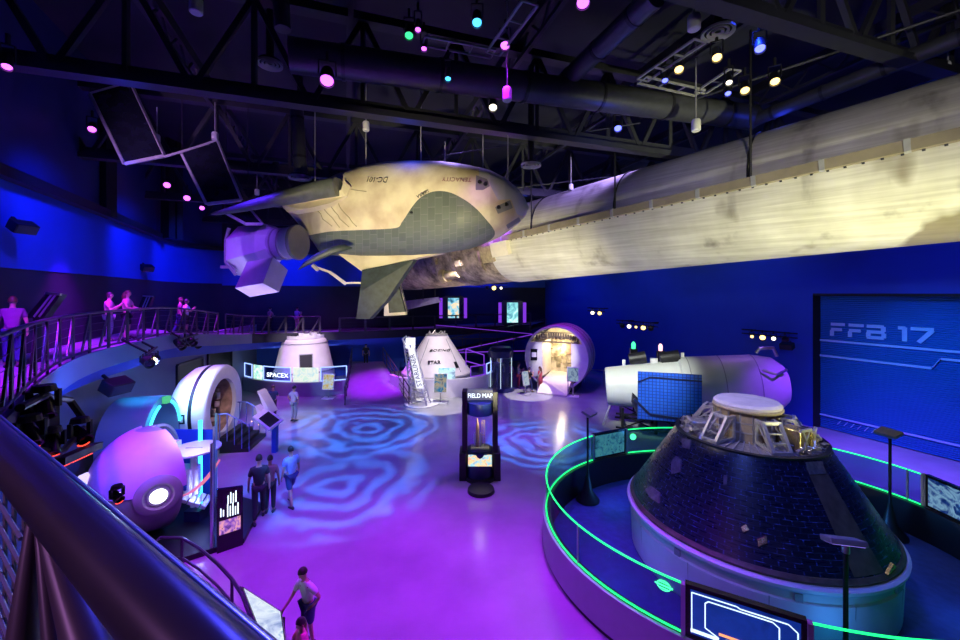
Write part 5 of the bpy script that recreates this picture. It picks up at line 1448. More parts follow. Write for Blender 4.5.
for sg, u in ((1, -1.36),):
    b = MB(); b.box(hm_(u, .12, .0), (.44, .06, .72)); o = b.build('notice_board', M['blackgloss'], hm, smooth=0)
    b = MB(); b.box(hm_(u, .12, -.05), (.3, .02, .3)); b.build('notice', M['white'], o, smooth=0)
b = MB(); b.prism([hm_(-.86, -1.22, 2.2), hm_(.93, -1.22, 2.2), hm_(.93, -1.4, .1), hm_(.9, -2.0, -.9), hm_(-.9, -2.0, -.9), hm_(-.86, -1.4, .1)], (0, 0, -.12)); b.build('entry_ramp', M['cream'], hm, smooth=0)
b = MB()
for u in (-.88, .95):
    q = [hm_(u, -1.95, -.8), hm_(u, -1.1, -.8), hm_(u, -.8, 0)]
    b.tube(q, .025, 6)
b.build('ramp_rail', M['chrome'], hm)
b = MB(); b.box(V((HC.x, HC.y, .18)) + HD * 1.4, (2.2, 2.2, .36), Matrix.Rotation(-.43, 3, 'Z')); b.build('cradle', M['navyplastic'], hm, smooth=0)
ef = V((.942, -.335, 0))
t = thing('handrail', 'thin handrail on the pale floor right of the round module', 'railing', V((7.2, 26.5, 0)))
b = MB(); q = [V((7.0, 26.8, 1)), V((9.3, 26.0, 1))]; b.tube(q, .025, 6); b.build('top_rail', M['grey'], t)
for p in (q[0], (q[0] + q[1]) / 2, q[1]):
    b = MB(); b.cyl(V((p.x, p.y, 0)), p, .025, n=6); b.build('post', M['grey'], t)
# ---- hexagonal wall screens on the dark back wall
def wall_screen(x, y, Y, m, label):
    c = P(x, y, Y); t = thing('wall_screen', label, 'screen', c, 'wall screens under the rocket')
    h = lambda u, z, d=0: c + V((u, 0, z)) + V((0, d, 0))
    k = Y / F
    b = MB(); b.prism([h(-12 * k, -9 * k), h(-8 * k, -13 * k), h(9 * k, -13 * k), h(13 * k, -9 * k), h(13 * k, 9 * k), h(9 * k, 12 * k), h(-8 * k, 12 * k), h(-12 * k, 9 * k)], (0, .15, 0)); b.build('casing', M['navyplastic'], t, smooth=0)
    b = MB(); b.prism([h(-5 * k, -10 * k, -.03), h(6 * k, -10 * k, -.03), h(6 * k, 10 * k, -.03), h(-5 * k, 10 * k, -.03)], (0, .04, 0)); b.build('display', m, t, smooth=0)
    for u in (-12, 12.5):
        b = MB(); b.box(h(u * k, 0, -.05), (3 * k, .2, 20 * k)); b.build('glow_bar', M['neon_purple'], t, smooth=0)
wall_screen(453, 308, 30.5, screen('photo_display', [(.02, .1, .2), (.2, .6, .8), (1, .7, .4), (.8, .95, 1)], 1.2, 1.6, 7), 'lit wall screen with purple side bars closer to the hanging dark fin')
wall_screen(512, 312.5, 32, screen('photo_display', [(.02, .15, .3), (.3, .8, .8), (.9, 1, 1)], 1.2, 1.6, 17), 'lit wall screen with purple side bars nearer the blue wall')
# ---- purple ramp going up between the capsules
pr = thing('floor_ramp', 'wide purple-lit ramp rising between the two white capsules', 'ramp', V((-5.8, 22, 0)))
ra, rb_, rc_, rd_ = G(345, 405), G(409, 405), P(383, 361.5, 28.6), P(352, 361.5, 28.6)
zt_ = rc_.z
b = MB(); b.prism([ra, rb_, rc_, rd_], (0, 0, -.05)); b.build('deck', M['walkway'], pr, smooth=0)
for p, q, nme in ((rb_, rc_, 1), (ra, rd_, 2)):
    b = MB(); b.tube([p + UP * 1.0, q + UP * 1.0], .03, 6); b.tube([p + UP * .6, q + UP * .6], .02, 6); b.tube([p + UP * .3, q + UP * .3], .02, 6); b.build('handrail', M['rail'], pr)
    for j in range(7):
        b = MB(); e = p + (q - p) * j / 6; b.cyl(e, e + UP * 1.0, .03, n=6); b.build('post', M['rail'], pr)
b = MB(); b.prism([ra, rd_, V((*rd_.xy, 0)), ra - UP * .01], (-.05, 0, 0)); b.prism([rb_, rc_, V((*rc_.xy, 0)), rb_ - UP * .01], (.05, 0, 0)); b.build('skirt', M['navyplastic'], pr, smooth=0)
# ============================================================ KIOSK WITH A ROCKET MODEL
kc = V((0, 13.3, 0))
kk = thing('display_kiosk', 'tall black kiosk with a lit header in the middle of the floor', 'kiosk', kc)
for s in (-1, 1):
    b = MB(); b.box(kc + V((.5 * s, 0, 1.45)), (.17, .5, 2.85)); b.build('side_post', M['black'], kk, smooth=0, bevel=.02)
    b = MB(); b.box(kc + V((.56 * s, 0, .45)), (.22, .7, .9)); b.build('side_foot', M['black'], kk, smooth=0, bevel=.02)
b = MB(); b.box(kc + V((0, .05, 2.72)), (.84, .25, .32)); hd = b.build('header', emit('pale_violet_header', (.4, .4, .75), .3), kk, smooth=0)
text('FIELD MAP', .2, kc + V((-.41, -.085, 2.64)), (1, 0, 0), UP, M['letter_white'], hd, sx=.88)
b = MB(); b.lathe([(.01, 2.1), (.42, 2.1), (.42, 2.5), (.01, 2.5)], kc, 32); b.build('canopy', mat('blue_disc', (.06, .12, .5), .4), kk)
b = MB(); b.lathe([(.4, .95), (.4, 2.12)], kc, 32, caps=False); b.build('glass', M['glass'], kk)
b = MB(); b.lathe([(.01, .1), (.46, .1), (.46, .9), (.42, .96), (.01, .96)], kc, 32); b.build('pedestal', M['navyplastic'], kk)
b = MB(); b.prism([kc + V((-.38, -.5, .55)), kc + V((.38, -.5, .55)), kc + V((.38, -.44, .88)), kc + V((-.38, -.44, .88))], (0, .05, 0)); b.build('display', screen('coloured_display', [(.5, .2, .3), (.3, .7, .9), (1, .7, .3), (.8, .3, .5)], 1.2, 6, 3), kk, smooth=0)
b = MB(); b.lathe([(.01, 0), (.5, 0), (.5, .1), (.01, .12)], kc + V((0, -.1, 0)), 32); b.build('base', M['black'], kk)
b = MB(); b.lathe([(.01, 0), (.42, 0), (.4, .1), (.2, .12), (.01, .12)], kc + V((.03, -1.0, 0)), 28); tag(b.build('floor_hub', M['black']), 'low black round floor hub in front of the rocket model kiosk', 'floor hub')
rm = thing('rocket_model', 'small golden rocket model with its gantry inside the black kiosk', 'model rocket', kc + V((0, 0, .96)))
M['goldlit'] = mat('gold_model_paint', (.85, .6, .25), .4)
b = MB(); b.lathe([(.06, 1.0), (.06, 1.6), (.055, 1.66), (.03, 1.82), (.005, 1.95)], kc + V((-.08, -.05, 0)), 16); b.build('core', M['goldlit'], rm)
b = MB()
for s in (-.1, .1): b.lathe([(.03, 1.0), (.03, 1.4), (.004, 1.5)], kc + V((-.08 + s, -.05, 0)), 12)
b.build('side_booster', M['white'], rm)
b = MB()
for x in (.06, .16):
    for y in (-.03, .07): b.bar(kc + V((x, y, .97)), kc + V((x, y, 1.85)), .014)
for j in range(9): b.bar(kc + V((.06, -.03, .98 + .1 * j)), kc + V((.16, -.03, 1.08 + .1 * j)), .01); b.bar(kc + V((.06, -.03, 1.08 + .1 * j)), kc + V((.16, -.03, 1.08 + .1 * j)), .01)
b.bar(kc + V((-.2, -.03, 1.4)), kc + V((.16, -.03, 1.4)), .015); b.build('gantry', M['goldlit'], rm, smooth=0)
b = MB(); b.box(kc + V((0, -.02, .985)), (.6, .36, .05)); b.build('launch_pad', M['cream'], rm, smooth=0)
# ============================================================ LEFT-HAND EXHIBITS
# ---- cut-open habitat sphere on a dark platform
hc = V((-8.35, 10.3, 1.4)); hr = 1.28
pf = [(-10.6, 9.3), (-9.6, 8.7), (-6.9, 8.9), (-5.75, 9.75), (-6.2, 11.4), (-8, 12.2), (-10.4, 11.6)]
b = MB(); b.prism([V((x, y, 0)) for x, y in pf], (0, 0, .12)); tag(b.build('platform', M['black'], smooth=0), 'low black platform under the violet cut-open sphere', 'platform')
hb = thing('habitat_sphere', 'violet cut-open sphere with a glowing white hub on the black platform', 'exhibit sphere', V((hc.x, hc.y, .12)))
vd = (EYE - hc); vd.z = 0; vd.normalize(); vs = V((-vd.y, vd.x, 0))    # towards viewer, and its right-hand side
if vs.x < 0: vs = -vs
HBX = Matrix((vs, UP.cross(vs) * 1, UP)).transposed()
fr = math.atan2((HBX.transposed() @ vd).y, (HBX.transposed() @ vd).x)
M['shell'] = mat('pale_fabric_shell', (.36, .33, .38), .55, var=.05, bump=.1)
def sph(a0, a1, t0, t1, r, m, name, n=40, mm=24, th=.07):
    b = MB(); ri = []
    for j in range(mm + 1):
        t = t0 + (t1 - t0) * j / mm
        ri.append([hc + HBX @ V((r * math.cos(t) * math.cos(fr + a0 + (a1 - a0) * k / n), r * math.cos(t) * math.sin(fr + a0 + (a1 - a0) * k / n), r * math.sin(t))) for k in range(n + 1)])
    ro = [[hc + (p - hc) * ((r - th) / r) for p in rr] for rr in ri]
    b.loft(ri, caps=False, closed=False); b.loft([list(x) for x in ro], caps=False, closed=False)
    b.loft([ri[0], ro[0]], caps=False, closed=False); b.loft([ri[-1], ro[-1]], caps=False, closed=False)
    b.loft([[x[0] for x in ri], [x[0] for x in ro]], caps=False, closed=False); b.loft([[x[-1] for x in ri], [x[-1] for x in ro]], caps=False, closed=False)
    return b.build(name, m, hb, smooth=50)
# which sense of angle is right? test
pr_ = hc + HBX @ V((math.cos(fr + .8), math.sin(fr + .8), 0))
sg = 1 if (pr_ - hc).dot(vs) > 0 else -1          # +sg*angle goes to the viewer's right
sph(sg * .42, sg * (-3.6), -PI / 2 + .02, PI / 2 - .06, hr, M['shell'], 'shell')
sph(sg * .46, sg * (-2.4), .02, 1.25, hr + .05, mat('violet_fabric_shell', (.75, .38, .9), .5, var=.05), 'upper_cover')
# front hub
def on(a, t, r=hr): return hc + HBX @ V((r * math.cos(t) * math.cos(fr + sg * a), r * math.cos(t) * math.sin(fr + sg * a), r * math.sin(t)))
hp = on(.04, -.02); hn = (hp - hc).normalized(); HF = axis_frame(hn)
b = MB(); b.lathe([(.46, -.12), (.46, .0), (.4, .06), (.3, .08), (.24, .03), (.22, .06), (.17, .06), (.17, .0)], hp, 40, HF, caps=False); b.build('hub_ring', M['grey'], hb)
b = MB(); b.lathe([(.005, .1), (.13, .09), (.17, .05)], hp, 28, HF, caps=False); b.build('hub_lens', emit('white_hub_lamp', (.8, .85, 1), 5), hb)
b = MB()
for a0, t0, a1, t1 in ((-.28, .34, -.1, .46), (.05, .3, .3, .5), (.1, .22, .36, .4)): b.tube([on(a0 + (a1 - a0) * k / 5, t0 + (t1 - t0) * k / 5, hr + .015) for k in range(6)], .012, 6)
b.build('piping', M['gold'], hb)
b = MB(); b.box(on(-1.35, .28, hr + .05), (.2, .2, .24)); b.build('lamp_box', emit('lilac_lamp_box', (.6, .5, 1), 1.5), hb, smooth=0)
# white furniture showing in the open side
ft = hc + vs * .8 + UP * .5 + vd * .1
b = MB(); b.lathe([(.01, -.04), (.5, -.04), (.62, .0), (.62, .04), (.01, .05)], ft, 40); b.lathe([(.05, -.7), (.07, -.04)], ft - vs * .3, 16)
t = thing('round_table', 'white oval tabletop glowing in the open side of the violet sphere', 'table', ft)
b = MB(); b.lathe([(.01, -.04), (.5, -.04), (.62, .0), (.62, .04), (.01, .05)], ft, 40); b.build('tabletop', M['white'], t)
b = MB(); b.box(ft + UP * .052, (.42, .025, .012), Matrix.Rotation(.1, 3, 'Z')); b.build('slot', M['grey'], t, smooth=0)
b = MB(); b.cyl(ft - UP * .04, V((ft.x, ft.y, .12)), .09, n=16); b.build('leg', M['white'], t)
cab = hc + vs * .62 + UP * -.35 - vd * .1
t = thing('instrument_cabinet', 'white instrument cabinet with blue fittings under the oval tabletop', 'cabinet', V((cab.x, cab.y, .12)))
b = MB(); b.box(cab, (.55, .45, .75)); b.build('body', M['white'], t, smooth=0, bevel=.02)
b = MB(); b.box(cab + V((.05, -.24, .05)), (.3, .04, .4)); b.build('front_panel', M['bluepaint'], t, smooth=0)
b = MB(); b.cyl(cab + V((.36, -.1, -.3)), cab + V((.36, -.1, .36)), .06, n=12); b.build('side_unit', M['white'], t); b = MB(); b.box(cab + V((-.3, 0, .5)), (.2, .4, .5)); b.box(cab + V((-.32, .0, .85)), (.22, .3, .4)); b.build('upper_unit', M['white'], t, smooth=0)
bn = hc + vs * .85 - UP * .78 + vd * .25
t = thing('bench_seat', 'white slatted seat at the foot of the violet sphere', 'seat', V((bn.x, bn.y, .12)))
RB_ = Matrix.Rotation(.35, 3, 'Z') @ Matrix.Rotation(.5, 3, 'Y')
for k in range(4):
    b = MB(); b.box(bn + RB_ @ V((-.24 + .16 * k, 0, 0)), (.13, .6, .09), RB_); b.build('slat', M['white'], t, smooth=0, bevel=.01)
b = MB(); b.box(V((bn.x, bn.y, .25)), (.4, .4, .28)); b.build('base', M['navyplastic'], t, smooth=0)
b = MB(); q = [hc + vs * (.5 + .14 * k) + UP * (-.5 + .02 * k * k) + vd * .5 for k in range(7)]; b.tube(q, [.02, .03, .04, .05, .05, .04, .02], 8); tag(b.build('curved_pipe', emit('pink_tube', (1, .25, .45), .8)), 'curved pink glowing tube at the open side of the violet sphere', 'light tube')
# glass screen with posts
ga, gb = V((-6.3, 9.4, .12)), V((-7.75, 11.75, .12))
t = thing('glass_screen', 'blue glass screen with slim posts at the open side of the violet sphere', 'glass screen', ga)
b = MB(); b.prism([ga + UP * .1, gb + UP * .1, gb + UP * 2.2, ga + UP * 2.2], (.02, 0, 0)); b.build('pane', M['glassblue'], t, smooth=0)
for p in (ga, (ga + gb) / 2, gb):
    b = MB(); b.bar(p, p + UP * 2.45, .05, .05); b.build('post', M['chrome'], t, smooth=0)
bw = [V((-9.4, 11.95, .12)), V((-7.95, 11.9, .12))]
b = MB(); b.prism([bw[0], bw[1], bw[1] + UP * 1.9, bw[0] + UP * 1.9], (0, .06, 0)); tag(b.build('backdrop_panel', M['bluepaint'], smooth=0), 'blue upright panel behind the violet sphere', 'panel')
b = MB(); b.cyl(V((-7.9, 11.3, .12)), V((-7.9, 11.3, 2.5)), .05, n=12); tag(b.build('light_tube', M['neon_teal']), 'upright teal light tube behind the oval tabletop', 'light tube')
# info board at the platform corner
ib0, ib1 = P(217, 541, 9.35), G(243, 545)
ib0.z = 0; ib1.z = 0
t = thing('info_board', 'dark information board with pale lettering and pink pictures at the platform corner', 'sign', ib0)
d = (ib1 - ib0).normalized(); n = V((d.y, -d.x, 0))
wB = (ib1 - ib0).length
b = MB(); b.prism([ib0, ib1, ib1 + UP * 1.42, ib0 + UP * 1.5], n * -.08); b.build('board', M['blackgloss'], t, smooth=0)
b = MB()
for row, z0, hts in ((.42, 1.1, (.2, .26, .22, .27)), (.4, .8, (.3, .24, .3, .2, .27)), (.14, .84, (.2, .15))):
    for k, hh in enumerate(hts):
        q = ib0 + d * ((row + .1 * k) * wB) + n * .012; b.bar(q + UP * z0, q + UP * (z0 + hh), .022, .01, up=n)
b.build('lettering', M['letter_white'], t, smooth=0)
b = MB(); b.prism([ib0 + d * (.08 * wB) + UP * .42 + n * .01, ib1 - d * (.1 * wB) + UP * .42 + n * .01, ib1 - d * (.1 * wB) + UP * .74 + n * .01, ib0 + d * (.08 * wB) + UP * .74 + n * .01], n * .01); b.build('picture', screen('pink_picture', [(.0, .0, .03), (.3, .1, .6), (.9, .4, .5), (.01, .01, .05)], 1.0, 6, 19), t, smooth=0)
# ---- white arch module (open end towards the hall)
AC = P(224, 410, 16.0); AC.z = 1.62; AD = V((.985, .147, 0)).normalized(); AX = axis_frame(AD); AR = 1.6
am = thing('arched_module', 'white round module with a black band and an open end showing a brown cabin', 'space station module', V((AC.x, AC.y, 0)))
b = MB(); b.lathe([(.01, -1.5), (AR * .5, -1.48), (AR * .78, -1.3), (AR * .95, -.95), (AR, -.6), (AR, -.5)], AC, 56, AX, caps=False); b.build('rear_shell', M['white'], am)
b = MB(); b.lathe([(AR, -.5), (AR + .01, -.5), (AR + .01, -.38), (AR, -.38)], AC, 56, AX, caps=False); b.build('band', M['black'], am)
b = MB(); b.lathe([(AR, -.38), (AR, -.05), (AR * .97, .03), (AR * .9, .05), (AR * .66, .0), (AR * .66, -.15)], AC, 56, AX, caps=False); b.build('front_ring', M['white'], am, smooth=50)
b = MB(); b.lathe([(AR * .68, -.1), (AR * .68, -1.1), (.01, -1.15)], AC, 40, AX, caps=False); b.build('cabin', mat('brown_cabin_lining', (.4, .25, .17), .6, var=.5, scale=3), am)
b = MB(); rnd = random.Random(8)
for k in range(24):
    a = rnd.uniform(0, 2 * PI); r = rnd.uniform(.4, .95); c = AC + AX @ V((r * math.cos(a), r * math.sin(a), -rnd.uniform(.45, 1.0))); b.box(c, (rnd.uniform(.1, .3), rnd.uniform(.1, .3), rnd.uniform(.1, .3)), Matrix.Rotation(rnd.uniform(0, 3), 3, 'Z'))
b.build('cabin_fittings', mat('tan_fittings', (.5, .36, .28), .6, var=.4), am, smooth=0)['kind'] = 'stuff'
wv = AX @ V((1, 0, 0)); wv = wv if wv.dot(EYE - AC) > 0 else -wv
b = MB(); p = AC - AD * .75 + wv * (AR * .99) - UP * .05
for s in (-.14, .14): b.bar(p + AD * s - UP * .16, p + AD * s + UP * .16, .05, .05); b.bar(p + UP * s - AD * .16, p + UP * s + AD * .16, .05, .05)
b.build('side_window', M['black'], am, smooth=0)
b = MB(); b.box(V((AC.x, AC.y, .12)) - AD * .6, (1.2, 1.6, .24), Matrix.Rotation(.148, 3, 'Z')); b.build('cradle', M['black'], am, smooth=0)
# access platform with steps and blue rails in front of it
t = thing('access_steps', 'dark steps with blue handrails before the open white module', 'steps', G(238, 452))
sd = AD.copy(); sn = V((-AD.y, AD.x, 0))
o = V((AC.x, AC.y, 0)) + AD * .15
for k in range(4):
    b = MB(); b.box(o + sd * (.2 + .26 * k) + UP * (.6 - .15 * k) / 2, (.26, 1.7, .6 - .15 * k), Matrix.Rotation(.148, 3, 'Z')); b.build('step', M['black'], t, smooth=0)
for s in (-.85, .85):
    b = MB(); b.tube([o + sn * s + UP * 1.5, o + sn * s + sd * .35 + UP * 1.5, o + sn * s + sd * 1.15 + UP * 1.0], .025, 6)
    for k in range(5): e = o + sn * s + sd * (.08 + .26 * k); b.cyl(V((e.x, e.y, max(.0, .6 - .15 * k))), V((e.x, e.y, 1.48 - .12 * max(0, k - 1))), .018, n=6)
    b.build('handrail', mat('blue_rail_paint', (.1, .14, .4), .4), t)
b = MB()
for k in range(4): b.box(o + sd * (.5 + .3 * k) + sn * .98 + UP * (.62 - .15 * k), (.03, .06, .03))
b.build('step_light', M['lamp_warm_dim'] if 'lamp_warm_dim' in M else emit('amber_step_light', (1, .6, .2), 3), t, smooth=0)
# ---- dark tunnel with two teal neon arcs and an exit box
TC = P(163, 425, 13.2); TC.z = 1.45; TD = V((.95, .255, 0)).normalized(); TX = axis_frame(TD); TR = 1.25
tn = thing('neon_tunnel', 'dark rounded tunnel entrance outlined by two teal neon arcs', 'tunnel', V((TC.x, TC.y, 0)))
def arch(r, z0, d0, n=24, a0=0, a1=PI):
    px = TX @ V((1, 0, 0))
    return [TC + px * (r * math.cos(a0 + (a1 - a0) * k / n)) + UP * (r * math.sin(a0 + (a1 - a0) * k / n)) + TD * d0 for k in range(n + 1)]
def ext(row): return [V((row[0].x, row[0].y, 0))] + row + [V((row[-1].x, row[-1].y, 0))]
b = MB(); b.loft([ext(arch(TR, 0, -1.2)), ext(arch(TR, 0, 0)), ext(arch(TR * .82, 0, 0)), ext(arch(TR * .82, 0, -1.2))], caps=False, closed=False); b.build('shell', M['greywall'], tn)
b = MB(); b.prism(ext(arch(TR * .82, 0, -1.1)), TD * -.05); b.build('back_panel', M['navyplastic'], tn, smooth=0)
for a0, a1 in ((.12, 1.25), (1.9, 3.0)):
    b = MB(); b.tube(arch(TR * .84, 0, .06, 16, a0, a1), .04, 8); b.build('neon_arc', M['neon_teal'], tn)
b = MB(); b.box(TC + UP * (TR * .9) + TD * .1, (.14, .2, .22)); b.build('exit_box', emit('dim_green_box', (.1, .7, .3), .8), tn, smooth=0)
# ---- exit sign on the lower left wall
a, d = lowpt(224); n = V((d.y, -d.x, 0)); c = V((a.x, a.y, 3.2)) + n * .2
t = thing('exit_sign', 'green lit exit sign over the dark doorway below the balcony', 'exit sign', c)
b = MB(); b.prism([c - d * .26 - UP * .13, c + d * .26 - UP * .13, c + d * .26 + UP * .13, c - d * .26 + UP * .13], n * -.08); b.build('box', M['white'], t, smooth=0)
text('EXIT', .22, c - d * .24 - UP * .08 + n * .012, d, UP, M['exitgreen'], t, sx=.85)
b = MB(); b.bar(c - n * .05, c - n * .25, .05); b.build('bracket', M['grey'], t, smooth=0)
# ---- loudspeakers on the walls
def speaker(c, d, label, s=1.0):
    t = thing('wall_speaker', label, 'loudspeaker', c, 'black wall speakers'); d = V(d).normalized(); R = axis_frame(d)
    b = MB(); b.box(c, (.62 * s, .34 * s, .4 * s), R); b.build('cabinet', M['black'], t, smooth=0, bevel=.02)
    b = MB(); b.box(c + d * .205 * s, (.56 * s, .28 * s, .02), R); b.build('grille', M['steel_dark'], t, smooth=0)
    b = MB(); b.bar(c - d * .2 * s, c - d * .5 * s + UP * .05, .06); b.build('bracket', M['black'], t, smooth=0)
speaker(P(23, 227, 9.9), (.8, -.1, -.5), 'black loudspeaker on the blue wall band nearest the viewer', .75)
speaker(P(147, 268, 18.2), (.8, -.3, -.5), 'small black loudspeaker low on the blue wall band above the walkway', .75)
speaker(P(117, 386, 10.9), (.85, -.1, -.45), 'black loudspeaker on the wall below the balcony', 1.0)
speaker(P(787, 346, 18.0), (-.8, -.5, -.3), 'black loudspeaker beside the light bar near the shutter door', .8)
c = P(99, 289, 15.4); b = MB(); b.lathe([(.01, 0), (.12, 0), (.13, .1), (.01, .14)], c, 16, axis_frame((.85, -.5, 0))); tag(b.build('alarm_bell', mat('red_bell', (.6, .03, .03), .4)), 'small red alarm bell on the dark wall behind the walkway visitors', 'alarm')
# ---- slanted reader panels on the balcony
def reader(q, Y, zf, label):
    """sloping reading board seen from its side: q = lower left, upper left, upper right, lower right"""
    q = [P(x, y, Y) for x, y in q]; c = (q[0] + q[2]) / 2; t = thing('reader_panel', label, 'sign', V((c.x, c.y, zf)), 'slanted reader panels')
    b = MB(); b.prism(q, (.03, .12, 0)); b.build('board', M['black'], t, smooth=0)
    for f in (.45, .72):
        lo = q[0] + (q[3] - q[0]) * f; hi = q[1] + (q[2] - q[1]) * f
        b = MB(); b.bar(lo + (hi - lo) * .05 - V((0, .012, 0)), hi - V((0, .012, 0)), (q[3] - q[0]).length * .1, .012, up=(0, 1, 0)); b.build('stripe', M['grey'], t, smooth=0)
    b = MB(); b.bar(q[1], q[2], .05, .05); b.build('top_edge', M['chrome'], t, smooth=0)
    e = (q[0] + q[3]) / 2; b = MB(); b.bar(V((e.x, e.y + .06, zf)), e + V((0, .06, .1)), .1); b.build('post', M['black'], t, smooth=0)
reader([(25, 318), (46, 293), (61, 294.5), (44, 318)], 9.2, 4.5, 'large slanted dark reader panel with pale stripes on the near balcony')
reader([(138, 308), (143, 296), (153, 296.5), (148, 308)], 17, 4.3, 'small slanted striped reader panel on the balcony past the two visitors')
# ---- cluster of dark moving lights with red glow under the near balcony
def mover(x, y, Y, aim, label, s=1.0, red=True):
    c = P(x, y, Y); d = V(aim).normalized(); R = axis_frame(d); t = thing('moving_light', label, 'stage light', c)
    b = MB(); b.lathe([(.02, -.3 * s), (.13 * s, -.28 * s), (.16 * s, -.1 * s), (.15 * s, .16 * s), (.17 * s, .2 * s), (.13 * s, .2 * s), (.12 * s, .12 * s), (.01, .12 * s)], c, 18, R); b.build('head', M['blackgloss'], t)
    b = MB(); sd = R @ V((1, 0, 0))
    for k in (-1, 1): b.bar(c + sd * .2 * s * k, c + sd * .2 * s * k + UP * .35 * s, .06 * s, .1 * s)
    b.cyl(c + UP * .34 * s, c + UP * .46 * s, .2 * s, .17 * s, 14); b.build('yoke', M['black'], t, smooth=0)
    if red:
        b = MB(); b.tube([c + d * .2 * s + R @ V((.15 * s * math.cos(a), .15 * s * math.sin(a), 0)) for a in (-2.6, -2.2, -1.8, -1.4, -1.0, -.6)], .018 * s, 6); b.build('status_light', M['red'], t)
mover(44, 408, 5.6, (.5, -.3, -.8), 'upper dark moving light below the near balcony edge', .7, False)
mover(30, 437, 5.0, (.6, -.3, -.7), 'dark moving light closest to the big handrail', .6)
mover(52, 446, 5.4, (.4, -.4, -.8), 'dark moving light in the middle of the balcony cluster', .55)
mover(80, 436, 6.0, (.8, -.2, -.5), 'dark moving light at the outer end of the balcony cluster', .6)
mover(117, 497, 5.2, (.8, -.3, -.4), 'dark moving light glinting in front of the violet sphere', .34)
t = thing('light_bar', 'black box bar with red glowing strips below the balcony cluster', 'light bar', P(78, 460, 5.6))
a, c = P(58, 470, 5.2), P(97, 452, 6.2)
b = MB(); b.bar(a + UP * .1, c + UP * .1, .14, .1); b.build('housing', M['black'], t, smooth=0)
for f0, f1 in ((.05, .3), (.36, .9)):
    b = MB(); b.bar(a + (c - a) * f0 + V((.04, -.07, .04)), a + (c - a) * f1 + V((.04, -.07, .04)), .025); b.build('red_strip', M['red'], t, smooth=0)
t = thing('lighting_truss', 'black pipe frame holding the moving lights below the near balcony', 'truss', P(44, 400, 5.6))
b = MB()
b.tube([P(20, 408, 4.9), P(44, 396, 5.6), P(70, 400, 6.3), P(84, 420, 6.4)], .05, 8); b.tube([P(44, 390, 5.6), P(44, 470, 5.6)], .05, 8); b.tube([P(30, 450, 5.0), P(62, 452, 5.6), P(84, 428, 6.2)], .045, 8); b.box(P(40, 422, 5.7), (.3, .25, .42))
b.build('frame', M['black'], t)
# ---- kiosk with two tilted boards on the floor
kb = G(275, 452)
t = thing('reading_lectern', 'white lectern with a sloping dark screen and a raised flap, on the swirling lit floor', 'lectern', kb)
R = Matrix.Rotation(-.45, 3, 'Z') @ Matrix.Rotation(.0, 3, 'X')
b = MB(); b.bar(kb, kb + UP * 1.1, .22, .16); b.build('post', M['bluepaint'], t, smooth=0)
R2 = Matrix.Rotation(-.35, 3, 'Z') @ Matrix.Rotation(.45, 3, 'Y') @ Matrix.Rotation(.5, 3, 'X')
c = kb + UP * 1.2 + V((-.25, -.05, .08))
b = MB(); b.box(c, (.95, .6, .1), R2); b.build('desk', M['white'], t, smooth=0, bevel=.02)
b = MB(); b.box(c + R2 @ V((.08, 0, .055)), (.62, .42, .01), R2); b.build('screen', M['blackgloss'], t, smooth=0)
b = MB(); b.prism([P(257, 391, 15.6), P(259, 392, 15.6), P(271, 413, 15.5), P(266, 414, 15.5)], (.05, .45, 0)); b.build('flap', M['white'], t, smooth=0)
b = MB(); b.prism([P(255, 406, 15.4), P(258, 418, 15.4), P(264, 421, 15.4), P(263, 414, 15.4)], (.05, .3, 0)); b.build('side_wing', M['white'], t, smooth=0)
# ---- curved handrail and touch table near the viewer
t = thing('stair_rail', 'dark curved two-bar handrail on the hall floor below the big handrail', 'railing', V((-6, 8, 0)))
hp_ = [(150, 560, 8.0), (160, 543, 8.3), (182, 541.5, 8.3), (200, 553, 7.95), (218, 571, 7.5), (232, 588, 7.1), (243, 606, 6.7), (250, 625, 6.3), (254, 645, 6.0)]
top_ = [XY(x, Y, H - (y - HZ) / F * Y) for x, y, Y in hp_]
top_ = [V((p.x, p.y, 1.02)) for p in top_]
b = MB(); b.tube(top_, .03, 8); b.build('handrail', M['rail'], t)
b = MB(); b.tube([p - UP * .42 for p in top_], .024, 8); b.build('mid_rail', M['rail'], t)
for k in (0, 2, 5, 8):
    b = MB(); b.cyl(V((*top_[k].xy, 0)), top_[k], .028, n=8); b.build('post', M['rail'], t)
ka = V((-3.62, 6.35, 0))
t = thing('touch_table', 'tilted touch screen table with a pale blue picture, beside the two children', 'touch screen', ka)
q = [P(242, 587, 6.9), P(281, 612, 6.55), P(287, 655, 5.75), P(258, 628, 6.0)]
nn = (q[1] - q[0]).cross(q[2] - q[1]).normalized()
if nn.z < 0: nn = -nn
b = MB(); cc = sum(q, V((0, 0, 0))) / 4; b.prism([cc + (p - cc) * 1.06 for p in q], nn * -.1); b.build('casing', M['chrome'], t, smooth=0)
b = MB(); b.prism([cc + (p - cc) * 1.0 + nn * .004 for p in q], nn * .004); b.build('bezel', M['blackgloss'], t, smooth=0)
b = MB(); b.prism([cc + (p - cc) * .93 + nn * .01 for p in q], nn * .004); b.build('display', screen('pale_blue_display', [(.1, .2, .5), (.5, .6, .85), (.8, .9, 1), (.2, .4, .7)], 1.0, 2.4, 27), t, smooth=0)
b = MB(); b.box(V((cc.x, cc.y, .42)), (.4, .4, .84)); b.build('pedestal', M['black'], t, smooth=0)
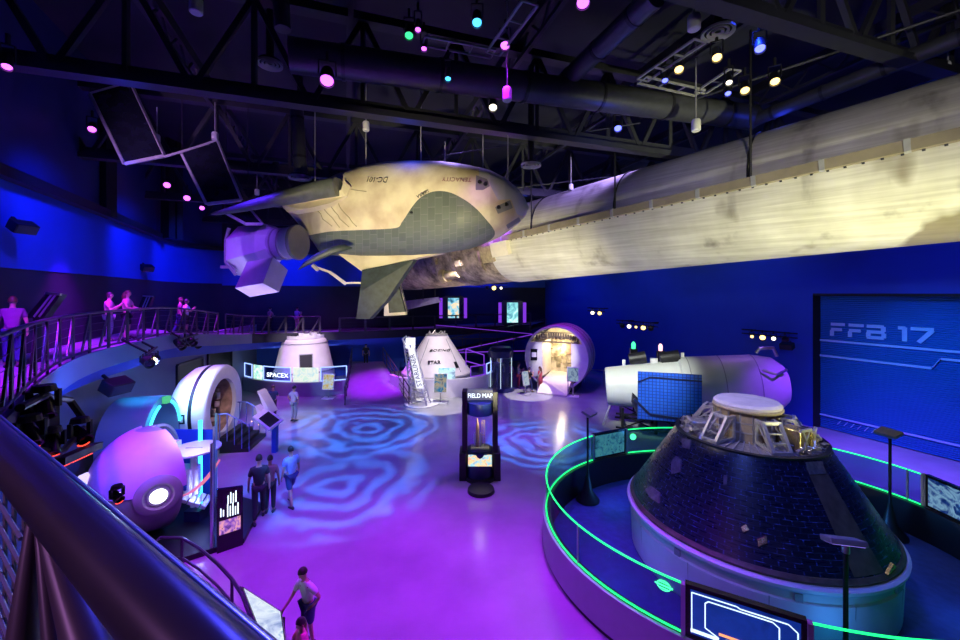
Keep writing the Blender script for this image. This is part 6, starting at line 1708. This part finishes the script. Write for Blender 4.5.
# ============================================================ PEOPLE
def skin_mesh(chains, radii, joints, root, sub=1):
    """joints: {name: point}; chains: pairs of names; grows one continuous skinned surface"""
    names = list(joints); idx = {n: i for i, n in enumerate(names)}
    me = bpy.data.meshes.new('s'); me.from_pydata([tuple(joints[n]) for n in names], [(idx[a], idx[b]) for a, b in chains], [])
    o = bpy.data.objects.new('s', me); COL.objects.link(o)
    o.modifiers.new('k', 'SKIN'); lay = me.skin_vertices[0].data
    for n in names:
        lay[idx[n]].radius = radii[n] if isinstance(radii[n], tuple) else (radii[n], radii[n]); lay[idx[n]].use_root = n == root
    if sub:
        m = o.modifiers.new('u', 'SUBSURF'); m.levels = sub; m.render_levels = sub
    bpy.context.view_layer.update()
    r = bpy.data.meshes.new_from_object(o.evaluated_get(bpy.context.evaluated_depsgraph_get()))
    vs = [v.co.copy() for v in r.vertices]; fs = [list(p.vertices) for p in r.polygons]
    bpy.data.objects.remove(o); return vs, fs
def person(loc, h, rz, label, shirt, legs, hair='hair', arms='down', pose='stand', skin='skin', long_hair=False, bag=None, shorts=False, head=(0, 0), cat='person', detail=True, skirt=False, lean=0.0):
    s = h / 1.75
    t = thing('person', label, cat, loc)
    Rz = Matrix.Rotation(rz, 3, 'Z')
    hp = .92; st = .1 if pose == 'walk' else 0
    J = {'pelvis': (0, 0, .97), 'waist': (0, .0 + lean * .2, 1.12), 'chest': (0, .01 + lean * .6, 1.32), 'neck0': (0, 0 + lean, 1.46), 'neck': (0, .01 + lean * 1.1, 1.53), 'head0': (0, .02 + lean * 1.2, 1.6), 'head1': (0, .02 + lean * 1.25, 1.68)}
    for sd, n in ((-1, 'L'), (1, 'R')):
        f = st * sd * 1.6
        J['hip' + n] = (.09 * sd, 0, .9); J['knee' + n] = (.095 * sd, .03 + f * .9, .5); J['ank' + n] = (.1 * sd, -.03 + f * 1.5, .1); J['toe' + n] = (.11 * sd, .11 + f * 1.5, .045)
        J['sho' + n] = (.17 * sd, lean * .9, 1.41)
        am = arms[0 if sd < 0 else 1] if isinstance(arms, tuple) else arms
        if am == 'down': e, w = (.24, -.02, 1.14), (.25, .05, .9)
        elif am == 'rail': e, w = (.28, .1, 1.16), (.15, .32, 1.1)
        elif am == 'reach': e, w = (.25, .15, 1.12), (.25, .36, .98)
        elif am == 'phone': e, w = (.25, .1, 1.13), (.1, .3, 1.3)
        elif am == 'hip': e, w = (.36, -.06, 1.16), (.24, .04, 1.0)
        J['elb' + n] = (e[0] * sd, e[1] + lean * .6, e[2]); J['wri' + n] = (w[0] * sd, w[1] + lean * .5, w[2])
    J = {k: V(v) for k, v in J.items()}
    rad = {'pelvis': (.13, .1), 'waist': (.12, .09), 'chest': (.145, .1), 'neck0': (.08, .07), 'neck': .048, 'head0': (.07, .085), 'head1': (.075, .09)}
    ch = [('pelvis', 'waist'), ('waist', 'chest'), ('chest', 'neck0'), ('neck0', 'neck'), ('neck', 'head0'), ('head0', 'head1')]
    for n in 'LR':
        rad.update({'hip' + n: .085, 'knee' + n: .055, 'ank' + n: .038, 'toe' + n: .032, 'sho' + n: .058, 'elb' + n: .04, 'wri' + n: .027})
        ch += [('pelvis', 'hip' + n), ('hip' + n, 'knee' + n), ('knee' + n, 'ank' + n), ('ank' + n, 'toe' + n), ('chest', 'sho' + n), ('sho' + n, 'elb' + n), ('elb' + n, 'wri' + n)]
        d = (J['wri' + n] - J['elb' + n]).normalized(); palm = J['wri' + n] + d * .075; J['palm' + n] = palm; rad['palm' + n] = (.034, .018); ch.append(('wri' + n, 'palm' + n))
        side = V((0, 1, 0)) if abs(d.y) < .7 else V((0, 0, 1)); side = (side - d * side.dot(d)).normalized(); cu = side.cross(d).normalized() * (1 if n == 'L' else -1) * -1
        if detail:
            for k, (o, ln) in enumerate(((.027, .07), (.009, .08), (-.009, .074), (-.026, .058))):
                a = 'f%d%s' % (k, n); J[a] = palm + side * o + d * ln * .6 + cu * .006; J[a + 't'] = palm + side * o + d * ln + cu * .024
                rad[a] = .0095; rad[a + 't'] = .0075; ch += [('palm' + n, a), (a, a + 't')]
            a = 'th' + n; J[a] = J['wri' + n] + d * .045 + side * .045 + cu * .008; J[a + 't'] = J[a] + d * .035 + side * .012 + cu * .012; rad[a] = .011; rad[a + 't'] = .009; ch += [('wri' + n, a), (a, a + 't')]
    def put(name, vs, fs, m, parent=t, smooth=180):
        b = MB(); b.v = [V(loc) + Rz @ (V(v) * s) for v in vs]; b.f = fs; return b.build(name, m, parent, smooth=smooth)
    vs, fs = skin_mesh(ch, rad, J, 'pelvis')
    # head: shaped skull with nose, brow, chin and ears, part of the body mesh
    hc_ = J['head1'] + V((0, .005, -.015)); b = MB(); n, m_ = 20, 16; rings = []
    Rh = Matrix.Rotation(head[0], 3, 'Z') @ Matrix.Rotation(head[1], 3, 'X')
    for j in range(m_ + 1):
        tt_ = -PI / 2 + PI * j / m_; z = math.sin(tt_); q = max(math.cos(tt_), .02); row = []
        for k in range(n):
            a = 2 * PI * k / n; x, y = q * math.cos(a), q * math.sin(a)
            px, py, pz = .076 * x, .096 * y, .118 * z
            if z < -.2: px *= 1 - .35 * (-z - .2); py = py * (1 - .25 * (-z - .2)) + .012 * (-z)
            fr_ = max(0, y) ** 8 * max(0, 1 - abs(x) * 5)
            py += fr_ * (.022 * max(0, 1 - abs(z + .18) * 3.2) + .006 * max(0, 1 - abs(z + .52) * 8))
            py -= max(0, y) ** 4 * .006 * max(0, 1 - abs(z - .02) * 8) * (1 if .15 < abs(x) < .55 else 0)
            row.append(hc_ + Rh @ V((px, py, pz)))
        rings.append(row)
    b.loft(rings)
    for sd in (-1, 1): b.ball(hc_ + Rh @ V((.078 * sd, -.008, -.012)), .022, 8, 6, (.45, .8, 1.25))
    k0 = len(vs); vs = vs + b.v; fs = fs + [[i + k0 for i in f] for f in b.f]
    put('body', vs, fs, M[skin])
    e = MB()
    for sd in (-1, 1): e.ball(hc_ + Rh @ V((.03 * sd, .083, .004)), .009, 8, 6)
    put('eyes', e.v, e.f, M['black']); e = MB(); e.box(hc_ + Rh @ V((0, .094, -.062)), (.04, .006, .009), Rh); put('mouth', e.v, e.f, mat('lip', (.35, .12, .1), .5) if 'lip' not in M else M['lip'])
    # hair: cap over the crown and the back of the head
    b = MB(); rings = []
    for j in range(11):
        tt_ = -.45 + (PI / 2 + .45) * j / 10; q = max(math.cos(tt_), .02); row = []
        for k in range(22):
            a = 2 * PI * k / 22; x, y = math.cos(a), math.sin(a)
            z = math.sin(tt_)
            front = max(0, y)
            zz_ = max(z, .36 * front + (-.2 if y < .3 else 0) + .12 * abs(x) * (1 if y > 0 else 0)) if z < .5 else z
            qq = math.sqrt(max(.0004, 1 - zz_ * zz_)) if z < .5 else q
            row.append(hc_ + Rh @ V((.087 * qq * x, .107 * qq * y - .004, .128 * zz_ + .004)))
        rings.append(row)
    b.loft(rings)
    if long_hair: b.tube([hc_ + Rh @ V((0, -.07, .03)), hc_ + Rh @ V((0, -.1, -.1)), hc_ + V((0, -.1, -.25)), hc_ + V((0, -.09, -.36))], [.07, .085, .075, .03], 12)
    put('hair', b.v, b.f, M[hair])
    # clothes: slightly larger skinned tubes over the body
    g = .018
    JJ = {k: J[k] for k in ('pelvis', 'waist', 'chest', 'neck0')}; RR_ = {'pelvis': (.155, .125), 'waist': (.142, .112), 'chest': (.175, .135), 'neck0': (.1, .085)}
    cc_ = [('pelvis', 'waist'), ('waist', 'chest'), ('chest', 'neck0')]
    for n in 'LR':
        JJ['sho' + n] = J['sho' + n]; JJ['sl' + n] = J['sho' + n] + (J['elb' + n] - J['sho' + n]) * .72; RR_['sho' + n] = .086; RR_['sl' + n] = .066; cc_ += [('chest', 'sho' + n), ('sho' + n, 'sl' + n)]
    v2, f2 = skin_mesh(cc_, RR_, JJ, 'waist'); put('shirt', v2, f2, shirt)
    JJ = {'pelvis': J['pelvis'] - V((0, 0, .01))}; RR_ = {'pelvis': (.15, .12)}; cc_ = []
    for n in 'LR':
        JJ['hip' + n] = J['hip' + n]; JJ['knee' + n] = J['knee' + n]; RR_['hip' + n] = .105; RR_['knee' + n] = .078; cc_ += [('pelvis', 'hip' + n), ('hip' + n, 'knee' + n)]
        if not shorts: JJ['ank' + n] = J['ank' + n] + V((0, 0, .02)); RR_['ank' + n] = .06; cc_.append(('knee' + n, 'ank' + n))
    if skirt:
        b = MB(); b.lathe([(.14, 1.05), (.17, .95), (.24, .45), (.22, .45)], (0, 0, 0), 24, caps=False); put('skirt', b.v, b.f, legs)
    else:
        v2, f2 = skin_mesh(cc_, RR_, JJ, 'pelvis'); put('trousers' if not shorts else 'shorts', v2, f2, legs)
    for n in 'LR':
        b = MB(); a, c = J['ank' + n], J['toe' + n]; d = (c - a); d.z = 0; d.normalize(); sd = V((-d.y, d.x, 0)); rings = []
        for u, w, hgt in ((-.07, .03, .07), (-.05, .042, .085), (0, .044, .09), (.08, .046, .065), (.15, .045, .05), (.19, .028, .035)):
            o = V((a.x, a.y, 0)) + d * u; rings.append([o + sd * w * math.cos(2 * PI * k / 12) + V((0, 0, hgt / 2 + .004 + hgt / 2 * math.sin(2 * PI * k / 12))) for k in range(12)])
        b.loft(rings); put('shoe', b.v, b.f, M['shoe'])
    if bag:
        b = MB(); b.box((0, -.2, 1.22), (.3, .16, .42)); put('backpack', b.v, b.f, bag, smooth=0)
    return t
M['shoe'] = mat('dark_shoes', (.04, .04, .05), .5); M['lip'] = mat('lips', (.35, .12, .1), .5)
cl = lambda n, c: mat(n, c, .75, var=.08, scale=12)
pink, white_c, black_c, navy_c, red_c, grey_c = cl('pink_cloth', (.7, .25, .4), ), cl('white_cloth', (.75, .72, .75)), cl('black_cloth', (.02, .02, .025)), cl('navy_cloth', (.03, .05, .16)), cl('red_cloth', (.5, .06, .09)), cl('grey_cloth', (.3, .3, .33))
mag_c = cl('magenta_cloth', (.75, .1, .3)); khaki = cl('khaki_cloth', (.4, .33, .22))
# two children at the touch table
kid = G(310, 668); kid.z = 0
person(V((-2.98, 6.95, 0)), 1.38, 2.65, 'boy in a white T-shirt leaning to the touch screen table', white_c, navy_c, arms=('hip', 'reach'), shorts=True, head=(.0, -.45), lean=.1)
person(V((-2.67, 6.0, 0)), 1.22, 2.3, 'small child in a magenta shirt in front of the boy at the touch table', mag_c, black_c, arms='reach', head=(.0, -.3))
# visitors at the round module and counters
person(G(456, 391.5), 1.62, .2, 'person in dark clothes facing the white round counter', black_c, grey_c, arms='rail', long_hair=True)
person(G(529, 392.5), 1.55, -.9, 'person in a black jacket and dark trousers in front of the round module', black_c, navy_c, arms='phone', pose='walk')
person(G(540, 391), 1.5, .9, 'person in a red dress before the round module entrance', red_c, red_c, arms='down', long_hair=True, skirt=True, hair='hair_b')
person(G(518.5, 388), 1.6, -1.4, 'person in a grey top and red trousers beside the round display case', grey_c, red_c, arms='phone', hair='hair_b')
person(G(510.5, 386), 1.55, -.3, 'person in violet clothes right next to the round display case', cl('violet_cloth', (.35, .12, .5)), navy_c, arms='down')
su = thing('space_suit', 'dark space suit with a pale helmet inside the round glass case', 'space suit', rc + V((-.1, -.15, .24)))
b = MB(); J_ = {'p': (0, 0, .95), 'w': (0, 0, 1.12), 'c': (0, 0, 1.35), 'n': (0, 0, 1.5)}
R_ = {'p': (.18, .15), 'w': (.17, .15), 'c': (.22, .17), 'n': .12}; C_ = [('p', 'w'), ('w', 'c'), ('c', 'n')]
for s_, n_ in ((-1, 'L'), (1, 'R')):
    for k_2, pt, r_ in (('h', (.11 * s_, 0, .9), .13), ('k', (.12 * s_, 0, .5), .11), ('a', (.13 * s_, 0, .08), .09), ('t', (.14 * s_, -.14, .06), .06), ('s', (.24 * s_, 0, 1.42), .11), ('e', (.33 * s_, -.04, 1.15), .09), ('q', (.3 * s_, -.15, .92), .06)):
        J_[k_2 + n_] = pt; R_[k_2 + n_] = r_
    C_ += [('p', 'h' + n_), ('h' + n_, 'k' + n_), ('k' + n_, 'a' + n_), ('a' + n_, 't' + n_), ('c', 's' + n_), ('s' + n_, 'e' + n_), ('e' + n_, 'q' + n_)]
v2, f2 = skin_mesh(C_, R_, {k: V(v) for k, v in J_.items()}, 'p'); b.v = [su.location + v for v in v2]; b.f = f2; b.build('suit', cl('dark_suit_cloth', (.08, .09, .16)), su, smooth=180)
b = MB(); b.ball(su.location + V((0, 0, 1.66)), .17, 18, 12); b.build('helmet', M['white'], su)
b = MB(); b.ball(su.location + V((0, -.05, 1.66)), .14, 16, 10); b.build('visor', M['goldlit'], su)
# visitors walking on the lit floor
person(G(259, 520), 1.72, .5, 'tall person in black walking on the swirling lit floor', black_c, black_c, arms='down', pose='walk')
person(G(270, 512), 1.55, .3, 'person in brownish top next to the tall person in black', cl('brown_cloth', (.25, .15, .13)), black_c, arms='down', skin='skin_dark')
person(G(291, 505), 1.66, .9, 'person in a pale blue T-shirt and dark shorts on the swirling lit floor', cl('pale_blue_cloth', (.3, .45, .7)), navy_c, arms='down', pose='walk', shorts=True)
person(G(273, 418.5), 1.6, .4, 'person with a dark vest behind the white lectern', navy_c, black_c, arms='phone', skin='skin', hair='hair_b')
person(G(294, 421), 1.66, -.4, 'person in a pale jacket standing before the blue counter', cl('pale_violet_cloth', (.5, .4, .5)), grey_c, arms='hip')
# visitors on the balcony
def bal(x, Y, z): return V(((x - 480) / F * Y, Y, z))
person(bal(109, 13.2, 4.5), 1.6, -1.1, 'person in a pink top with dark hair at the balcony railing', pink, grey_c, arms='phone')
person(bal(127, 13.9, 4.5), 1.66, -1.2, 'person in a pink top with reddish hair leaning on the balcony railing', cl('rose_cloth', (.65, .3, .38)), black_c, arms='rail', long_hair=True, hair='hair_b', shorts=True)
person(bal(180, 18.4, 4.2), 1.68, -.9, 'person with red hair walking on the balcony', cl('wine_cloth', (.3, .1, .18)), navy_c, hair='hair_b', arms='down', pose='walk')
person(bal(186, 18.0, 4.2), 1.6, -1.3, 'person in a white T-shirt and shorts on the balcony', white_c, black_c, arms='phone', shorts=True, head=(.3, -.1))
person(bal(12, 8.6, 4.5), 1.5, .8, 'person in a plum top at the near end of the balcony', cl('plum_cloth', (.18, .05, .2)), navy_c, arms='down', hair='hair_b', lean=.15)
person(bal(270, 27, 3.5), 1.62, -.5, 'person in a coral top on the far balcony above the scorched capsule', cl('coral_cloth', (.75, .28, .25)), black_c, arms='rail')
person(bal(297, 27.6, 3.5), 1.62, -.4, 'person in a lilac top on the far balcony', cl('lilac_cloth', (.55, .35, .7)), pink, arms='phone')
person(P(366, 356, 28.2) * 1.0 if False else V((-8.1, 28.4, .9)), 1.6, .1, 'person at the top of the purple ramp', black_c, black_c, arms='down')
# ============================================================ NEAR HANDRAIL (the viewer leans on this balcony)
nr = thing('guard_rail', 'big dark tubular handrail with splayed struts close to the viewer', 'railing', V((-1.4, 1.2, 4.5)))
DROP = .35
def onrail(x, y): Y = F * DROP / (y - HZ); return V(((x - 480) / F * Y, Y, H - DROP))
q0, q1 = onrail(15, 463), onrail(125, 577)
dd = (q0 - q1).normalized()
b = MB(); RAILR = .036
path = [q1 - dd * 1.6, q1 - dd * .4, q1, q0, q0 + dd * 1.0, q0 + dd * 2.6]
M['bigrail'] = mat('violet_grey_rail', (.1, .09, .12), .32, .2)
b.tube(path, RAILR, 28); b.build('handrail', M['bigrail'], nr)
out_ = V((dd.y, -dd.x, 0)); out_ = out_ if out_.dot(V((1, 1, 0))) > 0 else -out_
b = MB(); b.tube([p + out_ * .046 - UP * .012 for p in path], .01, 12); b.build('outer_bar', M['chrome'], nr)
M['strutp'] = mat('rail_strut_paint', (.16, .13, .17), .4, .1)
hub = onrail(37, 486) - UP * .03
for x, y, Y, r0, r1 in ((24, 645, .62, .010, .022), (54, 645, .6, .006, .013), (88, 645, .56, .009, .026)):
    e = P(x, y, Y); d = (e - hub); e2 = hub + d * (hub.z - 4.5) / (hub.z - e.z)
    k = (hub.z - 4.5) / (hub.z - e.z)
    b = MB(); b.tube([hub, e, e2], [r0, r1, r1 * 1.1], 14); b.build('strut', M['strutp'], nr)
b = MB()
for k in range(16):
    z = .08 + .05 * k; b.tube([hub + dd * .06 - UP * z - out_ * .01, hub + dd * .8 - UP * z, hub + dd * 2 - UP * z], .004, 5)
for k in range(14):
    b.bar(hub + dd * (.1 + .09 * k) - UP * .03, hub + dd * (.1 + .09 * k) - UP * 1.2, .005)
b.build('mesh_infill', M['grey'], nr)

# ============================================================ LIGHT
W = bpy.data.worlds.new('hall_dark'); SC.world = W; W.use_nodes = True
W.node_tree.nodes['Background'].inputs['Color'].default_value = (.02, .03, .12, 1); W.node_tree.nodes['Background'].inputs['Strength'].default_value = .05
BLUE = (.01, .04, 1); MAG = (.32, .02, 1); PURP = (.16, .03, 1); CYAN = (.04, .24, 1); WARM = (1, .82, .5); WHITE = (1, .92, .85); LAV = (.62, .5, 1)
# blue wall washes
for p, q, pw in (((-7.2, 4.5, 10.6), (-10.4, 6.5, 7.6), 900), ((-9, 10, 10.6), (-12.6, 12, 7.6), 900), ((-11, 15.5, 10.6), (-15, 17.5, 7.6), 1100), ((-12.5, 20.5, 10.4), (-17, 22, 7.6), 1000), ((-11.5, 23.5, 10.2), (-14, 28, 7.6), 900), ((-5, 27, 10.2), (-7, 31.5, 7.6), 800), ((1.5, 30, 10.2), (0, 34, 7.6), 700)):
    spot(p, V(q) - UP * .6, BLUE, pw * 2.0, 70, 1, .3)
for t, z, pw in ((2, 4.5, 520), (9, 4.5, 520), (16, 4.5, 900), (-5, 6, 450)):
    spot(RW(t, 10.5, 5.5), RW(t, z - 1), (.02, .07, 1), pw, 85, 1, .4)
# shutter door
spot(RW(-4, 9.8, 6), RW(-4, .8, -.3), (.02, .26, 1), 3000, 55, 1, .3)
# magenta / violet floor washes from the roof lamps and from added spots
MAG = (.42, .008, 1)
for p, q, pw, an, co_ in ((CL['m2'], (-.5, 6.3, 0), 15500, 66, MAG), (CL['m3'], (-1.6, 7.4, 0), 9000, 56, MAG), (CL['m1'], (-3.2, 8, 0), 8000, 66, (.3, .01, 1)), (CL['l2'], (-7, 15, 0), 3500, 60, (.24, .01, 1)),
                     (V((1.8, 14.2, 10.8)), (1.6, 14.5, 0), 2600, 66, (.2, .012, 1)), (V((.2, 18, 11)), (3.0, 19.5, 0), 3400, 55, (.3, .02, 1)), (V((-5.6, 22, 10)), (-6.2, 24.8, .4), 11000, 32, MAG), (V((-9, 20, 11)), (-9, 21, 0), 2600, 55, (.24, .01, 1))):
    spot(p, q, co_, pw, an, .9, .15)
spot((-1, 13, 10.5), (-.5, 20, 0), (.08, .02, 1), 2200, 50, 1, .2)
spot((-6, 9, 9.8), (-5, 14.5, 0), (.08, .02, 1), 2600, 60, 1, .2)
spot((4.5, 21, 9), (4.5, 22.5, 0), (.2, .03, 1), 3000, 60, 1, .2)
spot((12.6, 10.5, 11.5), (13.6, 14.0, 0), (.22, .03, 1), 13000, 48, .9, .2)
spot((6, 9, 12.5), (6, 9.2, 0), BLUE, 2200, 50, .8, .3)
spot((-1.5, 4.5, 9.5), (2.2, 7.2, .4), (.34, .03, 1), 2200, 36, 1, .2)
# ring of blue light on the stand and carpet
for a in (0.3, 1.2, 2.3, 3.4, 4.6, 5.6):
    point(V((6.2 + 3.6 * math.cos(a), 9.2 + 3.0 * math.sin(a), .6)), (.05, .3, 1), 9, .1)
spot((1.5, 3.5, 10.8), (6.1, 8.9, 1.6), (.12, .2, 1), 1700, 36, .8, .15)
# balcony wash
for p in ((-8.8, 7, 8.6), (-11.5, 12, 8.6), (-13.2, 17, 8.4), (-14.3, 22, 8)): spot(p, (p[0] - .2, p[1] + .8, 4.4), (.42, .01, 1), 2800, 72, 1, .1)
spot((-9, 23, 8), (-10, 27, 3.5), MAG, 500, 70, 1, .1)
# warm light on rocket and spaceplane, from added low spots without fixtures
spot((9.0, 2.2, 2.2), (8, 12.4, 8.0), (.97, .95, .5), 7000, 60, 1, .2)
spot((-.4, 9.5, 1.2), (3.2, 18, 8.2), (1, .92, .52), 4600, 46, 1, .2)
spot((-2.6, 2.2, 3.4), (-2.2, 12.3, 8.0), (1, .86, .5), 7200, 42, .9, .15)
spot((-.5, 20.5, 4), (-3, 25.5, 8), (1, .8, .45), 450, 60, 1, .15)
# added spots without fixtures: grey frontal fill, violet and lilac from above and below
spot((3.0, 1.0, 8.2), (9, 11, 9.8), (.8, .75, .7), 1300, 60, 1, .2)
spot((-9.8, 8.2, 9.3), (-9.6, 12, 10.9), (.75, .4, 1), 700, 50, 1, .1)
spot((-1.2, 13.4, 12.2), (.2, 11.5, 9), (.4, .28, 1), 800, 60, 1, .15)
spot((5.5, 13, 12.2), (4.2, 16.5, 9.6), (.4, .28, 1), 2000, 60, 1, .15)
spot((-6.2, 8.5, 9.6), (-7.9, 14, 7.4), (.25, .06, 1), 1100, 26, .8, .15)
spot((-7.2, 11.8, 3.2), (-7.6, 14, 7.4), (.55, .36, 1), 700, 40, .8, .15)
# far exhibits
spot((-8.5, 19, 8.5), DC_ + UP * 1.4, (.95, .75, .85), 4600, 30, .6, .1)
spot((-1, 19, 8.5), SL + UP * 1.1, (.95, .82, .9), 3800, 40, .6, .1)
spot((-2.2, 20.8, 9), (-2.2, 21.7, 0), WHITE, 4000, 23, .06, .03)
spot((3.9, 22.3, 8), (2.9, 23.9, 0), WHITE, 3200, 20, .06, .03)
for u, z, d, pw in ((0, .9, 1.0, 70), (0, .4, 1.7, 40)): point(hm_(u, z, d), (1, .82, .5), pw * 1.15, .1)
spot((3.2, 19, 6), HC + UP * .2, (1, .93, .85), 2300, 26, .6, .1)
spot((5, 22.5, 9.5), HC + HD * 1.2 + UP * 1.5, MAG, 900, 40, .8, .1)
point(rc + UP * 1.95, (.7, .9, 1), 12, .05); point(kc + V((0, -.15, 2.02)), (1, .85, .5), 9, .04)
# white spacecraft: white-green from the left, violet from above right
spot((3.5, 12, 7), WA + WD * (WL * .25), (.95, 1, .92), 3200, 34, .7, .15)
spot((8.5, 13, 9.5), WA + WD * (WL * .62) + UP * .3, (.55, .85, .85), 3200, 52, .8, .15)
spot((13, 19, 8.5), WA + WD * (WL * .85) + UP * .8, (.4, .12, 1), 350, 45, .8, .15)
# capsule crown
spot((-2, 8, 9.5), CC + UP * 3.1, (1, .84, .6), 2200, 16, .6, .1)
# left exhibits
spot((-5, 6.5, 5.2), hc + UP * .4 - vs * .3, (.5, .2, 1), 520, 45, .8, .1)
spot((-9.6, 9.2, 4.4), hc + UP * .9, (.7, .12, 1), 260, 60, .8, .1)
point(ft + UP * .9 + vd * .5, (.5, .6, 1), 60, .06); point(hc + vs * .9 - UP * .5 + vd * .5, (.25, .35, 1), 16, .05)
point(V((-7.2, 11.4, .9)), (.05, .12, 1), 30, .1)
spot((-7.5, 11.5, 6.5), AC + AD * .2 + UP * .4, (1, .72, .75), 900, 40, .7, .1)
spot((-10.5, 11.5, 4), AC - AD * 1.2, (.03, .45, .9), 420, 60, .8, .1)
point(AC - AD * .6 + UP * .4, (1, .55, .4), 16, .06)
for p in arch(TR * .84, 0, .3, 4, .2, 2.9)[1:4:2]: point(p, (.05, .8, 1), 14, .05)
spot(P(150, 363, 12.4), (-12.5, 19, 2.5), (.25, .42, 1), 3000, 90, .8, .1)
spot((-6, 8, 4.2), (-10.5, 10, 2.5), (.02, .1, 1), 1200, 80, .8, .1)
# near handrail catches blue and violet
spot((-2, 6, 9), (-.8, .9, 5.7), (.06, .06, 1), 1100, 40, .8, .3)
spot((-4.5, -1.0, 8), (-.9, .9, 5.6), (.75, .3, .9), 260, 50, .8, .4)
# roof glow
for p in ((-8, 9, 9.8), (-2, 11, 9.9), (4, 11, 10.4), (9, 12, 11.3), (-6, 17, 9.6), (2, 19, 10.3)): point(p, (.03, .06, 1), 14, .3)

# ------------------------------------------------------------ gobo swirls thrown on the floor by projector lamps
def swirl(l, scale=9, seed=0.0):
    l.use_nodes = True; nt = l.node_tree; em = next(n for n in nt.nodes if n.type == 'EMISSION')
    L = nt.links.new
    tc = nt.nodes.new('ShaderNodeTexCoord'); sp = nt.nodes.new('ShaderNodeSeparateXYZ'); L(tc.outputs['Normal'], sp.inputs[0])
    dx = nt.nodes.new('ShaderNodeMath'); dx.operation = 'DIVIDE'; dy = nt.nodes.new('ShaderNodeMath'); dy.operation = 'DIVIDE'
    L(sp.outputs['X'], dx.inputs[0]); L(sp.outputs['Z'], dx.inputs[1]); L(sp.outputs['Y'], dy.inputs[0]); L(sp.outputs['Z'], dy.inputs[1])
    cb = nt.nodes.new('ShaderNodeCombineXYZ'); L(dx.outputs[0], cb.inputs[0]); L(dy.outputs[0], cb.inputs[1]); cb.inputs[2].default_value = seed
    w = nt.nodes.new('ShaderNodeTexWave'); w.wave_type = 'RINGS'; w.rings_direction = 'Z'
    w.inputs['Scale'].default_value = scale; w.inputs['Distortion'].default_value = 9; w.inputs['Detail'].default_value = 3; w.inputs['Detail Scale'].default_value = 1.6
    L(cb.outputs[0], w.inputs['Vector'])
    r = nt.nodes.new('ShaderNodeMapRange'); r.inputs['From Min'].default_value = .2; r.inputs['From Max'].default_value = 1.1; r.inputs['To Min'].default_value = .1; r.inputs['To Max'].default_value = 1.3
    L(w.outputs['Fac'], r.inputs['Value']); L(r.outputs['Result'], em.inputs['Strength'])
g = lambda k, s: (lambda l: swirl(l, k, s))
spot((-3, 6.5, 9.8), G(340, 482), CYAN, 9000, 33, .5, .06, g(4, .0))
spot((-4.0, 17, 11.3), G(365, 428), CYAN, 9000, 38, .5, .08, g(4, .4))
spot((.6, 15.5, 11.3), G(550, 442), CYAN, 9500, 32, .5, .06, g(5, .8))
spot((-8, 20, 11), G(290, 425), CYAN, 5000, 32, .5, .08, g(4, .2))

# ------------------------------------------------------------ camera
cam = bpy.data.cameras.new('camera'); cam.lens = 15.0; cam.sensor_width = 36; cam.shift_y = -27 / 960; cam.clip_start = .05; cam.clip_end = 200
co = bpy.data.objects.new('camera', cam); COL.objects.link(co); co.location = (0, 0, H); co.rotation_euler = (PI / 2, 0, 0); SC.camera = co
SC.view_settings.view_transform = 'Standard'; SC.view_settings.look = 'None'; SC.view_settings.gamma = 1; SC.view_settings.use_curve_mapping = False
SC.view_settings.exposure = 0.0
SC.cycles.max_bounces = 6; SC.cycles.diffuse_bounces = 3; SC.cycles.glossy_bounces = 3; SC.cycles.transparent_max_bounces = 8
SC.cycles.use_denoising = True; SC.cycles.sample_clamp_indirect = 4; SC.cycles.caustics_reflective = False; SC.cycles.caustics_refractive = False
